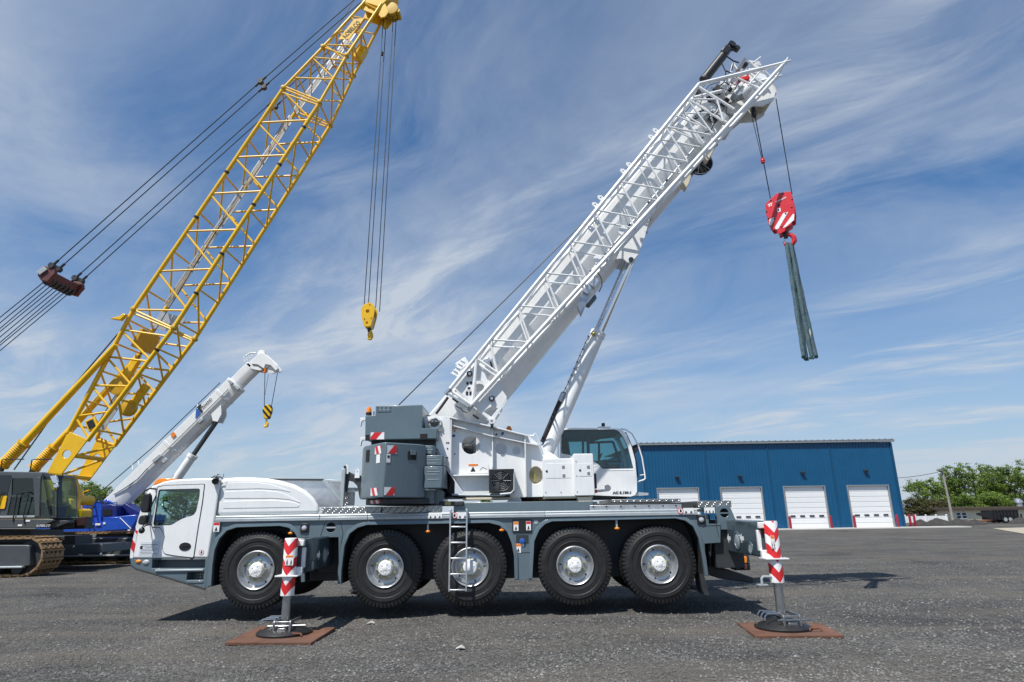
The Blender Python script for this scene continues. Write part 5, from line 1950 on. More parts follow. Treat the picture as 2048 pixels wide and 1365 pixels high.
for px, py in ((695, 938), (717, 946)):
    c = PX(px, py, AYp - .34)
    MB().plate([(c[0] - .06, c[1] - .12), (c[0] + .05, c[1] - .12), (c[0] + .05, c[1] + .04), (c[0], c[1] + .10), (c[0] - .05, c[1] + .04)], AYp - .44, AYp - .41, holes=[circle(c[0], c[1] + .02, .022, n=12)]).build('lifting_lug', 'white_paint', crane)
MB().box2((P(691, 1000, AYp).x, AYp - .25, P(691, 1012, AYp).z), (P(712, 1000, AYp).x, AYp - .1, P(691, 985, AYp).z)).build('tread_step', 'tread_plate', crane, bevel=.006)
MB().box2((P(690, 1000, AYp).x, AYp - .3, P(691, 984, AYp).z), (P(716, 1000, AYp).x, AYp - .05, P(691, 977, AYp).z)).build('cylinder_saddle', 'silver_rail', crane, bevel=.01)
# small tread-plate seat and yellow couplings below the counterweight
c = P(904, 1008, 13.0)
MB().box(c, (.5, .3, .09)).build('coupling_block', 'chassis_dark', crane, bevel=.02)
for px in (893, 899):
    c = P(px, 1007.5, 12.84)
    MB().lathe([(0, .032), (.03, .032), (.03, .018), (.012, .018), (.012, .001)], origin=c, axis=(0, -1, 0), n=16).build('hose_coupling', 'brass', crane)
a, b = P(855, 1024, SY + .05), P(884, 1011, SY + .05)
MB().box2((a.x, SY + .05, a.z), (b.x, SY + .13, b.z)).build('seat_plate', 'tread_plate', crane, bevel=.01)
a = P(868, 1005, 12.9)
MB().plate(outline([(866, 1009), (884, 1009), (888, 985), (878, 975), (866, 985)], 12.9), 12.9, 13.2).build('tail_bracket', 'grey_paint', crane, bevel=.01)

# --- turntable frame side plates
pl_px = [(848, 834), (898, 834), (985, 853), (1056, 871), (1077, 889), (1117, 916), (1090, 994), (1041, 995), (980, 994), (930, 989), (902, 948), (888, 925), (869, 890), (869, 858), (850, 857)]
po = outline(pl_px, UYp)
h1 = PX(942, 890.5, UYp)
h2 = PX(1002, 897.5, UYp)
h3 = PX(1033, 901.5, UYp)
h4 = PX(1071.5, 951, UYp)
k_ = 12.95 / FPX
MB().plate(po, UYp, UYp + .03, holes=[circle(*h1, .195, n=32), circle(*h2, .125, n=28), circle(*h3, .088, n=24), circle(h4[0], h4[1], .145, .185, n=32)]).build('frame_plate', 'white_paint', crane, bevel=.004)
UYf = 2 * CY - UYp
MB().plate(po, UYf - .03, UYf).build('frame_plate', 'white_paint', crane)
MB().box2((P(905, 985, UYp).x + .1, UYp + .03, P(1000, 993, UYp).z), (P(1088, 990, UYp).x, UYf - .03, P(1000, 988, UYp).z)).build('frame_floor', 'white_paint', crane)
MB().box2((P(950, 930, UYp).x, UYp + .35, P(950, 945, UYp).z), (P(962, 930, UYp).x, UYf - .03, P(950, 870, UYp).z)).build('inner_web', 'white_paint', crane)
MB().box2((P(925, 905, UYp).x, UYp + .3, P(925, 905, UYp).z), (P(945, 905, UYp).x, UYp + .7, P(925, 886, UYp).z)).build('inner_pipework', 'chassis_dark', crane, bevel=.03)
# top flange and its lower lip
tf = [(846, 833), (898, 833), (985, 852), (1056, 870)]
to = outline(tf, UYp - .22)
mb = MB()
for i in range(3):
    a, b = to[i], to[i + 1]
    mb.add([(a[0], UYp - .20, a[1]), (b[0], UYp - .20, b[1]), (b[0], UYp + .0, b[1]), (a[0], UYp + .0, a[1]), (a[0], UYp - .20, a[1] - .028), (b[0], UYp - .20, b[1] - .028), (b[0], UYp, b[1] - .028), (a[0], UYp, a[1] - .028)],
           [(0, 1, 2, 3), (7, 6, 5, 4), (0, 4, 5, 1), (3, 2, 6, 7)])
merge_bevel(mb, 'top_flange', 'white_paint', crane, .003)
fl2 = outline([(893, 850.5), (900, 850.5), (980, 872), (1050, 886.5), (1078, 891.5)], UYp - .16)
for i in range(len(fl2) - 1):
    a, b = fl2[i], fl2[i + 1]
    MB().hull3([(a[0], UYp - .15, a[1]), (b[0], UYp - .15, b[1]), (b[0], UYp, b[1]), (a[0], UYp, a[1])], [(a[0], UYp - .15, a[1] + .02), (b[0], UYp - .15, b[1] + .02), (b[0], UYp, b[1] + .02), (a[0], UYp, a[1] + .02)]).build('stiffener', 'white_paint', crane)
# upright ribs
for (xa, ya, xb, yb, w) in ((902.5, 838, 902.5, 947, .20), (985, 855, 985, 936, .10), (1051, 870, 1051, 994, .16)):
    a, b = P(xa, ya, UYp - .1), P(xb, yb, UYp - .1)
    MB().box2(((a.x + b.x) / 2 - .012, UYp - w, b.z), ((a.x + b.x) / 2 + .012, UYp, a.z - .03)).build('rib', 'white_paint', crane, bevel=.004)
a, b = P(902, 953, UYp - .1), P(977, 949.5, UYp - .1)
MB().box2((a.x, UYp - .14, a.z), (b.x, UYp, b.z)).build('shelf_flange', 'white_paint', crane, bevel=.004)
# slanting lower left flange
lf = outline([(869, 890), (888, 925), (902, 948), (930, 989)], UYp)
for i in range(3):
    a, b = lf[i], lf[i + 1]
    MB().hull3([(a[0] - .02, UYp - .20, a[1]), (b[0] - .02, UYp - .20, b[1]), (b[0] - .02, UYp, b[1]), (a[0] - .02, UYp, a[1])], [(a[0], UYp - .20, a[1]), (b[0], UYp - .20, b[1]), (b[0], UYp, b[1]), (a[0], UYp, a[1])]).build('slant_flange', 'white_paint', crane)
MB().plate(outline([(848, 836), (900, 836), (901, 946), (888, 925), (870, 890), (870, 858), (850, 858)], UYp - .201), UYp - .203, UYp - .185).build('front_cheek', 'white_paint', crane, bevel=.004)
for px, py in ((893.5, 886), (897, 886), (895, 897.5), (895, 915.5), (909, 908.5)):
    c = P(px, py, UYp - .205)
    MB().lathe([(0, .016), (.006, .016)], origin=c, axis=(0, -1, 0), n=10).build('bolt_hole', 'matte_black', crane)
# pivot pin boss
c = P(869.5, 846, UYp - .21)
pv = part_empty('boom_pivot', crane, c)
MB().plate(circle(c.x, c.z, .155, n=8, a0=.39), UYp - .245, UYp - .2).build('boss_plate', 'white_paint', pv, bevel=.006)
MB().lathe([(0, .095), (.03, .095), (.035, .085), (.035, .001)], origin=(c.x, UYp - .245, c.z), axis=(0, -1, 0), n=28).build('pin', 'dark_steel', pv)
MB().box((c.x, UYp - .29, c.z + .01), (.26, .02, .055)).build('keeper_bar', 'chassis_dark', pv, bevel=.006)
for k in (-.11, -.04, .04, .11):
    MB().lathe([(0, .020), (.014, .020), (.016, .012)], origin=(c.x + k, UYp - .30, c.z + .01), axis=(0, -1, 0), n=6).build('bolt', 'steel', pv)
for px, py in ((856, 853), (884, 852.5), (880, 862)):
    q = P(px, py, UYp - .22)
    MB().lathe([(0, .022), (.03, .02)], origin=q, axis=(0, -1, 0), n=8).build('bolt', 'brass', pv)
# hose-reel opening lining
MB().lathe([(-.02, .19), (.12, .16), (.14, .15), (.14, .001)], origin=(h4[0], UYp + .03, h4[1]), axis=(0, 1, 0), n=28, open0=True).build('reel_recess', 'cream_beige', crane)
mb = MB().lathe([(0, .05), (.06, .05), (.07, .03)], origin=(h4[0] - .02, UYp + .16, h4[1]), axis=(0, -1, 0), n=18)
mb.box((h4[0] - .02, UYp + .08, h4[1]), (.03, .03, .24))
mb.build('reel_hub', 'brass', crane)

# --- cooler with fan
ky = UYp - .30
a, b = P(978, 986, ky), P(1028, 938, ky)
co_e = part_empty('oil_cooler', crane, ((a.x + b.x) / 2, ky, a.z))
fc = ((a.x + b.x) / 2 - .01, (a.z + b.z) / 2)
MB().plate([(a.x, a.z), (b.x, a.z), (b.x, b.z), (a.x, b.z)], ky, ky + .16, holes=[circle(fc[0], fc[1], .20, n=36)]).build('housing', 'black_plastic', co_e, bevel=.008)
MB().box2((a.x + .01, ky + .16, a.z), (b.x - .01, ky + .28, b.z)).build('radiator_core', 'chassis_dark', co_e)
mb = MB()
for k in range(8):
    t = k * math.pi / 4 + .2
    d = Vector((math.cos(t), 0, math.sin(t)))
    s_ = Vector((-math.sin(t), 0, math.cos(t)))
    o3 = Vector((fc[0], ky + .09, fc[1]))
    mb.add([o3 + d * .05 - s_ * .02, o3 + d * .19 - s_ * .055 + Vector((0, .03, 0)), o3 + d * .19 + s_ * .045 - Vector((0, .03, 0)), o3 + d * .05 + s_ * .025], [(0, 1, 2, 3)])
mb.lathe([(0, .055), (.05, .055), (.06, .04)], origin=(fc[0], ky + .12, fc[1]), axis=(0, -1, 0), n=18)
mb.build('fan', 'black_plastic', co_e)
for k in range(5):
    r_ = .20 - k * .035
    MB().path([(fc[0] + r_ * math.cos(t), ky + .008, fc[1] + r_ * math.sin(t)) for t in [i * 2 * math.pi / 28 for i in range(29)]], .0035, 4).build('guard_ring', 'steel', co_e)
for k in range(8):
    t = k * math.pi / 4
    MB().tube((fc[0] + .05 * math.cos(t), ky + .004, fc[1] + .05 * math.sin(t)), (fc[0] + .205 * math.cos(t), ky + .004, fc[1] + .205 * math.sin(t)), .004, .004, 5).build('guard_spoke', 'steel', co_e)
q0, q1 = P(1029, 946, ky - .02), P(1028.5, 980, ky - .02)
MB().path([q0, q1, P(1022, 987, ky - .02), P(1000, 989, ky)], .022, 8).build('cooler_pipe', 'silver_rail', crane)
MB().path([P(904, 990, UYp - .22), P(935, 991, UYp - .22), P(962, 990.5, UYp - .22), P(1005, 991, UYp - .2), P(1024, 986, ky)], .022, 8).build('hydraulic_pipe', 'silver_rail', crane)
MB().path([P(905, 993, UYp - .1), P(950, 993.5, UYp - .12), P(1020, 992.5, UYp - .12)], .018, 8).build('hydraulic_hose', 'black_rubber', crane)
a, b = P(925, 1001, UYp - .05), P(1040, 994.5, UYp - .05)
MB().box2((a.x, UYp - .05, a.z), (b.x, UYp + .35, b.z)).build('underframe_beam', 'cream_beige', crane, bevel=.01)
a, b = P(870, 998.5, UYp + .3), P(932, 993, UYp + .3)
MB().box2((a.x, UYp + .2, a.z), (b.x, UYp + .9, b.z)).build('underframe_beam', 'grey_paint', crane, bevel=.01)
MB().box2((P(880, 975, UYp + .4).x, UYp + .1, P(880, 993, UYp + .2).z), (P(902, 975, UYp + .4).x, UYf - .3, P(880, 915, UYp + .2).z)).build('winch_drive', 'matte_black', crane, bevel=.03)
MB().path([P(889, 940, UYp - .02), P(893, 955, UYp - .1), P(890, 970, UYp - .05), P(896, 985, UYp - .02)], .02, 7).build('hydraulic_hose', 'black_rubber', crane)
MB().path([P(897, 945, UYp - .02), P(901, 962, UYp - .06), P(897, 984, UYp - .02)], .016, 7).build('hydraulic_hose', 'black_rubber', crane)
MB().plate(outline([(1010, 1007), (1020, 998), (1040, 998), (1046, 1007)], UYp - .1), UYp - .1, UYp + .1).build('slew_lock', 'silver_rail', crane, bevel=.01)
# warning board and small labels
decal(936.5, 928, 977, 946.5, UYp - .004, crane, None, marks=0, seed=1)
a, b = P(937, 932.5, UYp - .009), P(956, 928.3, UYp - .009)
MB().box2((a.x, UYp - .012, a.z), (b.x, UYp - .0085, b.z)).build('header_band', 'orange_print', crane)
c = P(946, 939, UYp - .009)
MB().add([(c.x - .055, UYp - .0105, c.z - .05), (c.x + .055, UYp - .0105, c.z - .05), (c.x, UYp - .0105, c.z + .06)], [(0, 1, 2)]).build('warning_triangle', 'black_print', crane)
MB().path([P(960, 941, UYp - .011), P(965, 935, UYp - .011), P(974, 939, UYp - .011)], .004, 4).build('crane_pictogram', 'black_print', crane)
decal(987, 862.5, 1010, 871.5, UYp - .004, crane, None, marks=2, seed=31)
decal(905, 857, 914, 864, UYp - .004, crane, 'red_print', marks=1, seed=32)
c = P(1005.5, 867, UYp - .01)
MB().lathe([(0, .028), (.002, .028)], origin=c, axis=(0, -1, 0), n=16).build('blue_disc_sign', 'blue_print', crane)
c = P(907.5, 872, UYp - .004)
MB().lathe([(0, .03), (.002, .03)], origin=c, axis=(0, -1, 0), n=16).build('blue_disc_sign', 'blue_print', crane)
c = P(1018, 866, UYp + .5)
be = part_empty('beacon', crane, c)
MB().lathe([(-.15, .085), (.03, .085), (.035, .06)], origin=c, axis=(0, 0, 1), n=20).build('base', 'chassis_dark', be)
MB().lathe([(.035, .07), (.09, .062), (.14, .035), (.15, .012)], origin=c, axis=(0, 0, 1), n=20).build('lens', 'orange_print', be)
# handle loop on the front nose of the frame
MB().path([P(1052, 871, UYp - .1), P(1066, 872, UYp - .1), P(1071, 866.5, UYp - .1), P(1074, 873, UYp - .1), P(1080, 890, UYp - .08)], .012, 6).build('grab_loop', 'white_paint', crane)

# --- white equipment boxes in front
BX = 12.95
for (x0, y0, x1, y1, Y, seed) in ((1087, 994.5, 1149.5, 917, BX, 1), (1149.8, 992, 1186, 907.5, BX - .10, 2)):
    a, b = P(x0, y0, Y), P(x1, y1, Y)
    bx = MB().plate(roundpoly([(a.x, a.z), (b.x, a.z), (b.x, b.z), (a.x, b.z)], .03), Y, Y + .75).build('equipment_box', 'white_paint', crane, bevel=.012)
    d0, d1 = (P(1092, 957, Y), P(1141, 927, Y)) if seed == 1 else (P(1158, 953, Y), P(1183, 927, Y))
    MB().plate(roundpoly([(d0.x, d0.z), (d1.x, d0.z), (d1.x, d1.z), (d0.x, d1.z)], .015), Y - .005, Y + .001).build('hatch', 'white_paint', bx, bevel=.002)
    pts = ((1126.5, 934), (1127.5, 951)) if seed == 1 else ((1176.5, 934), (1177, 946.5))
    for px, py in pts:
        c = P(px, py, Y)
        MB().box((c.x, Y - .008, c.z), (.055, .016, .055)).build('latch', 'steel', bx, bevel=.004)
    c = P(*((1093.5, 943) if seed == 1 else (1160, 941)), Y)
    MB().lathe([(0, .024), (.012, .022), (.014, .01)], origin=c, axis=(0, -1, 0), n=14).build('lock', 'black_plastic', bx)
    for px, py in (((1091.5, 985), (1122, 985)) if seed == 1 else ((1152, 923), (1153.5, 952), (1154.5, 984))):
        c = P(px, py, Y)
        MB().lathe([(0, .012), (.008, .011)], origin=c, axis=(0, -1, 0), n=8).build('bolt', 'steel', bx)
a, b = P(1088, 998, BX + .05), P(1186, 992.5, BX + .05)
MB().box2((a.x, BX + .05, a.z), (b.x, BX + .7, b.z)).build('box_carrier', 'cream_beige', crane, bevel=.006)
a, b = P(1156, 1005, BX - .05), P(1184, 994, BX - .05)
MB().plate([(a.x, a.z), (b.x, a.z), (b.x, b.z), (a.x, b.z)], BX - .05, BX + .3).build('limit_switch_box', 'cream_beige', crane, bevel=.012)
c = P(1190, 968, BX + .3)
MB().box2((P(1187, 980, BX + .3).x, BX + .2, P(1187, 978, BX + .3).z), (P(1193, 980, BX + .3).x, BX + .4, P(1187, 948, BX + .3).z)).build('cable_box', 'chassis_dark', crane, bevel=.01)
MB().bar(P(1170, 984.5, BX + .25), P(1214, 981, BX + .25), .03, .05).build('flagged_bar', 'steel', crane, bevel=.004)
MB().bar(P(1184, 983.6, BX + .22), P(1194, 982.8, BX + .22), .05, .07).build('red_sleeve', 'red_print', crane, bevel=.006)
c = P(1215, 977, BX + .4)
MB().plate(roundpoly([(c.x - .05, c.z - .06), (c.x + .03, c.z - .06), (c.x + .07, c.z - .02), (c.x + .07, c.z + .03), (c.x + .01, c.z + .08), (c.x - .05, c.z + .07)], .015), BX + .38, BX + .46).build('anemometer_bracket', 'steel', crane, bevel=.006)

# --- operator's cab
OY = 14.45
oc_px = [(1121, 989), (1120, 880), (1124, 862), (1130, 857.5), (1150, 856), (1235, 857.5), (1243, 859), (1252, 868), (1262, 890), (1270, 920), (1274, 960), (1274.5, 983), (1270, 991), (1262, 994)]
oco = outline(oc_px, OY)
ocab = part_empty('operator_cab', crane, (P(1200, 980, OY).x, OY, P(1200, 990, OY).z))
wA = roundpoly(outline([(1124, 862.5), (1130, 860.3), (1228, 859.3), (1236, 862), (1246, 874), (1256, 895), (1266.5, 936.8), (1204.5, 938), (1196, 928), (1180, 918), (1122, 907)], OY), .03)
OD = .98
mb = shell(oco, OY, OY + OD, skip=(7, 8, 9))
face_only(mb, oco, OY, [wA])
face_only(mb, oco, OY + OD, [wA])
merge_bevel(mb, 'cab_shell', 'white_paint', ocab, .03)
MB().plate(wA, OY + .008, OY + .014).build('side_window', 'dark_glass', ocab)
MB().plate(wA, OY + OD - .014, OY + OD - .008).build('side_window', 'dark_glass', ocab)
n = len(wA)
MB().plate(wA, OY - .004, OY + .02, holes=[[(a * .985 + .015 * sum(p[0] for p in wA) / n, b * .975 + .025 * sum(p[1] for p in wA) / n) for a, b in wA]]).build('window_gasket', 'black_plastic', ocab)
f_ = oco[7:11]
vs = [(a, OY + .06, b) for a, b in f_] + [(a, OY + OD - .06, b) for a, b in f_]
MB().add(vs, [(i, i + 1, 5 + i, 4 + i) for i in range(3)]).build('windscreen', 'cab_glass', ocab)
for y0, y1 in ((OY, OY + .06), (OY + OD - .06, OY + OD)):
    vs = [(a, y0, b) for a, b in f_] + [(a, y1, b) for a, b in f_]
    MB().add(vs, [(i, i + 1, 5 + i, 4 + i) for i in range(3)]).build('windscreen_pillar', 'white_paint', ocab)
# pillars and far frames seen through the glass
mat('cab_inner', (0.055, 0.075, 0.082), 0.7, var=0.1)
a, b = P(1174, 905, OY + .05), P(1177.5, 862, OY + .05)
MB().box2((a.x, OY + .03, a.z - .1), (b.x, OY + .08, b.z)).build('door_pillar', 'cab_inner', ocab)
for (p_, q_) in (((1130, 875), (1172, 875)), ((1130, 875), (1130, 915)), ((1166, 875), (1166, 915)), ((1178, 886), (1226, 884)), ((1226, 884), (1240, 925)), ((1198, 886), (1198, 925)), ((1178, 925), (1242, 923))):
    MB().bar(P(*p_, OY + OD - .05), P(*q_, OY + OD - .05), .05, .05, up=(0, 1, 0)).build('far_window_bar', 'cab_inner', ocab)
ro = outline([(1126, 862), (1232, 861), (1238, 868), (1210, 871), (1195, 876), (1128, 877)], OY + .1)
MB().plate(ro, OY + .06, OY + OD - .06).build('headliner', 'cab_inner', ocab, bevel=.02)
sx = P(1158, 930, OY + .4)
mb = MB()
mb.plate(roundpoly([(sx.x - .28, sx.z - .1), (sx.x + .26, sx.z - .1), (sx.x + .26, sx.z + .05), (sx.x - .28, sx.z + .05)], .05), OY + .24, OY + .74)
mb.plate(roundpoly([(sx.x - .34, sx.z + .05), (sx.x - .18, sx.z + .05), (sx.x - .26, sx.z + .72), (sx.x - .40, sx.z + .72)], .05), OY + .26, OY + .72)
mb.build('seat', 'matte_black', ocab, bevel=.03)
MB().plate(outline([(1198, 936), (1198, 921), (1216, 919), (1216, 928), (1238, 926), (1240, 937)], OY + .15), OY + .15, OY + .40).build('console', 'cab_inner', ocab, bevel=.015)
c = P(1200, 916, OY + .3)
MB().path([c, c + Vector((.03, 0, .07)), c + Vector((.05, 0, .10))], .018, 7).build('joystick', 'black_plastic', ocab)
MB().path([P(1188, 934, OY - .003), P(1196, 931, OY - .003), P(1204, 941, OY - .003), P(1266, 940.5, OY - .003)], .006, 5).build('body_crease', 'white_paint', ocab)
lettering('AC 5.130-1', .082, 'black_print', ocab, P(1244.5, 986, OY - .004), (1, 0, .0), (0, 0, 1), bold=.004, squash=1.25, width=.42)
# roof lamp
c = P(1206.5, 853, OY + .3)
MB().box2((P(1196, 857, OY + .2).x, OY + .2, P(1196, 857, OY + .2).z), (P(1222, 857, OY + .2).x, OY + .6, P(1196, 853.5, OY + .2).z)).build('roof_pad', 'white_paint', ocab, bevel=.01)
MB().box(c + Vector((0, 0, .03)), (.075, .09, .09)).build('roof_lamp', 'black_plastic', ocab, bevel=.012)
# guard loop in front of the windscreen, wiper
gy = OY + .1
MB().path([P(1241, 858, gy), P(1252, 860, gy), P(1264, 868, gy), P(1276, 890, gy), P(1284, 915, gy), P(1289, 945, gy), P(1290.5, 957, gy), P(1288, 960, gy), P(1275, 964, gy)], .017, 8).build('guard_loop', 'white_paint', ocab)
MB().path([P(1280, 951, gy), P(1288, 950, gy)], .012, 6).build('guard_stay', 'white_paint', ocab)
MB().path([P(1251, 865, gy), P(1260, 885, gy), P(1268, 905, gy), P(1274, 930, gy), P(1276, 955, gy)], .016, 6).build('wiper_arm', 'black_plastic', ocab)
MB().box2((P(1268, 900, gy).x, gy - .03, P(1268, 906, gy).z), (P(1273, 900, gy).x, gy + .05, P(1268, 896, gy).z)).build('wiper_motor', 'black_plastic', ocab, bevel=.01)
MB().plate(outline([(1190, 999), (1260, 995), (1296, 991), (1296, 986.5), (1276, 985), (1262, 995)], OY + .1), OY + .05, OY + OD).build('cab_footboard', 'silver_rail', ocab, bevel=.01)
MB().box2((P(1150, 990, OY).x, OY + .1, P(1150, 1000, OY).z), (P(1255, 990, OY).x, OY + OD - .1, P(1150, 993, OY).z)).build('cab_mount', 'chassis_dark', ocab)

# ------------------------------------------------------------------ telescopic boom
bt0, bt1 = P(1119, 527, 13.65), P(1231, 396, 13.65)
es = Vector((bt1.x - bt0.x, 0, bt1.z - bt0.z)).normalized()
en = Vector((-es.z, 0, es.x))             # up-left, square to the boom
O0 = Vector((bt0.x, CY, bt0.z))


def BL(s, n, y):
    return O0 + es * s + en * n + Vector((0, y, 0))


def SN(px, py, Y):
    p = P(px, py, Y) - O0
    return (p.x * es.x + p.z * es.z, p.x * en.x + p.z * en.z)


low = SN(1156, 629, CY)[1]                  # depth of the base section
rid = SN(1100, 603, 13.65)[1]
boom = part_empty('boom', crane, P(870, 846, CY))


def section(s0, s1, w, top, ridge, bot, name, m='white_paint'):
    h = bot - ridge
    cs = [(-w, top), (-w, ridge), (-w * .78, ridge + h * .46), (-w * .50, ridge + h * .82), (-w * .2, bot), (w * .2, bot), (w * .50, ridge + h * .82), (w * .78, ridge + h * .46), (w, ridge), (w, top), (w * .9, top + .03), (-w * .9, top + .03)]
    mb = MB()
    mb.hull3([BL(s0, n_, y) for y, n_ in cs], [BL(s1, n_, y) for y, n_ in cs])
    return mb.build(name, m, boom, bevel=.010, angle=18)


sA = SN(880, 850, CY)[0]
sB = SN(1386, 268, 13.65)[0]
section(sA, sB, .45, 0.0, rid, low, 'base_section')
sec2 = SN(1425, 215, 13.7)[0]
section(sB - .3, sec2, .405, -.05, rid - .02, low + .07, 'inner_section')
sec3 = SN(1445, 190, 13.7)[0]
section(sec2 - .3, sec3, .37, -.09, rid - .03, low + .13, 'inner_section')
headS = SN(1490, 150, 13.7)[0]
section(sec3 - .3, headS - .1, .335, -.13, rid - .04, low + .19, 'inner_section')
# collars
for s_, g_ in ((sB, .02), (sec2, .0), (sec3, -.035)):
    w = .47 + g_
    cs = [(-w, .03 + g_), (-w, rid), (-w * .92, low * .78), (-w * .5, low - .03 - g_), (w * .5, low - .03 - g_), (w * .92, low * .78), (w, rid), (w, .03 + g_)]
    MB().hull3([BL(s_ - .14, n_, y) for y, n_ in cs], [BL(s_ + .02, n_, y) for y, n_ in cs]).build('collar', 'white_paint', boom, bevel=.012)
# ridge line and rail on the lower flank
for nn, ss in ((rid + (low - rid) * .42, .007),):
    yy = -.45 * .80
    MB().path([BL(sA + 1.6, nn, yy - .006), BL(sB - .2, nn, yy - .006)], .012, 6).build('cable_conduit', 'silver_rail', boom)
    for k in range(12):
        s_ = sA + 1.9 + k * .78
        MB().box(BL(s_, nn, yy - .012), (.05, .03, .04), Matrix((es, Vector((0, 1, 0)), en)).transposed()).build('conduit_clip', 'chassis_dark', boom)
lettering('TADANO', .26, 'black_print', boom, BL(SN(1412, 238, 13.68)[0], (rid + -.05) * .5, -.412), es, en, bold=.005, squash=1.1, width=.62)
# cylinder bracket under the boom
br = [SN(1236, 517, 13.75), SN(1243, 510, 13.75), SN(1284, 478, 13.75), SN(1295, 455, 13.75), SN(1304, 425, 13.75), SN(1290, 436, 13.75), SN(1272, 524, 13.75), SN(1262, 531, 13.75), SN(1250, 526, 13.75)]
brp = [SN(1232, 520, 13.8), SN(1246, 490, 13.8), SN(1290, 440, 13.8), SN(1303, 424, 13.8), SN(1290, 474, 13.8), SN(1273, 521, 13.8), SN(1264, 530, 13.8), SN(1253, 526, 13.8), SN(1245, 519, 13.8)]
for y0 in (-.34, .28):
    mb = MB()
    lo = [BL(a, b, y0) for a, b in brp]
    hi = [BL(a, b, y0 + .06) for a, b in brp]
    mb.hull3(lo, hi).build('cylinder_bracket', 'white_paint', boom, bevel=.01)
b2 = [BL(*SN(1300, 428, 13.8), -.28), BL(*SN(1288, 474, 13.8), -.28), BL(*SN(1288, 474, 13.8), .28), BL(*SN(1300, 428, 13.8), .28)]
MB().hull3(b2, [p + en * .05 for p in b2]).build('bracket_web', 'white_paint', boom)
pinp = BL(*SN(1261, 522, 13.8), -.36)
MB().lathe([(0, .06), (.03, .06), (.04, .04), (.04, .001)], origin=pinp + Vector((0, -.0, 0)), axis=(0, -1, 0), n=20).build('cylinder_pin', 'dark_steel', boom)
for px, py in ((1301, 437), (1292, 465)):
    c = BL(*SN(px, py, 13.8), -.30)
    MB().lathe([(-.03, .045), (.03, .045)], origin=c, axis=(.3, -1, 0), n=12).build('roller', 'steel', boom)

# lift cylinder
cy_top, cy_mid, cy_bot = P(1259, 523, CY), P(1197, 665, CY), P(1098, 892, CY)
ax = (cy_top - cy_bot).normalized()
cyl = part_empty('lift_cylinder', crane, cy_bot)
mid = cy_bot + ax * (cy_mid - cy_bot).dot(ax)
MB().lathe([(-.35, .165), (0, .168), ((mid - cy_bot).length - .13, .168), ((mid - cy_bot).length - .12, .185), ((mid - cy_bot).length, .185), ((mid - cy_bot).length + .01, .13)], origin=cy_bot, axis=ax, n=36).build('barrel', 'white_paint', cyl)
MB().tube(mid, cy_top, .118, .118, 32).build('rod', 'chrome', cyl)
hb = Vector((-ax.z, 0, ax.x))
if hb.x > 0:
    hb = -hb
side_ = hb * .17 + Vector((0, -.10, 0))
MB().path([cy_bot + ax * .0 + side_ * 1.05, cy_bot + ax * 1.0 + side_ * 1.1, cy_bot + ax * 1.25 + side_ * .98], .045, 10).build('valve_hose', 'black_rubber', cyl)
MB().path([cy_bot + ax * 1.2 + side_ * 1.05, mid - ax * .2 + side_ * 1.05], .014, 6).build('pressure_pipe', 'steel', cyl)
for k in range(9):
    c = cy_bot + ax * (1.35 + k * .17) + side_ * 1.05
    MB().box(c, (.04, .04, .03)).build('pipe_clip', 'dark_steel', cyl)
MB().box(cy_bot + ax * 1.12 + side_ * 1.1, (.10, .12, .22), Matrix.Rotation(.45, 3, 'Y')).build('holding_valve', 'steel', cyl, bevel=.02)
c = mid - ax * .10 + Vector((-.10, -.17, 0))
MB().lathe([(0, .05), (.05, .05), (.07, .02)], origin=c, axis=(-.3, -1, 0), n=12).build('bleed_valve', 'brass', cyl)

# --- boom head
hd = part_empty('boom_head', crane, P(1500, 160, CY))
hp = [SN(1452, 168, 13.75), SN(1500, 140, 13.75), SN(1530, 150, 13.75), SN(1552, 182, 13.75), SN(1548, 200, 13.75), SN(1528, 212, 13.75), SN(1500, 214, 13.75), SN(1478, 232, 13.75), SN(1455, 225, 13.75)]
for y0 in (-.36, .30):
    MB().hull3([BL(a, b, y0) for a, b in hp], [BL(a, b, y0 + .06) for a, b in hp]).build('head_plate', 'white_paint', hd, bevel=.008)
mb = MB().hull3([BL(a, b, -.30) for a, b in [SN(1455, 175, 13.75), SN(1490, 150, 13.75), SN(1506, 200, 13.75), SN(1475, 228, 13.75)]], [BL(a, b, .30) for a, b in [SN(1455, 175, 13.75), SN(1490, 150, 13.75), SN(1506, 200, 13.75), SN(1475, 228, 13.75)]])
mb.build('head_box', 'white_paint', hd, bevel=.02)
shc = SN(1526, 192, CY - .1)
for k in range(5):
    y = -.26 + k * .13
    c = BL(shc[0], shc[1], y)
    MB().lathe([(-.05, .24), (-.045, .275), (-.03, .275), (-.012, .24), (.012, .24), (.03, .275), (.045, .275), (.05, .24)], origin=c, axis=(0, -1, 0), n=36).build('sheave', 'cream_beige', hd)
tpc = SN(1508, 150, CY - .1)
for k in range(2):
    c = BL(tpc[0], tpc[1], -.1 + k * .2)
    MB().lathe([(-.04, .16), (-.03, .19), (.03, .19), (.04, .16)], origin=c, axis=(0, -1, 0), n=28).build('top_sheave', 'cream_beige', hd)
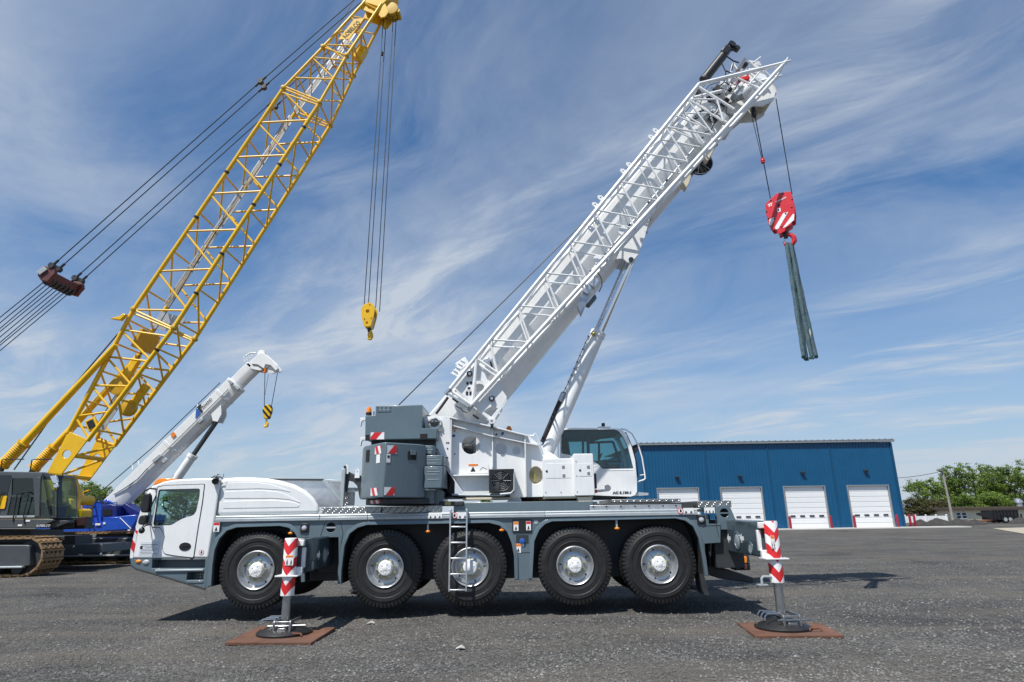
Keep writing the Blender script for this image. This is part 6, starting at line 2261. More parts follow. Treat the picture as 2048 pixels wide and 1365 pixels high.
# black damper / cable cylinder on top of the head, with its fork
d0, d1, d2 = P(1408, 160, 13.55), P(1446, 112, 13.55), P(1466, 88, 13.55)
MB().tube(d0, d1, .115, .115, 22).build('assist_cylinder', 'black_plastic', hd)
MB().tube(d0 - (d1 - d0).normalized() * .02, d0 + (d1 - d0).normalized() * .05, .125, .125, 22).build('cylinder_cap', 'chassis_dark', hd)
dd = (d1 - d0).normalized()
MB().tube(d1, d1 + dd * .34, .06, .05, 14).build('cylinder_rod', 'black_plastic', hd)
MB().box(d1 + dd * .12 + Vector((0, 0, .02)), (.26, .22, .20), Matrix.Rotation(-.85, 3, 'Y')).build('valve_block', 'black_plastic', hd, bevel=.03)
c = d1 + dd * .42
MB().lathe([(-.06, .05), (-.06, .10), (.06, .10), (.06, .05)], origin=c, axis=(.3, -1, .2), n=18).build('rod_eye', 'black_plastic', hd)
c = d1 + dd * .36 + Vector((.16, 0, -.07))
MB().lathe([(-.06, .03), (-.06, .075), (.06, .075), (.06, .03)], origin=c, axis=(.3, -1, .2), n=16).build('guide_roller', 'black_plastic', hd)
MB().bar(d1 + dd * .2, c, .07, .07).build('eye_link', 'black_plastic', hd, bevel=.01)
for pts, r_ in (([(1444, 128), (1452, 145), (1448, 165), (1440, 172)], .016), ([(1452, 112), (1466, 122), (1478, 126)], .018), ([(1452, 142), (1470, 150), (1482, 168)], .016), ([(1450, 165), (1462, 172), (1449, 190), (1448, 200)], .016), ([(1410, 168), (1402, 180), (1405, 196), (1398, 215)], .013), ([(1472, 150), (1478, 165), (1470, 178)], .014)):
    MB().path([P(a, b, 13.25) for a, b in pts], r_, 6).build('hose', 'black_rubber', hd)
mat('grey_rubber', (0.16, 0.15, 0.16), 0.8, var=0.1)
MB().plate([PX(1472, 142, 13.4), PX(1489, 115, 13.4), PX(1493, 118, 13.4), PX(1482, 138, 13.4)], 13.4, 13.46).build('rope_guard_flap', 'grey_rubber', hd)
for pts in ([(1458, 165), (1466, 128)], [(1466, 128), (1474, 140)], [(1474, 140), (1500, 148)], [(1466, 128), (1462, 145)], [(1500, 126), (1530, 146)], [(1482, 130), (1515, 150)], [(1497, 124), (1520, 127)], [(1499, 128), (1522, 131)]):
    MB().bar(P(*pts[0], 13.55), P(*pts[1], 13.55), .05, .06, up=(0, 1, 0)).build('head_strut', 'white_paint', hd, bevel=.008)
for (px, py, w, h) in ((1487, 161, .26, .10), (1487, 171, .16, .10)):
    c = P(px, py, 13.55)
    MB().box(c, (w, .2, h), Matrix.Rotation(-.3, 3, 'Y')).build('red_cover', 'red_print', hd, bevel=.015)
MB().box(P(1477, 190, 13.45), (.32, .3, .20), Matrix.Rotation(-.55, 3, 'Y')).build('winch_gearbox', 'silver_rail', hd, bevel=.03)
MB().lathe([(0, .16), (.3, .15), (.34, .12)], origin=P(1480, 192, 13.45), axis=(.6, -.2, .5), n=20).build('winch_drum', 'white_paint', hd)
for (px, py, w, h) in ((1422, 195, .22, .16), (1436, 180, .16, .22), (1428, 236, .22, .22), (1415, 232, .2, .12), (1396, 184, .16, .14), (1450, 205, .2, .12)):
    MB().box(P(px, py, 13.62), (w, .14, h), Matrix.Rotation(-.8, 3, 'Y')).build('head_fitting', 'silver_rail' if px % 2 else 'chassis_dark', hd, bevel=.015)
rnd = random.Random(77)
for k in range(26):
    px = rnd.uniform(1415, 1510)
    py = 245 - (px - 1400) * .92 + rnd.uniform(-38, 12)
    Yk = rnd.uniform(13.2, 13.6)
    c = P(px, py, Yk)
    if k % 3 == 0:
        MB().tube(c, c + Vector((rnd.uniform(-.3, .3), 0, rnd.uniform(-.3, .3))), .022, .022, 8).build('head_tube', 'white_paint', hd)
    elif k % 3 == 1:
        MB().box(c, (rnd.uniform(.06, .16), .10, rnd.uniform(.05, .12)), Matrix.Rotation(rnd.uniform(-1.2, .2), 3, 'Y')).build('head_bracket', rnd.choice(('white_paint', 'silver_rail', 'black_plastic', 'chassis_dark')), hd, bevel=.008)
    else:
        MB().path([c, c + Vector((.10, -.04, -.16)), c + Vector((.02, 0, -.32)), c + Vector((-.14, 0, -.38))], .012, 6).build('hose', 'black_rubber', hd)
# bottle-shaped rope end
c = P(1508, 225, CY - .3)
MB().lathe([(-.16, .05), (.05, .06), (.12, .05), (.16, .03)], origin=c, axis=(0, 0, -1), n=14).build('rope_socket', 'black_plastic', hd)

# sheave guard under the boom: dark disc and cream brackets
gy = CY - .42
c = P(1398, 327, CY - .2)
MB().lathe([(-.04, .30), (-.03, .325), (.03, .325), (.04, .30)], origin=c, axis=(0, -1, 0), n=44).build('cable_reel', 'matte_black', boom)
for k in range(3):
    t = k * 1.05 + .3
    MB().bar(c + Vector((-.31 * math.cos(t), -.05, -.31 * math.sin(t))), c + Vector((.31 * math.cos(t), -.05, .31 * math.sin(t))), .02, .015).build('reel_spoke', 'steel', boom)
MB().path([c + Vector((.33 * math.cos(t), -.05, .33 * math.sin(t))) for t in [i * 2 * math.pi / 40 for i in range(41)]], .012, 6).build('reel_rim', 'steel', boom)
for q in ([(1406, 308), (1415, 299), (1429, 287), (1434, 290), (1428, 300), (1418, 320), (1414, 324)], [(1362, 366), (1368, 352), (1376, 345), (1385, 340), (1390, 345), (1384, 350), (1378, 368), (1373, 378)]):
    MB().plate(outline(q, gy), gy - .02, gy + .20).build('reel_bracket', 'cream_beige', boom, bevel=.015)
for px, py in ((1430.5, 289.5), (1385, 345)):
    c = P(px, py, gy - .05)
    MB().lathe([(-.06, .055), (.03, .06), (.04, .045), (.0, .04), (.0, .001)], origin=c, axis=(.2, -1, -.1), n=16).build('bracket_roller', 'dark_steel', boom)
# boom guide block at mid length
for q, Y, m in (([(1161, 590), (1168, 575), (1172, 580), (1181, 588), (1163, 631), (1155, 610)], 13.2, 'steel'), ([(1164, 582), (1175, 566), (1184, 575), (1176, 590)], 13.15, 'aluminium'), ([(1176, 568), (1188, 552), (1199, 560), (1190, 576)], 13.2, 'aluminium'), ([(1172, 610), (1190, 588), (1194, 596), (1180, 612)], 13.4, 'dark_steel')):
    MB().plate(outline(q, Y), Y, Y + .18).build('jib_guide', m, boom, bevel=.012)
MB().path([P(1195, 545, 13.2), P(1203, 558, 13.2), P(1204, 572, 13.2), P(1198, 584, 13.2)], .012, 6).build('hose', 'black_rubber', boom)

# ------------------------------------------------------------------ lattice jib stowed along the boom
JN, JF = 12.98, 13.52
jib = part_empty('lattice_jib', crane, P(950, 800, JN))
lw = .034


def jbar(p, q, Y0, Y1, r, name):
    a, b = P(*p, Y0), P(*q, Y0)
    a.y, b.y = Y0, Y0
    MB().tube(a, b, r, r, 8).build(name, 'white_paint', jib)
    if Y1 is not None:
        a2, b2 = a.copy(), b.copy()
        a2.y = b2.y = Y1
        MB().tube(a2, b2, r, r, 8).build(name, 'white_paint', jib)


up0, up1 = (898, 781), (1398, 168.5)
lo0, lo1 = (942, 812), (1571, 124)
jbar(up0, up1, JN, JF, .044, 'chord')
jbar(lo0, lo1, JN, JF, .048, 'chord')
jbar(up1, (1571, 126), JN, JF, .048, 'chord')
bars = [((1094, 547), (1168, 554)), ((1040, 612), (1113, 618)), ((984, 680), (1055, 684.5)), ((1091, 551), (1116, 614)), ((1037, 616), (1059, 679)), ((980, 686), (996, 748)),
        ((1196, 421), (1276, 436)), ((1146, 484), (1222, 495)), ((1192, 426), (1224, 490)), ((1143, 489), (1170, 552)),
        ((1333, 254), (1421, 270.5)), ((1290, 307), (1376, 324)), ((1242, 364), (1326, 379)), ((1333, 257), (1374, 321)), ((1288, 311), (1327, 375)), ((1242, 368), (1277, 432)),
        ((1377, 199), (1445, 243)), ((1377, 202), (1424, 266)), ((1377, 200), (1433, 199)), ((1434, 200), (1446, 240)), ((1352, 232), (1395, 250))]
for a, b in bars:
    jbar(a, b, JN, JF, .022, 'lacing_bar')
jbar((1398, 175), (1468, 219), JN, JF, .034, 'cross_tube')
jbar((1474, 156), (1518, 178), JN, JF, .026, 'lacing_bar')
jbar((1520, 143), (1496, 172), JN, None, .022, 'lacing_bar')
jbar((1528, 141), (1540, 152), JN, None, .018, 'lacing_bar')
jbar((1510, 158), (1526, 168), JN, None, .022, 'lacing_bar')
# spacer tubes between the two faces, on both chords
for p in ((939, 731), (984, 677), (1040, 609), (1093, 545), (1145, 481), (1194, 419), (1241, 362), (1289, 305), (1332, 252), (1377, 196), (1398, 169), (1000, 747), (1056, 686), (1115, 621), (1170, 559), (1225, 498), (1278, 440), (1328, 385), (1377, 332), (1424, 278), (1446, 252), (1470, 228), (1571, 125)):
    a = P(*p, JN)
    MB().tube((a.x, JN, a.z), (a.x, JF, a.z), .020, .020, 7).build('spacer_tube', 'white_paint', jib)
# diagonal bars in the upper and lower faces
tops = [(939, 731), (984, 677), (1040, 609), (1093, 545), (1145, 481), (1194, 419), (1241, 362), (1289, 305), (1332, 252), (1377, 196)]
for i in range(len(tops) - 1):
    a, b = P(*tops[i], JN), P(*tops[i + 1], JN)
    y0, y1 = (JN, JF) if i % 2 else (JF, JN)
    MB().tube((a.x, y0, a.z), (b.x, y1, b.z), .018, .018, 7).build('face_diagonal', 'white_paint', jib)
bots = [(1000, 747), (1056, 686), (1115, 621), (1170, 559), (1225, 498), (1278, 440), (1328, 385), (1377, 332), (1424, 278)]
for i in range(len(bots) - 1):
    a, b = P(*bots[i], JN), P(*bots[i + 1], JN)
    y0, y1 = (JN, JF) if i % 2 else (JF, JN)
    MB().tube((a.x, y0, a.z), (b.x, y1, b.z), .018, .018, 7).build('face_diagonal', 'white_paint', jib)
# fork ends at the top right
for Y in (JN, JF):
    c = P(1571, 124, JN)
    c.y = Y
    for d in (Vector((.07, 0, .12)), Vector((.13, 0, .03))):
        MB().bar(c, c + d, .03, .05, up=(0, 1, 0)).build('fork_prong', 'white_paint', jib, bevel=.006)
# pin lugs along the upper chord and the lower chord
for px, py in ((1311, 262), (1302, 275), (1258, 330), (1246, 343), (1201, 396), (1190, 410), (1194, 444), (1181, 457)):
    c = PX(px, py, JN + .1)
    t = math.atan2(es.z, es.x)
    pts = [(-.07, -.09), (.05, -.09), (.05, .03), (.0, .085), (-.05, .05)]
    pts = [(c[0] + a * math.cos(t) - b * math.sin(t), c[1] + a * math.sin(t) + b * math.cos(t)) for a, b in pts]
    MB().plate(pts, JN + .08, JN + .12, holes=[circle(c[0], c[1], .024, n=12)]).build('pin_lug', 'white_paint', jib)
for px, py in ((1192, 520), (1242, 463)):
    c = PX(px, py, JN + .2)
    t = math.atan2(es.z, es.x)
    pts = [(-.10, -.08), (.14, -.08), (.12, .04), (.02, .08), (-.08, .03)]
    pts = [(c[0] + a * math.cos(t) - b * math.sin(t), c[1] + a * math.sin(t) + b * math.cos(t)) for a, b in pts]
    MB().plate(pts, JN + .15, JN + .22, holes=[circle(c[0] + .02, c[1], .022, n=12)]).build('pin_lug', 'white_paint', jib)
# lower end frame: end tube, upright post, head plate with holes
jbar((903, 783), (940, 808), JN, JF, .030, 'end_tube')
jbar((953, 720), (945, 806), JN, JF, .036, 'end_post')
jbar((955, 718.5), (997, 747), JN, JF, .026, 'end_tube')
MB().bar(P(897, 788, JN - .05), P(938, 815, JN - .05), .05, .09, up=(0, 1, 0)).build('end_beam', 'silver_rail', jib, bevel=.01)
for px, py in ((896, 784), (941, 816)):
    c = P(px, py, JN - .02)
    MB().lathe([(-.08, .045), (.08, .045)], origin=c, axis=(es.x, 0, es.z), n=14).build('end_socket', 'steel', jib)
hpl = [(906, 772), (938, 744), (953, 724), (966, 740), (975, 760), (988, 766), (1000, 760), (1004, 780), (1014, 794), (1003, 818), (986, 845), (980, 842), (962, 826), (944, 809), (935, 800), (925, 790)]
hole1 = circle(*PX(957, 773, JN + .08), .125, n=28)
hole2 = outline([(975, 818), (985, 813), (996, 817), (992, 822), (983, 834), (967, 824)], JN + .08)
hole3 = outline([(929, 762), (924, 772), (931, 784), (938, 792), (914, 776)], JN + .08)
MB().plate(outline(hpl, JN + .08), JN + .08, JN + .11, holes=[hole1, hole2]).build('head_gusset', 'white_paint', jib, bevel=.005)
MB().plate(outline(hpl, JN + .08), JF - .12, JF - .09, holes=[hole1, hole2]).build('head_gusset', 'white_paint', jib, bevel=.005)
c = P(983.5, 843, JN + .05)
MB().lathe([(-.06, .05), (.03, .055), (.03, .03), (-.02, .03), (-.02, .001)], origin=c, axis=(0, -1, 0), n=18).build('hinge_eye', 'white_paint', jib)
MB().box((c.x, JN + .15, c.z - .08), (.07, .06, .12)).build('hinge_pin', 'dark_steel', jib, bevel=.01)
for px, py in ((939, 748), (983.5, 797.5)):
    c = P(px, py, JN + .05)
    MB().lathe([(-.02, .062), (.03, .062), (.035, .05), (.03, .035), (.03, .001)], origin=c, axis=(0, -1, 0), n=20).build('pin_bush', 'black_plastic', jib)
    MB().lathe([(.031, .032), (.036, .03), (.036, .001)], origin=c, axis=(0, -1, 0), n=16).build('pin_end', 'aluminium', jib)
mb = MB()
for (px, py, w, h) in ((935, 767, .05, .06), (942, 766, .05, .06), (938, 777, .06, .05), (934, 787, .05, .08), (941, 787, .05, .08)):
    c = P(px, py, JN + .075)
    mb.box((c.x, JN + .074, c.z), (w, .004, h))
tag(mb.build('printed_marks', 'black_print', jib), kind='stuff')
c = P(938, 777, JN + .07)
MB().box((c.x, JN + .0765, c.z), (.13, .003, .09)).build('printed_card', 'white_print', jib)
c = P(974, 722, JN + .25)
MB().box(c, (.14, .10, .10), Matrix.Rotation(-.5, 3, 'Y')).build('lamp_box', 'aluminium', jib, bevel=.01)
MB().path([P(981, 724, JN + .2), P(984, 735, JN + .2)], .022, 7).build('lamp_bracket', 'black_plastic', jib)
for px, py in ((905, 797), (946, 830)):
    c = P(px, py, JN)
    MB().bar(c, c + Vector((.12, 0, -.09)), .045, .045).build('release_handle', 'black_rubber', jib, bevel=.01)
MB().path([P(912, 812, JN), P(922, 818, JN), P(926, 823, JN), P(935, 826, JN)], .010, 6).build('release_cable', 'black_rubber', jib)
# white rope drum peeping out behind the jib foot
for (a, b, r_) in (((915, 735), (935, 722), .09), ((910, 752), (930, 730), .07)):
    MB().bar(P(*a, 13.75), P(*b, 13.75), .2, r_, up=(0, 1, 0)).build('rope_guide', 'white_paint', boom, bevel=.01)
for k in range(5):
    c = P(909 + k * 5, 750 - k * 6.5, 13.7)
    MB().bar(c, c + Vector((-.09, 0, .05)), .03, .02).build('guide_finger', 'white_paint', boom)
# hose into the boom foot
MB().path([P(872, 828, 13.4), P(884, 812, 13.4), P(896, 795, 13.4)], .03, 8).build('boom_hose', 'black_rubber', boom)

# ------------------------------------------------------------------ ropes
MB().path([P(797, 811, CY), P(1188, 424, CY), P(1420, 170, CY), BL(tpc[0] - .1, tpc[1] + .19, 0)], .014, 6).build('hoist_rope', 'rope', crane)
HKY = CY
r1a, r1b = P(1508, 222, CY - .3), P(1541, 398, HKY)
r2a, r2b = P(1552, 198, CY), P(1584, 389, HKY)
MB().path([r1a, r1b], .013, 6).build('hoist_rope', 'rope', crane)
MB().path([r2a, r2b], .013, 6).build('hoist_rope', 'rope', crane)
c0, c1 = P(1501, 222, CY - .3), P(1524, 318, CY - .15)
nlk = 40
mb = MB()
for i in range(nlk):
    p = c0.lerp(c1, (i + .5) / nlk)
    d = (c1 - c0) / nlk
    w = Vector((.010, 0, 0)) if i % 2 else Vector((0, .010, 0))
    mb.path([p - d * .62 - w, p - d * .62 + w, p + d * .62 + w, p + d * .62 - w, p - d * .62 - w], .0035, 4)
tag(mb.build('switch_chain', 'rope', crane), kind='stuff')
c = P(1525.5, 322, CY - .15)
mb = MB().sphere(c, .058, 14, 10)
mb.lathe([(-.075, .03), (-.06, .05), (.06, .05), (.075, .03)], origin=c, axis=(0, 0, 1), n=14)
mb.build('limit_switch_weight', 'red_paint', crane)

# ------------------------------------------------------------------ red hook block (hangs on the rope) and the blue slings
hook = thing('hook_block', 'red and white striped hook block hanging from the white crane', 'hook block', P(1566, 430, HKY))
hb_px = [(1538, 402), (1541, 399), (1559, 385.5), (1563, 385.3), (1582, 386.5), (1587, 389), (1592, 412), (1594.5, 428), (1594, 445), (1589, 447), (1588, 452), (1578, 456), (1576, 462), (1565, 466), (1560, 455), (1553, 455), (1546, 444), (1540, 420)]
hbo = outline(hb_px, HKY - .14)
for y0 in (HKY - .14, HKY + .10):
    MB().plate(hbo, y0, y0 + .04).build('cheek_plate', 'red_paint', hook, bevel=.006)
hc_ = P(1566, 416, HKY)
for k in range(2):
    MB().lathe([(-.035, .19), (-.03, .22), (-.02, .22), (0, .19), (.02, .22), (.03, .22), (.035, .19)], origin=(hc_.x, HKY - .05 + k * .1, hc_.z), axis=(0, -1, 0), n=32).build('sheave', 'dark_red', hook)
core = outline([(1548, 440), (1586, 440), (1588, 452), (1576, 462), (1565, 466), (1556, 456)], HKY - .1)
MB().plate(core, HKY - .10, HKY + .10).build('crosshead', 'red_paint', hook, bevel=.01)
for q in ([(1547, 432.5), (1555, 430.5), (1558, 433), (1550, 446), (1546.5, 443)], [(1573, 426), (1582, 426), (1564, 454.5), (1559.5, 455), (1557, 451)], [(1591, 431.5), (1593.5, 433), (1592.5, 444), (1578, 454), (1572, 455)]):
    MB().plate(outline(q, HKY - .145), HKY - .1435, HKY - .1405).build('white_stripe', 'white_print', hook)
for px, py in ((1549, 396), (1572, 388.5), (1588.5, 403), (1541, 416), (1545, 430), (1556, 434), (1577, 428), (1588, 418), (1570, 452)):
    c = P(px, py, HKY - .14)
    MB().lathe([(0, .020), (.012, .02), (.016, .010)], origin=c, axis=(0, -1, 0), n=6).build('bolt', 'chassis_dark', hook)
c = P(1564, 409, HKY - .14)
MB().lathe([(0, .028), (.006, .028)], origin=c, axis=(0, -1, 0), n=14).build('grease_hole', 'matte_black', hook)
c = P(1564.5, 418.5, HKY - .14)
MB().box((c.x, HKY - .1425, c.z), (.075, .004, .10)).build('rating_plate', 'white_print', hook)
MB().box((c.x - .005, HKY - .1455, c.z), (.03, .003, .06)).build('rating_mark', 'black_print', hook)
hx = P(1570, 401.5, HKY - .146) - P(1556, 405, HKY - .146)
lettering('TADANO', .085, 'white_print', hook, P(1568, 399.5, HKY - .1445), (hx.x, 0, hx.z), (-hx.z, 0, hx.x), bold=.003, squash=1.3, width=.27)
c = P(1548.5, 404.5, HKY - .1445)
MB().plate([(c.x - .06, c.z - .005), (c.x + .05, c.z + .025), (c.x + .05, c.z + .05), (c.x - .06, c.z + .025)], HKY - .1445, HKY - .141).plate([(c.x - .05, c.z - .045), (c.x - .02, c.z - .045), (c.x + .005, c.z - .002), (c.x - .035, c.z - .012)], HKY - .1445, HKY - .141).plate([(c.x + .01, c.z - .04), (c.x + .03, c.z - .035), (c.x + .035, c.z + .012), (c.x + .015, c.z + .004)], HKY - .1445, HKY - .141).build('logo_mark', 'white_print', hook)
MB().lathe([(-.09, .05), (.02, .05), (.03, .07), (.09, .07)], origin=P(1571, 470, HKY), axis=(0, 0, 1), n=16).build('hook_shank', 'chassis_dark', hook)
hk = [(1573, 469), (1581, 472), (1586.5, 478), (1588, 485), (1584, 491), (1577, 492.5), (1570.5, 489), (1568, 483)]
rr = [.045, .055, .06, .06, .055, .048, .035, .016]
MB().loft([(P(a, b, HKY), r_) for (a, b), r_ in zip(hk, rr)], 12).build('hook', 'red_paint', hook)
MB().bar(P(1572, 472, HKY), P(1568.5, 484, HKY), .03, .02).build('safety_latch', 'steel', hook)
hook.rotation_euler = (0, 0, R(-30))
sg = 'blue round slings on the hook'
tops_ = [(1571.5, 488), (1575.5, 489), (1579.5, 489), (1583.5, 487)]
bts = [(1606, 714), (1614, 716.5), (1622, 715), (1631.5, 712)]
labs = ['leftmost of the blue grey slings hanging from the red hook', 'second from left of the hanging blue grey slings', 'third from left of the hanging blue grey slings', 'rightmost hanging blue grey sling with a pale worn patch']
for i, (a, b) in enumerate(zip(tops_, bts)):
    rnd = random.Random(40 + i)
    p0, p1 = P(*a, HKY), P(*b, HKY)
    yo = (-.05, .03, -.04, .02)[i]
    st = thing('round_sling', labs[i], 'sling', p0, sg)
    for sgn in (-1, 1):
        pts = []
        for k in range(15):
            t = k / 14
            p = p0.lerp(p1, t)
            w = .014 + .006 * math.sin(t * 3)
            p += Vector((sgn * w + .006 * math.sin(t * 5 + i), yo + .012 * math.sin(t * 4 + i * 2) + .015 * sgn, 0))
            pts.append((p, .042 + .005 * math.sin(t * 23 + i + sgn)))
        MB().loft(pts, 9).build('sling_leg', 'sling', st)
    q = p1 + Vector((0, yo, 0))
    MB().path([q + Vector((-.045, 0, .0)), q + Vector((-.03, 0, -.035)), q + Vector((.03, 0, -.035)), q + Vector((.045, 0, .0))], .03, 8).build('sling_bight', 'sling', st)
    if i == 3:
        mid_ = p0.lerp(p1, .80)
        MB().loft([(mid_ + Vector((-.03, yo - .02, .12)), .03), (mid_ + Vector((-.025, yo - .025, 0)), .036), (mid_ + Vector((-.02, yo - .02, -.12)), .03)], 8).build('worn_patch', 'cream_beige', st)
# ------------------------------------------------------------------ yellow lattice-boom crawler crane on the left
YN, YF = 25.4, 27.2
YC = (YN + YF) / 2
crawler = thing('crawler_crane', 'yellow lattice boom crawler crane with dark grey cab at the left edge', 'crane', (P(60, 1100, YC).x, YC, 0))
ybm = part_empty('lattice_boom', crawler, P(110, 950, YN))
A_px = [(92, 950), (136, 866), (266, 622), (567, 177), (648, 93), (733, 0)]
C_px = [(117, 957), (175, 882), (347, 657), (640, 205), (694, 111), (763, 8)]


def at_y(poly, y):
    for (a, b) in zip(poly, poly[1:]):
        if (a[1] - y) * (b[1] - y) <= 0:
            t = (a[1] - y) / (a[1] - b[1])
            return (a[0] + (b[0] - a[0]) * t, y)
    a, b = (poly[0], poly[1]) if y > poly[0][1] else (poly[-2], poly[-1])
    t = (a[1] - y) / (a[1] - b[1])
    return (a[0] + (b[0] - a[0]) * t, y)


def taper(y, Y):
    """the tip section narrows towards the boom head"""
    t = (Y - YN) / (YF - YN)
    k = min(1.0, max(0.0, (180 - y) / 180.0))
    return (YN + .45 * k) + t * ((YF - .60 * k) - (YN + .45 * k))


def Apt(y, Y=YN):
    p = P(*at_y(A_px, y), taper(y, YN))
    return Vector((p.x, taper(y, Y), p.z))


def Cpt(y, Y=YN):
    p = P(*at_y(C_px, y), taper(y, YN))
    return Vector((p.x, taper(y, Y), p.z))


def ybar(a, b, r, name, m='yellow_paint', n=8):
    MB().tube(a, b, r, r, n).build(name, m, ybm)


CR, LR = .092, .048
for Y in (YN, YF):
    for fn, poly in ((Apt, A_px[1:]), (Cpt, C_px[1:])):
        for p, q in zip(poly, poly[1:]):
            ybar(fn(p[1], Y), fn(q[1], Y), CR if q[1] > 150 else CR * .8, 'chord', n=12)
# lacing of the near and far faces: node heights in the photo along the two chords
main_A = [178, 246, 315, 388, 463, 543, 620]
main_C = [207, 241, 311, 383, 460, 538.5, 621.5]
base_A = [660, 714, 771, 833, 868]
base_C = [673, 723, 773, 824, 882]
tip_A = [6, 33, 62, 90, 115.5, 156]
tip_C = [20, 40, 66, 92, 120.5, 159]
for Y in (YN, YF):
    for NA, NC in ((main_A, main_C), (base_A, base_C)):
        for i in range(len(NA)):
            ybar(Apt(NA[i], Y), Cpt(NC[i], Y), LR, 'lacing_bar')
            if i + 1 < len(NA):
                ybar(Apt(NA[i] + 3, Y), Cpt(NC[i + 1] - 4, Y), LR, 'lacing_bar')
    for i in range(len(tip_A)):
        ybar(Apt(tip_A[i], Y), Cpt(tip_C[i], Y), LR * .8, 'lacing_bar')
        if 0 < i < len(tip_A) - 1:
            ybar(Apt(tip_A[i] + 1, Y), Cpt(tip_C[i + 1] - 2, Y), LR * .8, 'lacing_bar')
    ybar(Apt(620, Y), Cpt(657, Y), LR, 'joint_bar')
    ybar(Apt(626, Y), Cpt(660, Y), LR, 'joint_bar')
    ybar(Apt(174, Y), Cpt(203, Y), LR, 'joint_bar')
    ybar(Apt(185, Y), Cpt(211, Y), LR, 'joint_bar')
    ybar(Apt(95, Y), Cpt(112, Y), LR, 'joint_bar')
# lacing of the upper (A) and lower (C) faces
for fn, nodes in ((Apt, [62, 90, 116, 150, 178, 212, 280, 351, 426, 503, 581, 640, 687, 742, 802, 850]), (Cpt, [66, 92, 120, 159, 207, 275, 346, 421, 499, 579, 645, 698, 748, 799, 860])):
    for i, y in enumerate(nodes):
        ybar(fn(y, YN), fn(y, YF), LR * .9, 'cross_bar')
        if i + 1 < len(nodes):
            ybar(fn(y + 2, YN), fn(nodes[i + 1] - 3, YF), LR * .9, 'cross_diagonal')
# black pins and collars at the section joints
pin = None
for Y in (YN, YF):
    for fn, ys in ((Apt, (177, 95, 619)), (Cpt, (206, 112, 656))):
        for y in ys:
            c = fn(y, Y)
            if pin is None:
                pin = MB().lathe([(-.14, .06), (-.12, .10), (.12, .10), (.14, .06)], axis=(0, -1, 0), n=14).build('joint_pin', 'dark_yellow', ybm)
            else:
                pin = copy_obj(pin, ybm)
            pin.location = c - world_loc(ybm)
for fn, ys in ((Cpt, (255, 330, 410, 508, 587, 700)), (Apt, (345, 435))):
    for y in ys:
        a, b = fn(y + 2), fn(y - 2)
        MB().tube(a, b, CR + .012, CR + .012, 12).build('band_mark', 'black_plastic', ybm)
# slatted walkway inside the boom
mat('walkway_grey', (0.42, 0.44, 0.47), 0.45, metal=0.5, var=0.1)
for (y0, y1) in ((592, 470), (466, 345), (341, 200), (188, 110), (106, 40)):
    p0 = Apt(y0, YF - .42).lerp(Cpt(y0, YF - .42), .12)
    p1 = Apt(y1, YF - .42).lerp(Cpt(y1, YF - .42), .12)
    d = (p1 - p0).normalized()
    for sy in (-.2, .2):
        MB().bar(p0 + Vector((0, sy, 0)), p1 + Vector((0, sy, 0)), .03, .06).build('walkway_rail', 'walkway_grey', ybm)
    for k in range(4):
        MB().bar(p0 + Vector((0, -.12 + k * .08, 0)), p1 + Vector((0, -.12 + k * .08, 0)), .03, .02).build('walkway_slat', 'walkway_grey', ybm)
for (y0, y1) in ((860, 800), (795, 735)):
    p0 = Apt(y0, YC).lerp(Cpt(y0, YC), .55)
    p1 = Apt(y1, YC).lerp(Cpt(y1, YC), .55)
    MB().bar(p0, p1, .34, .03, up=(0, 1, 0)).build('walkway_mesh', 'walkway_grey', ybm)
a, b = Apt(612, YC).lerp(Cpt(612, YC), .2), Apt(634, YC).lerp(Cpt(634, YC), .6)
MB().hull3([Apt(600, YF - .2), Apt(635, YF - .2), Apt(635, YF - .2).lerp(Cpt(650, YF - .2), .6), Apt(600, YF - .2).lerp(Cpt(625, YF - .2), .6)], [p + Vector((0, .03, 0)) for p in (Apt(600, YF - .2), Apt(635, YF - .2), Apt(635, YF - .2).lerp(Cpt(650, YF - .2), .6), Apt(600, YF - .2).lerp(Cpt(625, YF - .2), .6))]).build('walkway_mesh', 'walkway_grey', ybm)
# boom rope running inside
MB().path([Apt(850, YC + .5), Apt(200, YC + .5)], .022, 6).build('boom_rope', 'rope', ybm)
# foot plates with round holes, and foot arms
fp = outline([(92, 952), (136, 866), (140, 864), (176, 880), (117, 958), (106, 958)], YN - .03)
hh = PX(135, 909, YN)
for Y in (YN - .06, YF - .0):
    MB().plate(fp, Y, Y + .06, holes=[circle(*hh, .17, n=24)]).build('foot_plate', 'yellow_paint', ybm, bevel=.01)
fa = outline([(92, 950), (117, 955), (128, 985), (128, 1004), (116, 1008), (108, 998), (103, 975)], YN)
for Y in (YN - .05, YN + .85):
    MB().plate(fa, Y, Y + .28).build('foot_arm', 'yellow_paint', ybm, bevel=.02)
for (pa, pb) in (((119, 952), (150, 912)), ((150, 912), (176, 884))):
    a, b = P(*pa, YN), P(*pb, YN)
    MB().tube((a.x, YN, a.z), (b.x, YF, b.z), .05, .05, 8).build('foot_brace', 'yellow_paint', ybm)
    MB().tube((a.x, YN, a.z), (a.x, YF, a.z), .09, .09, 10).build('foot_tie', 'yellow_paint', ybm)
a, b = P(100, 965, YN), P(117, 950, YN)
MB().box2((a.x, YN + .2, P(100, 1000, YN).z), (b.x + .05, YN + .8, b.z)).build('foot_box', 'yellow_paint', ybm, bevel=.05)
c = P(117, 1000, YN)
MB().tube((c.x, YN - .15, c.z), (c.x, YF + .15, c.z), .2, .2, 18).build('foot_pin', 'yellow_paint', ybm)
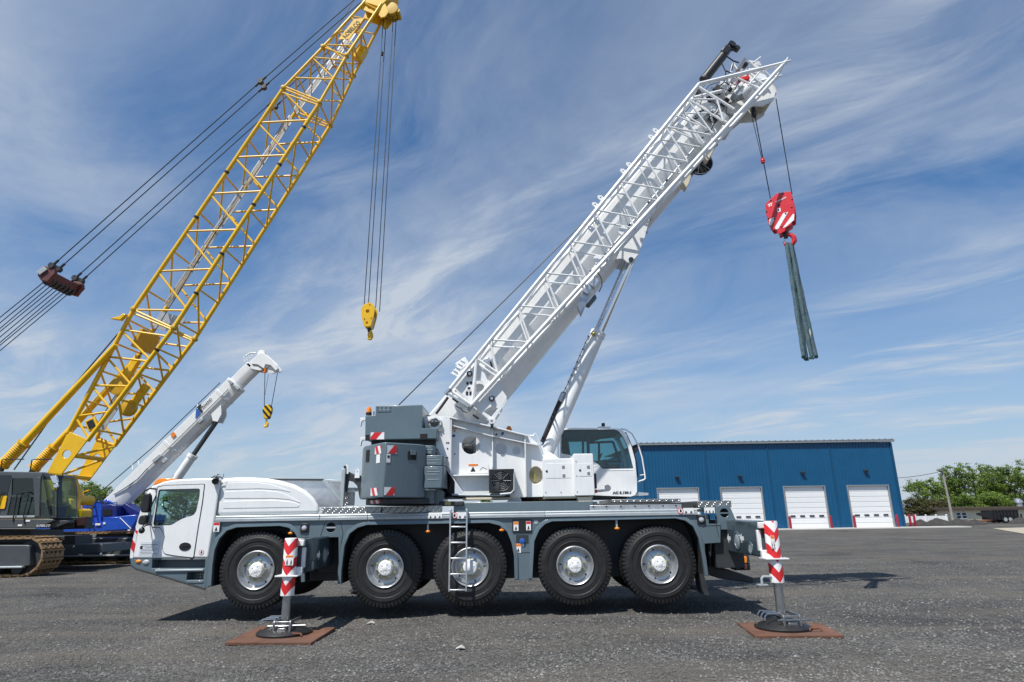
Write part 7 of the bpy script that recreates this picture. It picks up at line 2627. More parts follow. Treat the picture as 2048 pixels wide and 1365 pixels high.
# mid-boom platform, guide sheaves and rope guards
q = [Apt(655, YN + .2), Apt(690, YN + .2), Apt(690, YF - .2), Apt(655, YF - .2)]
off = (Cpt(690) - Apt(690)).normalized()
MB().hull3([p + off * .55 for p in q], [p + off * .70 for p in q]).build('mesh_guard', 'dark_yellow', ybm)
for (y0, y1, k, Y) in ((715, 755, .55, YC - .5), (760, 800, .95, YC + .2)):
    a = Apt(y0, Y).lerp(Cpt(y0, Y), k)
    b = Apt(y1 + 40, Y).lerp(Cpt(y1 + 20, Y), k)
    d = (b - a).normalized()
    MB().bar(a, b, .30, .26, up=(0, 1, 0)).build('sheave_bracket', 'yellow_paint', ybm, bevel=.04)
    MB().lathe([(-.1, .30), (-.08, .36), (.08, .36), (.1, .30)], origin=b - d * .3 + Vector((0, -.1, 0)), axis=(0, -1, 0), n=28).build('guide_sheave', 'dark_yellow', ybm)
c = Apt(640, YN - .05)
MB().plate([(c.x - .62, c.z - .02), (c.x - .15, c.z - .10), (c.x + .05, c.z + .16), (c.x - .1, c.z + .2), (c.x - .2, c.z + .08)], YN - .3, YN - .1).build('pendant_bracket', 'yellow_paint', ybm, bevel=.02)
c = P(184, 849, YN)
fe = part_empty('boom_lamp', crawler, c)
MB().box(c, (.42, .1, .52), Matrix.Rotation(-.5, 3, 'Y')).build('frame', 'yellow_paint', fe, bevel=.02)
MB().box(c + Vector((0, -.06, 0)), (.28, .06, .34), Matrix.Rotation(-.5, 3, 'Y')).build('lens', 'black_plastic', fe, bevel=.02)
# short peg steps
for y, fn, Y in ((335, Apt, YN), (445, Apt, YN), (430, Apt, YF), (380, Apt, YF), (160, Apt, YN), (158, Apt, YF), (690, Apt, YN), (862, Apt, YN)):
    c = fn(y, Y)
    MB().tube(c, c + Vector((.16, -.0, -.02)), .03, .03, 7).build('step_peg', 'yellow_paint', ybm)
HN, HF = taper(5, YN), taper(5, YF)
TN = taper(60, YN)
# sign on the tip section
sg = [P(676.5, 79, TN - .10), P(698.5, 78, TN - .10), P(729, 36, TN - .10), P(708, 38.5, TN - .10)]
MB().hull3(sg, [p + Vector((0, .03, 0)) for p in sg]).build('name_board', 'yellow_paint', ybm)
dx_ = (P(723, 44, YN) - P(691, 76, YN))
lettering('KOBELCO', .50, 'black_print', ybm, P(703, 59, TN - .115), (dx_.x, 0, dx_.z), (-dx_.z, 0, dx_.x), squash=.75, width=1.15)
# boom head
hp_ = outline([(722, 10), (733, -8), (775, -12), (790, 2), (797, 12), (788, 22), (776, 33), (765, 36), (757, 32), (758, 14), (749, 20), (738, 30)], HN)
MB().plate(outline([(720, 18), (726, 4), (760, 12), (750, 30)], HN + .05), HN + .02, HN + .08, holes=[circle(*PX(739, 14.5, HN), .10, n=18)]).build('head_plate', 'yellow_paint', ybm)
MB().plate(outline([(720, 18), (726, 4), (760, 12), (750, 30)], HN + .05), HF - .08, HF - .02).build('head_plate', 'yellow_paint', ybm)
MB().plate(outline([(724, 3), (737, -18), (792, -20), (768, 6), (759, 14)], HN - .05), HN - .05, HF + .05).build('head_cover', 'yellow_paint', ybm, bevel=.02)
MB().plate(outline([(757, 14), (770, 6), (778, 24), (770, 34), (762, 36), (757, 30)], HN - .02), HN - .02, HN + .06).build('head_cheek', 'yellow_paint', ybm, bevel=.02)
MB().plate(outline([(757, 14), (770, 6), (778, 24), (770, 34), (762, 36), (757, 30)], HN - .02), HF - .06, HF + .02).build('head_cheek', 'yellow_paint', ybm, bevel=.02)
for k in range(3):
    c = P(781, 14, HN)
    MB().lathe([(-.09, .30), (-.08, .36), (-.02, .30), (.02, .30), (.08, .36), (.09, .30)], origin=(c.x, HN + .15 + k * .22, c.z), axis=(0, -1, 0), n=24).build('head_sheave', 'dark_yellow', ybm)
c = P(795, 18, HN)
MB().tube((c.x, HN + .1, c.z), (c.x, HF - .1, c.z), .1, .1, 12).build('rope_roller', 'dark_yellow', ybm)
for (y0, y1) in ((70, 92),):
    a, b = Apt(y0, YF - .4).lerp(Cpt(y0, YF - .4), .95), Apt(y1, YF - .4).lerp(Cpt(y1, YF - .4), .95)
    MB().bar(a, b, .5, .4, up=(0, 1, 0)).build('auxiliary_bracket', 'yellow_paint', ybm, bevel=.03)

# backstop struts
for Y in (YN - .2, YF - .3):
    bs = part_empty('backstop', crawler, (P(10, 930, YN).x, Y, P(10, 930, YN).z))

    def W(px, py):
        p = P(px, py, YN - .2)
        return Vector((p.x, Y, p.z))
    a, b, c, d = W(-8, 955), W(6, 930), W(47, 888), W(232, 690)
    MB().tube(a, b, .13, .13, 14).build('rod', 'black_plastic', bs)
    MB().tube(c, d, .155, .115, 14).build('strut_tube', 'yellow_paint', bs)
    MB().tube(b, c, .10, .10, 12).build('spring_core', 'dark_yellow', bs)
    pts = []
    ax_ = (c - b).normalized()
    u_ = ax_.orthogonal().normalized()
    v_ = ax_.cross(u_)
    for k in range(13 * 12 + 1):
        t = k / 12 * 2 * math.pi
        pts.append(b.lerp(c, k / (13 * 12)) + (u_ * math.cos(t) + v_ * math.sin(t)) * .20)
    MB().path(pts, .032, 6).build('spring', 'yellow_paint', bs)
    for e_ in (b, c):
        MB().tube(e_ - ax_ * .04, e_ + ax_ * .04, .25, .25, 16).build('spring_plate', 'dark_yellow', bs)
MB().path([P(28, 940, YC), P(145, 775, YC), P(236, 668, YC)], .028, 6).build('stay_rope', 'rope', crawler)

# pendants, spreader and hoist lines
spr = part_empty('pendant_spreader', crawler, P(110, 555, YC))
S = lambda px, py, Y: P(px, py, Y)
sA, sB2 = S(104, 541, YN), Vector((S(104, 541, YN).x, YF, S(104, 541, YN).z))
prof_ = outline([(81, 540), (92, 533), (112, 539), (113, 549), (106, 556), (98, 566), (84, 562), (78, 553)], YN)
for Y in (YN - .1, YF - .1):
    MB().plate(prof_, Y, Y + .2).build('side_plate', 'dark_red', spr, bevel=.03)
MB().plate(outline([(88, 542), (107, 543), (104, 553), (96, 562), (84, 556)], YN), YN + .1, YF - .1).build('equaliser_body', 'dark_red', spr, bevel=.05)
for k in range(6):
    c = S(90, 556, YN)
    MB().lathe([(-.08, .22), (-.07, .27), (.07, .27), (.08, .22)], origin=(c.x, YN + .25 + k * .26, c.z), axis=(0, -1, 0), n=22).build('sheave', 'chassis_dark', spr)
g0 = outline([(73, 543), (88, 533), (95, 539), (80, 550)], YN - .15)
MB().plate(g0, YN - .18, YN - .12).build('catch_plate', 'silver_rail', spr)
near_far = [(YN - .05, (104, 532)), (YN + .28, (116, 537)), (YF - .28, None), (YF + .05, None)]
for i, (Y, off_) in enumerate(((YN - .05, 0), (YN + .35, 0), (YF - .35, 0), (YF + .05, 0))):
    a = P(106, 533, YN)
    b = P(522, 165, YN)
    c = P(718, -6, YN)
    a, b, c = [Vector((q.x, Y, q.z)) for q in (a, b, c)]
    MB().path([a, b], .024, 7).build('pendant', 'rope', crawler)
    MB().path([b, c], .024, 7).build('pendant', 'rope', crawler)
    d = (b - a).normalized()
    for p in (a, b):
        MB().tube(p - d * .35, p + d * .35, .055, .055, 10).build('pendant_socket', 'chassis_dark', crawler)
        MB().lathe([(-.1, .05), (-.1, .13), (.1, .13), (.1, .05)], origin=p, axis=(0, -1, 0), n=14).build('pendant_clevis', 'chassis_dark', crawler)
for i in range(8):
    Y = YN + .12 + i * .22
    a = P(88, 559, YN)
    b = P(-260, 840, YN)
    MB().path([Vector((a.x, Y, a.z)), Vector((b.x, Y, b.z - .12 * (i % 3)))], .020, 6).build('luffing_rope', 'rope', crawler)
c = P(712, 2, YN)
MB().path([P(662, 75, YC), P(704, 8, YC)], .02, 6).build('jib_rope', 'rope', crawler)

# hook block of the yellow crane
HY2 = YC
hkb = thing('hook_block', 'bright yellow hook block hanging from the yellow lattice boom', 'hook block', P(742, 640, HY2))
cheek = [(740, 606), (748, 611), (750.5, 617), (748.5, 632), (742, 654), (729, 655), (725, 640), (723, 627), (725.5, 618), (732, 610)]
ck = roundpoly(outline(cheek, HY2 - .2), .06)
hz_ = [circle(*PX(736, 624, HY2 - .2), .085, n=16), circle(*PX(734.5, 647, HY2 - .2), .055, n=14)]
BW = .52
for y0 in (HY2 - .28, HY2 + .24):
    MB().plate(ck, y0, y0 + .06, holes=hz_).build('cheek_plate', 'yellow_paint', hkb, bevel=.01)
    if y0 < HY2:
        for px, py in ((728.5, 637.5), (742.5, 635.5), (739, 608.5)):
            c = P(px, py, y0)
            MB().lathe([(0, .028), (.03, .025)], origin=c, axis=(0, -1, 0), n=10).build('bolt', 'dark_yellow', hkb)
c = P(737, 622, HY2)
for k in range(3):
    MB().lathe([(-.06, .24), (-.05, .28), (.05, .28), (.06, .24)], origin=(c.x, HY2 - .15 + k * .15, c.z), axis=(0, -1, 0), n=28).build('sheave', 'dark_yellow', hkb)
MB().plate(outline([(727, 636), (747, 632), (741, 655), (730, 655)], HY2 - .2), HY2 - .21, HY2 + .23).build('weight_block', 'yellow_paint', hkb, bevel=.02)
c = P(739, 660, HY2)
MB().lathe([(-.1, .08), (.12, .08)], origin=c, axis=(0, 0, 1), n=14).build('hook_shank', 'chassis_dark', hkb)
hkp = [(740, 662), (742.5, 668), (743, 674), (740.5, 679), (737, 678), (736.5, 671), (737.5, 665)]
MB().loft([(P(a, b, HY2), r_) for (a, b), r_ in zip(hkp, (.07, .08, .085, .075, .06, .045, .02))], 10).build('hook', 'yellow_paint', hkb)
for (tx, ty, bx, by_, yo) in ((768, 34, 729.5, 615, -.12), (772, 30, 735.5, 609, .12), (789, 12, 752.5, 618, -.12), (793, 10, 758, 622, .12)):
    a, b = P(tx, ty, HY2), P(bx, by_, HY2)
    xm = (a.x + b.x) / 2
    MB().path([(a.x, HY2 + yo, a.z), (b.x, HY2 + yo, b.z)], .020, 6).build('hoist_rope', 'rope', crawler)
c = P(764.5, 108, HY2)
MB().lathe([(-.12, .03), (-.1, .06), (.1, .06), (.12, .03)], origin=c, axis=(0, 0, 1), n=12).build('limit_weight', 'chassis_dark', crawler)
MB().lathe([(-.3, .04), (-.2, .1), (.2, .1), (.3, .04)], origin=P(769, 48, HY2), axis=(0, 0, 1), n=12).build('rope_socket', 'dark_yellow', crawler)

# --- cab and upper deck
mat('crawler_grey', (0.060, 0.068, 0.074), 0.4, var=0.1, coat=0.15, dirt=0.15)
KY = 23.9
kcab = part_empty('cab', crawler, P(60, 1040, KY))
kc_px = [(-40, 1036), (-40, 943), (84, 944.5), (108, 950), (113, 975), (113.5, 1037)]
kco = outline(kc_px, KY)
kw1 = roundpoly(outline([(24, 957), (70, 957), (70, 1031), (14, 1031), (23, 990)], KY), .05)
kw0 = roundpoly(outline([(-36, 951), (24, 951), (14, 995), (-36, 995)], KY), .05)
kw2 = roundpoly(outline([(82, 952), (105, 953.5), (110, 976), (110.5, 1033), (80, 1034)], KY), .04)
mb = shell(kco, KY, KY + 1.15, skip=(2, 3, 4))
face_only(mb, kco, KY, [kw1, kw2])
face_only(mb, kco, KY + 1.15, [kw1, kw2])
merge_bevel(mb, 'cab_shell', 'crawler_grey', kcab, .03)
for w_ in (kw1, kw2):
    MB().plate(w_, KY + .02, KY + .03).build('side_window', 'cab_glass', kcab)
    MB().plate(w_, KY + 1.12, KY + 1.13).build('side_window', 'cab_glass', kcab)
MB().plate(kw0, KY - .012, KY + .0).build('rear_window', 'pane_dark', kcab)
f_ = kco[2:6]
MB().add([(a, KY + .05, b) for a, b in f_] + [(a, KY + 1.1, b) for a, b in f_], [(i, i + 1, 5 + i, 4 + i) for i in range(3)]).build('windscreen', 'cab_glass', kcab)
MB().plate(outline([(66, 955), (81, 955), (78, 1034), (70, 1034)], KY - .02), KY - .02, KY + .06).build('door_pillar', 'crawler_grey', kcab, bevel=.01)
MB().plate(outline([(20, 994), (72, 994), (72, 991), (22, 991)], KY - .012), KY - .012, KY + .03).build('window_bar', 'crawler_grey', kcab)
MB().box2((kco[0][0] + .5, KY + .3, P(50, 1030, KY).z), (P(62, 1000, KY).x, KY + .85, P(50, 1005, KY).z)).build('seat', 'matte_black', kcab, bevel=.06)
MB().box2((P(30, 1000, KY).x, KY + .32, P(50, 1005, KY).z), (P(40, 1000, KY).x, KY + .83, P(50, 970, KY).z)).build('seat_back', 'matte_black', kcab, bevel=.05)
MB().box2((P(84, 1000, KY).x, KY + .15, P(84, 1034, KY).z), (P(100, 1000, KY).x, KY + 1.0, P(84, 1012, KY).z)).build('console', 'matte_black', kcab, bevel=.04)
MB().box2((P(-36, 1000, KY).x, KY - .02, P(0, 1036, KY).z), (P(76, 1000, KY).x, KY - .001, P(0, 1032, KY).z)).build('sill_strip', 'silver_rail', kcab)
MB().path([P(86, 952, KY - .02), P(93, 985, KY - .02), P(100, 1022, KY - .02)], .02, 6).build('wiper_arm', 'black_plastic', kcab)
MB().bar(P(94, 1000, KY - .03), P(99, 1030, KY - .03), .05, .03).build('wiper_blade', 'black_plastic', kcab)
for q, m in (([(100, 952), (114, 951), (118, 963), (116, 969), (106, 966)], 'chrome'), ([(107, 969), (117, 967), (119, 974), (113, 977), (107, 976)], 'chrome')):
    MB().plate(roundpoly(outline(q, KY - .3), .06), KY - .34, KY - .28).build('mirror', m, kcab, bevel=.02)
MB().path([P(84, 948, KY), P(98, 950, KY - .25), P(104, 958, KY - .28)], .02, 6).build('mirror_bracket', 'black_plastic', kcab)
for pts in ([(26, 1044), (26, 1040), (34, 990), (40, 985), (56, 985), (57, 992), (47, 1030), (49, 1048)], [(-6, 1020), (2, 990), (5, 985)]):
    MB().path([P(a, b, KY - .08) for a, b in pts], .022, 7).build('grab_rail', 'black_plastic', kcab)
mb = MB()
for pts in ([(60, 944), (64, 920), (72, 919), (104, 919)], [(2, 944), (4, 920), (8, 919), (48, 919)]):
    MB().path([P(a, b, KY + .9) for a, b in pts], .022, 7).build('roof_rail', 'black_plastic', kcab)
a, b = P(-60, 1057, KY), P(112, 1039, KY)
ek = MB().plate(outline([(-60, 1039), (105, 1038.5), (107, 1042), (75, 1056), (-60, 1058)], KY - .05), KY - .05, KY + 1.2).build('cab_deck', 'crawler_grey', crawler, bevel=.02)
MB().plate(outline([(75, 1056), (78, 1044), (132, 1041), (136, 1046), (112, 1056)], KY + .1), KY + .1, KY + .5).build('front_step', 'chassis_dark', crawler, bevel=.02)
lettering('KOBELCO', .36, 'white_print', crawler, P(86.5, 1052, KY - .06), (1, 0, .01), (0, 0, 1), squash=1.0, shear=.2, width=.50)
for px, py in ((56, 1042), (40, 1051)):
    c = P(px, py, KY - .06)
    MB().box((c.x, KY - .06, c.z), (.16, .01, .06)).build('small_label', 'white_print', crawler)
# rear machinery house running out of the picture
MB().plate(outline([(-420, 1052), (-420, 950), (-44, 948), (-44, 1052)], KY + .1), KY + .1, YF + 2.0).build('machinery_house', 'yellow_paint', crawler, bevel=.04)
a, b = P(0, 1012, KY - .03), P(14, 992, KY - .03)
MB().plate(roundpoly(outline([(-30, 992), (14, 992), (9, 1018), (-30, 1018)], KY - .04), .05), KY - .04, KY - .02).build('yellow_panel', 'yellow_paint', crawler)
# main frame in front: yellow bracket and dark blocks
MB().plate(outline([(108, 998), (124, 990), (142, 1000), (142, 1018), (162, 1018), (165, 1022), (163, 1036), (110, 1036)], YN + .2), YN + .2, YN + .8).build('boom_foot_bracket', 'yellow_paint', crawler, bevel=.03)
MB().plate(outline([(100, 1036), (168, 1034), (170, 1058), (100, 1060)], YN + .1), YN + .1, YN + .6).build('front_frame', 'chassis_dark', crawler, bevel=.02)
MB().plate(outline([(148, 1036), (172, 1034), (170, 1052), (152, 1053)], YN), YN, YN + .1).build('winch_cover', 'dark_red', crawler, bevel=.02)
MB().plate(outline([(118, 1040), (150, 1038), (146, 1056), (120, 1057)], YN - .02), YN - .02, YN + .1).build('frame_plate', 'crawler_grey', crawler, bevel=.02)
MB().path([P(163, 1035, YF), P(166, 985, YF), P(180, 980, YF)], .035, 6).build('access_ladder_rail', 'yellow_paint', crawler)

# --- carbody and tracks
MB().plate(outline([(-200, 1088), (60, 1086), (60, 1060), (-200, 1062)], YC - .9), YC - .9, YC + 1.0).build('slew_platform', 'chassis_dark', crawler, bevel=.02)
MB().plate(outline([(-300, 1095), (150, 1090), (150, 1072), (-300, 1076)], YC - .1), YC - .1, YC + 1.0).build('carbody_top', 'chassis_dark', crawler, bevel=.02)
MB().plate(outline([(-300, 1115), (128, 1111), (205, 1105), (205, 1088), (130, 1090), (-300, 1094)], YC - .4), YC - .4, YC + 1.5).build('carbody', 'crawler_grey', crawler, bevel=.02)
for k, (px, py) in enumerate(((123, 1095), (148, 1093), (202, 1108))):
    c = P(px, py, YC - .42)
    MB().box(c, (.07, .02, .07)).build('small_label', 'white_print', crawler)
mat('track_shoe', (0.28, 0.175, 0.085), 0.75, metal=0.1, var=0.35, scale=3, dirt=0.35, dirtcol=(0.09, 0.065, 0.045))


def track(Y0, w, Xf, L, zr, name):
    """crawler track: shoes round two wheels, side frame and rollers; the front end is at Xf"""
    e = part_empty('track', crawler, (Xf - L / 2, Y0 + w / 2, 0))
    r_ = zr
    x1, x0 = Xf - r_, Xf - L + r_
    per = 2 * (x1 - x0) + 2 * math.pi * r_
    n = int(per / .30)
    m = MB()
    m.box((0, 0, .0), (.275, w, .06)).box((-.10, 0, .045), (.05, w * .98, .05))
    for k in range(4):
        m.box((.05, -w * .36 + k * w * .24, .04), (.09, w * .10, .03))
    me = m.mesh('shoe', smooth=False)
    me.materials.append(MATS['track_shoe'])
    hm = MB()
    for k in range(4):
        hm.box((-.03, -w * .30 + k * w * .2, .037), (.07, w * .08, .012))
    hme = hm.mesh('shoe_slots', smooth=False)
    hme.materials.append(MATS['matte_black'])
    for i in range(n):
        d = per * i / n
        if d < x1 - x0:
            p, a = Vector((x0 + d, 0, 2 * r_ - .0)), 0.0
        elif d < x1 - x0 + math.pi * r_:
            t = (d - (x1 - x0)) / r_
            p, a = Vector((x1 + r_ * math.sin(t), 0, r_ + r_ * math.cos(t))), t
        elif d < 2 * (x1 - x0) + math.pi * r_:
            q = d - (x1 - x0) - math.pi * r_
            p, a = Vector((x1 - q, 0, 0)), math.pi
        else:
            t = (d - 2 * (x1 - x0) - math.pi * r_) / r_
            p, a = Vector((x0 - r_ * math.sin(t), 0, r_ - r_ * math.cos(t))), math.pi + t
        loc = Vector((p.x, Y0 + w / 2, p.z * .97 + .06)) - world_loc(e)
        if p.x < P(-60, 1100, Y0).x:
            continue
        linkmesh('shoe', me, e, loc, (0, a, 0))
        linkmesh('shoe_slots', hme, e, loc, (0, a, 0))
    MB().plate(roundpoly([(x0 - .2, .35), (x1 + .3, .35), (x1 + .15, 1.05), (x0 - .1, 1.15)], .1), Y0 - .02, Y0 + w + .02).build('side_frame', 'crawler_grey', e, bevel=.03)
    MB().plate([(x0, .30), (x1 + .1, .30), (x1 + .1, .36), (x0, .36)], Y0 - .12, Y0 + .05).build('frame_ledge', 'silver_rail', e, bevel=.01)
    k = 0
    x = x1 - .2
    while x > x0:
        MB().lathe([(-w * .45, .14), (-w * .45, .2), (w * .45, .2), (w * .45, .14)], origin=(x, Y0 + w / 2, .29), axis=(0, 1, 0), n=16).build('roller', 'chassis_dark', e)
        x -= .75
    for xx in (x1, x0):
        MB().lathe([(-w * .3, .3), (-w * .3, r_ * .85), (w * .3, r_ * .85), (w * .3, .3)], origin=(xx, Y0 + w / 2, r_), axis=(0, 1, 0), n=28).build('track_wheel', 'chassis_dark', e)


t0_ = G(70, 1154)
zr_ = (P(60, 1075, t0_.y).z) / 2
track(t0_.y, 1.05, P(100, 1110, t0_.y + .4).x, 8.2, zr_ * .96, 'near')
track(2 * YC - t0_.y - 1.05, 1.05, P(100, 1110, t0_.y + .4).x + .25, 8.4, zr_ * .96, 'far')

# ------------------------------------------------------------------ blue rough-terrain crane with white boom behind
QY = 34.0
rt = thing('rough_terrain_crane', 'blue rough terrain crane with a raised white telescopic boom in the background', 'crane', (P(180, 1080, QY).x, QY, 0))
body = part_empty('body', rt, (P(180, 1060, QY).x, QY, .8))
MB().plate(outline([(70, 1069), (258, 1064), (272, 1042), (272, 1030), (216, 1035), (200, 1047), (70, 1052)], QY - .7), QY - .7, QY + 2.2).build('chassis_deck', 'blue_paint', body, bevel=.03)
MB().plate(outline([(138, 1048), (138, 1004), (203, 1003), (203, 1047)], QY - .2), QY - .2, QY + 1.9).build('superstructure', 'blue_paint', body, bevel=.03)
MB().plate(outline([(200, 1005), (214, 998), (222, 1003), (250, 1023), (272, 1032), (205, 1036)], QY + .4), QY + .4, QY + 1.4).build('boom_support', 'blue_paint', body, bevel=.03)
mat('deep_blue', (0.010, 0.020, 0.14), 0.4, var=0.1)
MB().plate(outline([(243, 1012), (250, 1007), (280, 1026), (270, 1033), (262, 1033)], QY + .1), QY + .1, QY + .9).build('side_hopper', 'deep_blue', body, bevel=.02)
MB().plate(outline([(206, 1035), (238, 1035), (262, 1058), (206, 1062)], QY - .74), QY - .74, QY - .71).build('side_panel', 'blue_paint', body, bevel=.01)
MB().path([P(a, b, QY - .76) for a, b in ((240, 1036), (262, 1058))], .02, 6).build('panel_edge', 'white_print', body)
MB().plate(outline([(203, 1036), (203, 1011), (222, 1009), (232, 1012), (233, 1034)], QY - .45), QY - .45, QY + .5).build('cab', 'deep_blue', body, bevel=.03)
MB().plate(outline([(206, 1032), (206, 1020), (223, 1019), (224, 1031)], QY - .47), QY - .47, QY - .46).build('cab_window', 'pane_dark', body)
MB().path([P(a, b, QY - .3) for a, b in ((143, 1004), (143, 997), (182, 995), (206, 996), (206, 1008))], .03, 6).build('hand_rail', 'black_plastic', body)
MB().path([P(a, b, QY - .3) for a, b in ((203, 1010), (204, 1006), (234, 1006), (232, 1030))], .025, 6).build('hand_rail', 'black_plastic', body)
for px in (176, 186):
    MB().path([P(px, 1000, QY - .3), P(px - 3, 1052, QY - .9)], .035, 6).build('ladder_rail', 'black_plastic', body)
for k in range(5):
    MB().path([P(175.5 - k * .6, 1006 + k * 9, QY - .3 - k * .11), P(185.5 - k * .6, 1006 + k * 9, QY - .3 - k * .11)], .025, 6).build('ladder_rung', 'black_plastic', body)
MB().box(P(150, 1005, QY - .22), (1.6, .05, .09)).build('white_strip', 'white_print', body)
for px, py in ((196, 1049), (182, 1049), (120, 1060), (258, 1061.5), (209, 1047)):
    c = P(px, py, QY - .75)
    MB().box((c.x, QY - .76, c.z), (.26 if px < 200 else .12, .02, .10)).build('small_label', 'orange_print' if px == 120 else 'white_print', body)
for px in (100, 225):
    for yy in (QY - .2, QY + 1.8):
        x = P(px, 1090, QY).x
        MB().lathe([(-.3, .4), (-.3, .68), (-.22, .75), (.22, .75), (.3, .68), (.3, .4)], origin=(x, yy, .75), axis=(0, 1, 0), n=28).build('wheel', 'black_rubber', body)

wb = part_empty('boom', rt, P(215, 1010, QY))
BY0, BY1 = QY + .4, QY + 1.3
ua, ub_ = P(209, 998, BY0), P(456, 756, BY0)
e1 = Vector((ub_.x - ua.x, 0, ub_.z - ua.z)).normalized()
e2 = Vector((-e1.z, 0, e1.x))
W0 = Vector((ua.x, (BY0 + BY1) / 2, ua.z))


def WL(s, n, y):
    return W0 + e1 * s + e2 * n + Vector((0, y, 0))


def WS(px, py, Y=BY0):
    p = P(px, py, Y) - W0
    return (p.x * e1.x + p.z * e1.z, p.x * e2.x + p.z * e2.z)


lowb = WS(339, 920)[1] - .05


def wsec(s0, s1, w, top, bot, name):
    h = bot - top
    cs = [(-w, top), (-w, top + h * .42), (-w * .95, top + h * .6), (-w * .66, top + h * .88), (-w * .2, bot), (w * .2, bot), (w * .66, top + h * .88), (w * .95, top + h * .6), (w, top + h * .42), (w, top)]
    MB().hull3([WL(s0, n_, y) for y, n_ in cs], [WL(s1, n_, y) for y, n_ in cs]).build(name, 'white_paint', wb, bevel=.02, angle=28)


s_end = WS(455, 757)[0]
wsec(-.6, s_end, .42, -.01, lowb * .96, 'base_section')
wsec(s_end - .4, WS(492, 722)[0], .35, -.08, lowb * .80, 'inner_section')
for s_ in (s_end, WS(338, 893)[0], WS(432, 780)[0]):
    cs = [(-.43, .02), (-.43, lowb * .5), (-.36, lowb * .78), (-.2, lowb * .93), (.2, lowb * .93), (.36, lowb * .78), (.43, lowb * .5), (.43, .02)]
    MB().hull3([WL(s_ - .12, n_, y) for y, n_ in cs], [WL(s_ + .08, n_, y) for y, n_ in cs]).build('collar', 'white_paint', wb, bevel=.02)
MB().path([WL(1.2, lowb * .47, -.47), WL(s_end - .4, lowb * .47, -.47)], .025, 6).build('cable_pipe', 'silver_rail', wb)
MB().path([WL(.5, lowb * .2, -.47), WL(1.1, lowb * .36, -.48), WL(1.9, lowb * .5, -.48), WL(2.6, lowb * .45, -.47)], .035, 6).build('hydraulic_hose', 'silver_rail', wb)
for (px, py, w, h) in ((315, 917, .9, .35), (330, 922, .5, .35), (401, 842, .5, .35), (473, 775, .25, .7), (462, 765, .25, .5)):
    c = P(px, py, BY0 - .05)
    MB().box(c, (w * .6, .14, h * .6), Matrix.Rotation(-.78, 3, 'Y')).build('boom_bracket', 'silver_rail', wb, bevel=.03)
c = P(346.4, 870, BY0 - .02)
MB().box(c, (.22, .02, .24), Matrix.Rotation(-.78, 3, 'Y')).build('orange_label', 'orange_print', wb)
lettering('TADANO', .62, 'black_print', wb, P(412, 808, BY0 - .012), e1, e2, bold=.012, squash=1.05, width=.80)
c = P(394, 826, BY0 - .012)
M3 = Matrix((e1, Vector((0, 1, 0)), e2)).transposed()
MB().add([c + M3 @ Vector(v) for v in ((-.3, 0, -.2), (.15, 0, -.2), (.15, 0, .25))], [(0, 1, 2)]).build('logo_triangle', 'blue_print', wb)
MB().add([c + M3 @ Vector(v) for v in ((.18, 0, -.2), (.28, 0, -.2), (.28, 0, .12), (.45, 0, .12), (.45, 0, .25), (.18, 0, .25))], [(0, 1, 2, 3, 4, 5)]).build('logo_letter', 'black_print', wb)
# lift cylinder
ct, cm, cb = P(434, 842, QY + .85), P(387, 910, QY + .85), P(335, 985, QY + .85)
cy2 = part_empty('lift_cylinder', rt, cb)
axc = (ct - cb).normalized()
cm = cb + axc * (cm - cb).dot(axc)
MB().tube(cm, ct, .13, .13, 20).build('rod', 'dark_steel', cy2)
MB().lathe([(0, .24), ((cm - cb).length - .2, .24), ((cm - cb).length - .19, .28), ((cm - cb).length, .28)], origin=cb, axis=axc, n=24).build('barrel', 'white_paint', cy2)
br2 = [WS(425, 822, QY + .8), WS(446, 800, QY + .8), WS(448, 830, QY + .8), WS(440, 846, QY + .8), WS(430, 844, QY + .8)]
for y0 in (-.35, .25):
    MB().hull3([WL(a, b, y0) for a, b in br2], [WL(a, b, y0 + .1) for a, b in br2]).build('cylinder_bracket', 'white_paint', wb, bevel=.02)
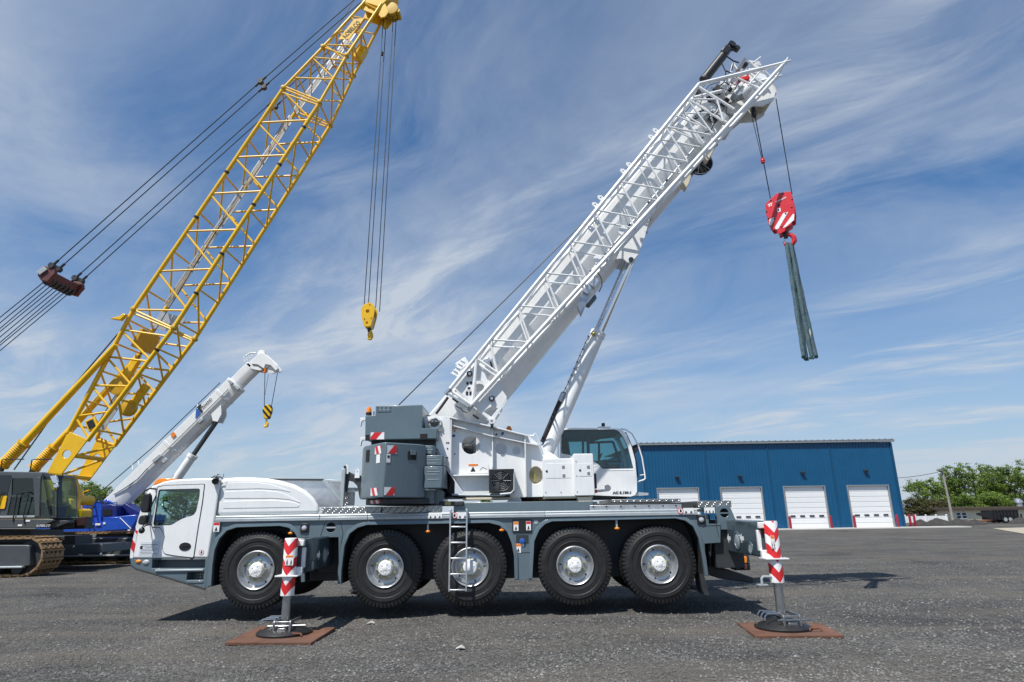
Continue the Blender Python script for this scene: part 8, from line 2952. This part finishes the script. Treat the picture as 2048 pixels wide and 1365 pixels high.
# head with sheaves
wh_ = part_empty('boom_head', rt, P(525, 725, QY + .85))
hp2 = outline([(492, 729), (503, 720), (514, 711), (520, 705), (527, 706), (545, 722), (557, 737), (551, 742), (541, 731), (531, 729), (528, 738), (519, 742), (502, 738)], QY + .5)
for y0 in (QY + .5, QY + 1.1):
    MB().plate(hp2, y0, y0 + .08).build('head_plate', 'white_paint', wh_, bevel=.02)
MB().plate(outline([(495, 732), (520, 712), (540, 730), (520, 742)], QY + .5), QY + .58, QY + 1.1).build('head_core', 'white_paint', wh_, bevel=.02)
for px, py, r_ in ((546, 738, .30), (523, 708, .22)):
    for k in range(3):
        c = P(px, py, QY + .7 + k * .17)
        MB().lathe([(-.06, r_ * .8), (-.05, r_), (.05, r_), (.06, r_ * .8)], origin=c, axis=(0, -1, 0), n=22).build('sheave', 'white_paint', wh_)
for k in range(4):
    c0 = P(490 + k * 5, 724 - k * 3.2, QY + .5)
    MB().bar(c0, c0 + Vector((-.12, 0, .35)), .04, .04).build('guard_post', 'white_paint', wh_)
MB().path([P(490, 714, QY + .5), P(500, 707, QY + .5), P(512, 706, QY + .5)], .04, 6).build('guard_rail', 'white_paint', wh_)
MB().path([P(505, 729, QY + .48), P(515, 730, QY + .48), P(527, 738, QY + .48)], .035, 6).build('head_hose', 'chassis_dark', wh_)
MB().lathe([(-.12, .1), (.12, .1)], origin=P(530, 742, QY + .6), axis=(0, 0, 1), n=10).build('rope_anchor', 'orange_print', wh_)
hk2 = thing('hook_block', 'small yellow and black striped hook block below the background white boom', 'hook block', P(535, 825, QY + .85))
pattern_mat('wasp', (0.80, 0.49, 0.01), (0.012, 0.012, 0.013), 'diag', .36, slope=-1.1, phase=.2)
HB = QY + .85
MB().plate(roundpoly(outline([(536, 808), (542, 812), (544, 820), (538, 838), (528, 838), (524.5, 820), (529, 812)], HB - .1), .08), HB - .12, HB + .12).build('cheek_block', 'wasp', hk2, bevel=.03, origin=P(535, 825, HB))
MB().lathe([(-.15, .06), (.15, .06)], origin=P(533, 841, HB), axis=(0, 0, 1), n=10).build('hook_shank', 'steel', hk2)
MB().loft([(P(a, b, HB), r_) for (a, b), r_ in zip([(533, 844), (535, 848), (534, 853), (530, 854), (527.5, 850)], (.07, .08, .08, .06, .03))], 9).build('hook', 'yellow_paint', hk2)
for (tx, ty, bx, by_) in ((530, 746, 528.5, 814), (555.5, 743, 542.5, 815)):
    MB().path([P(tx, ty, HB), P(bx, by_, HB)], .020, 5).build('hoist_rope', 'rope', rt)
MB().path([P(537, 748, HB + .1), P(530, 790, HB + .1)], .010, 5).build('switch_cord', 'rope', rt)
MB().path([P(206, 980, QY + .9), P(308, 893, QY + .9), P(440, 766, QY + .9)], .025, 6).build('winch_rope', 'rope', rt)
for px, py in ((265, 930), (277, 921), (395, 809)):
    c = P(px, py, QY + .85)
    MB().bar(c, c + Vector((.05, 0, -.25)), .05, .06).build('rope_guide', 'white_paint', rt)
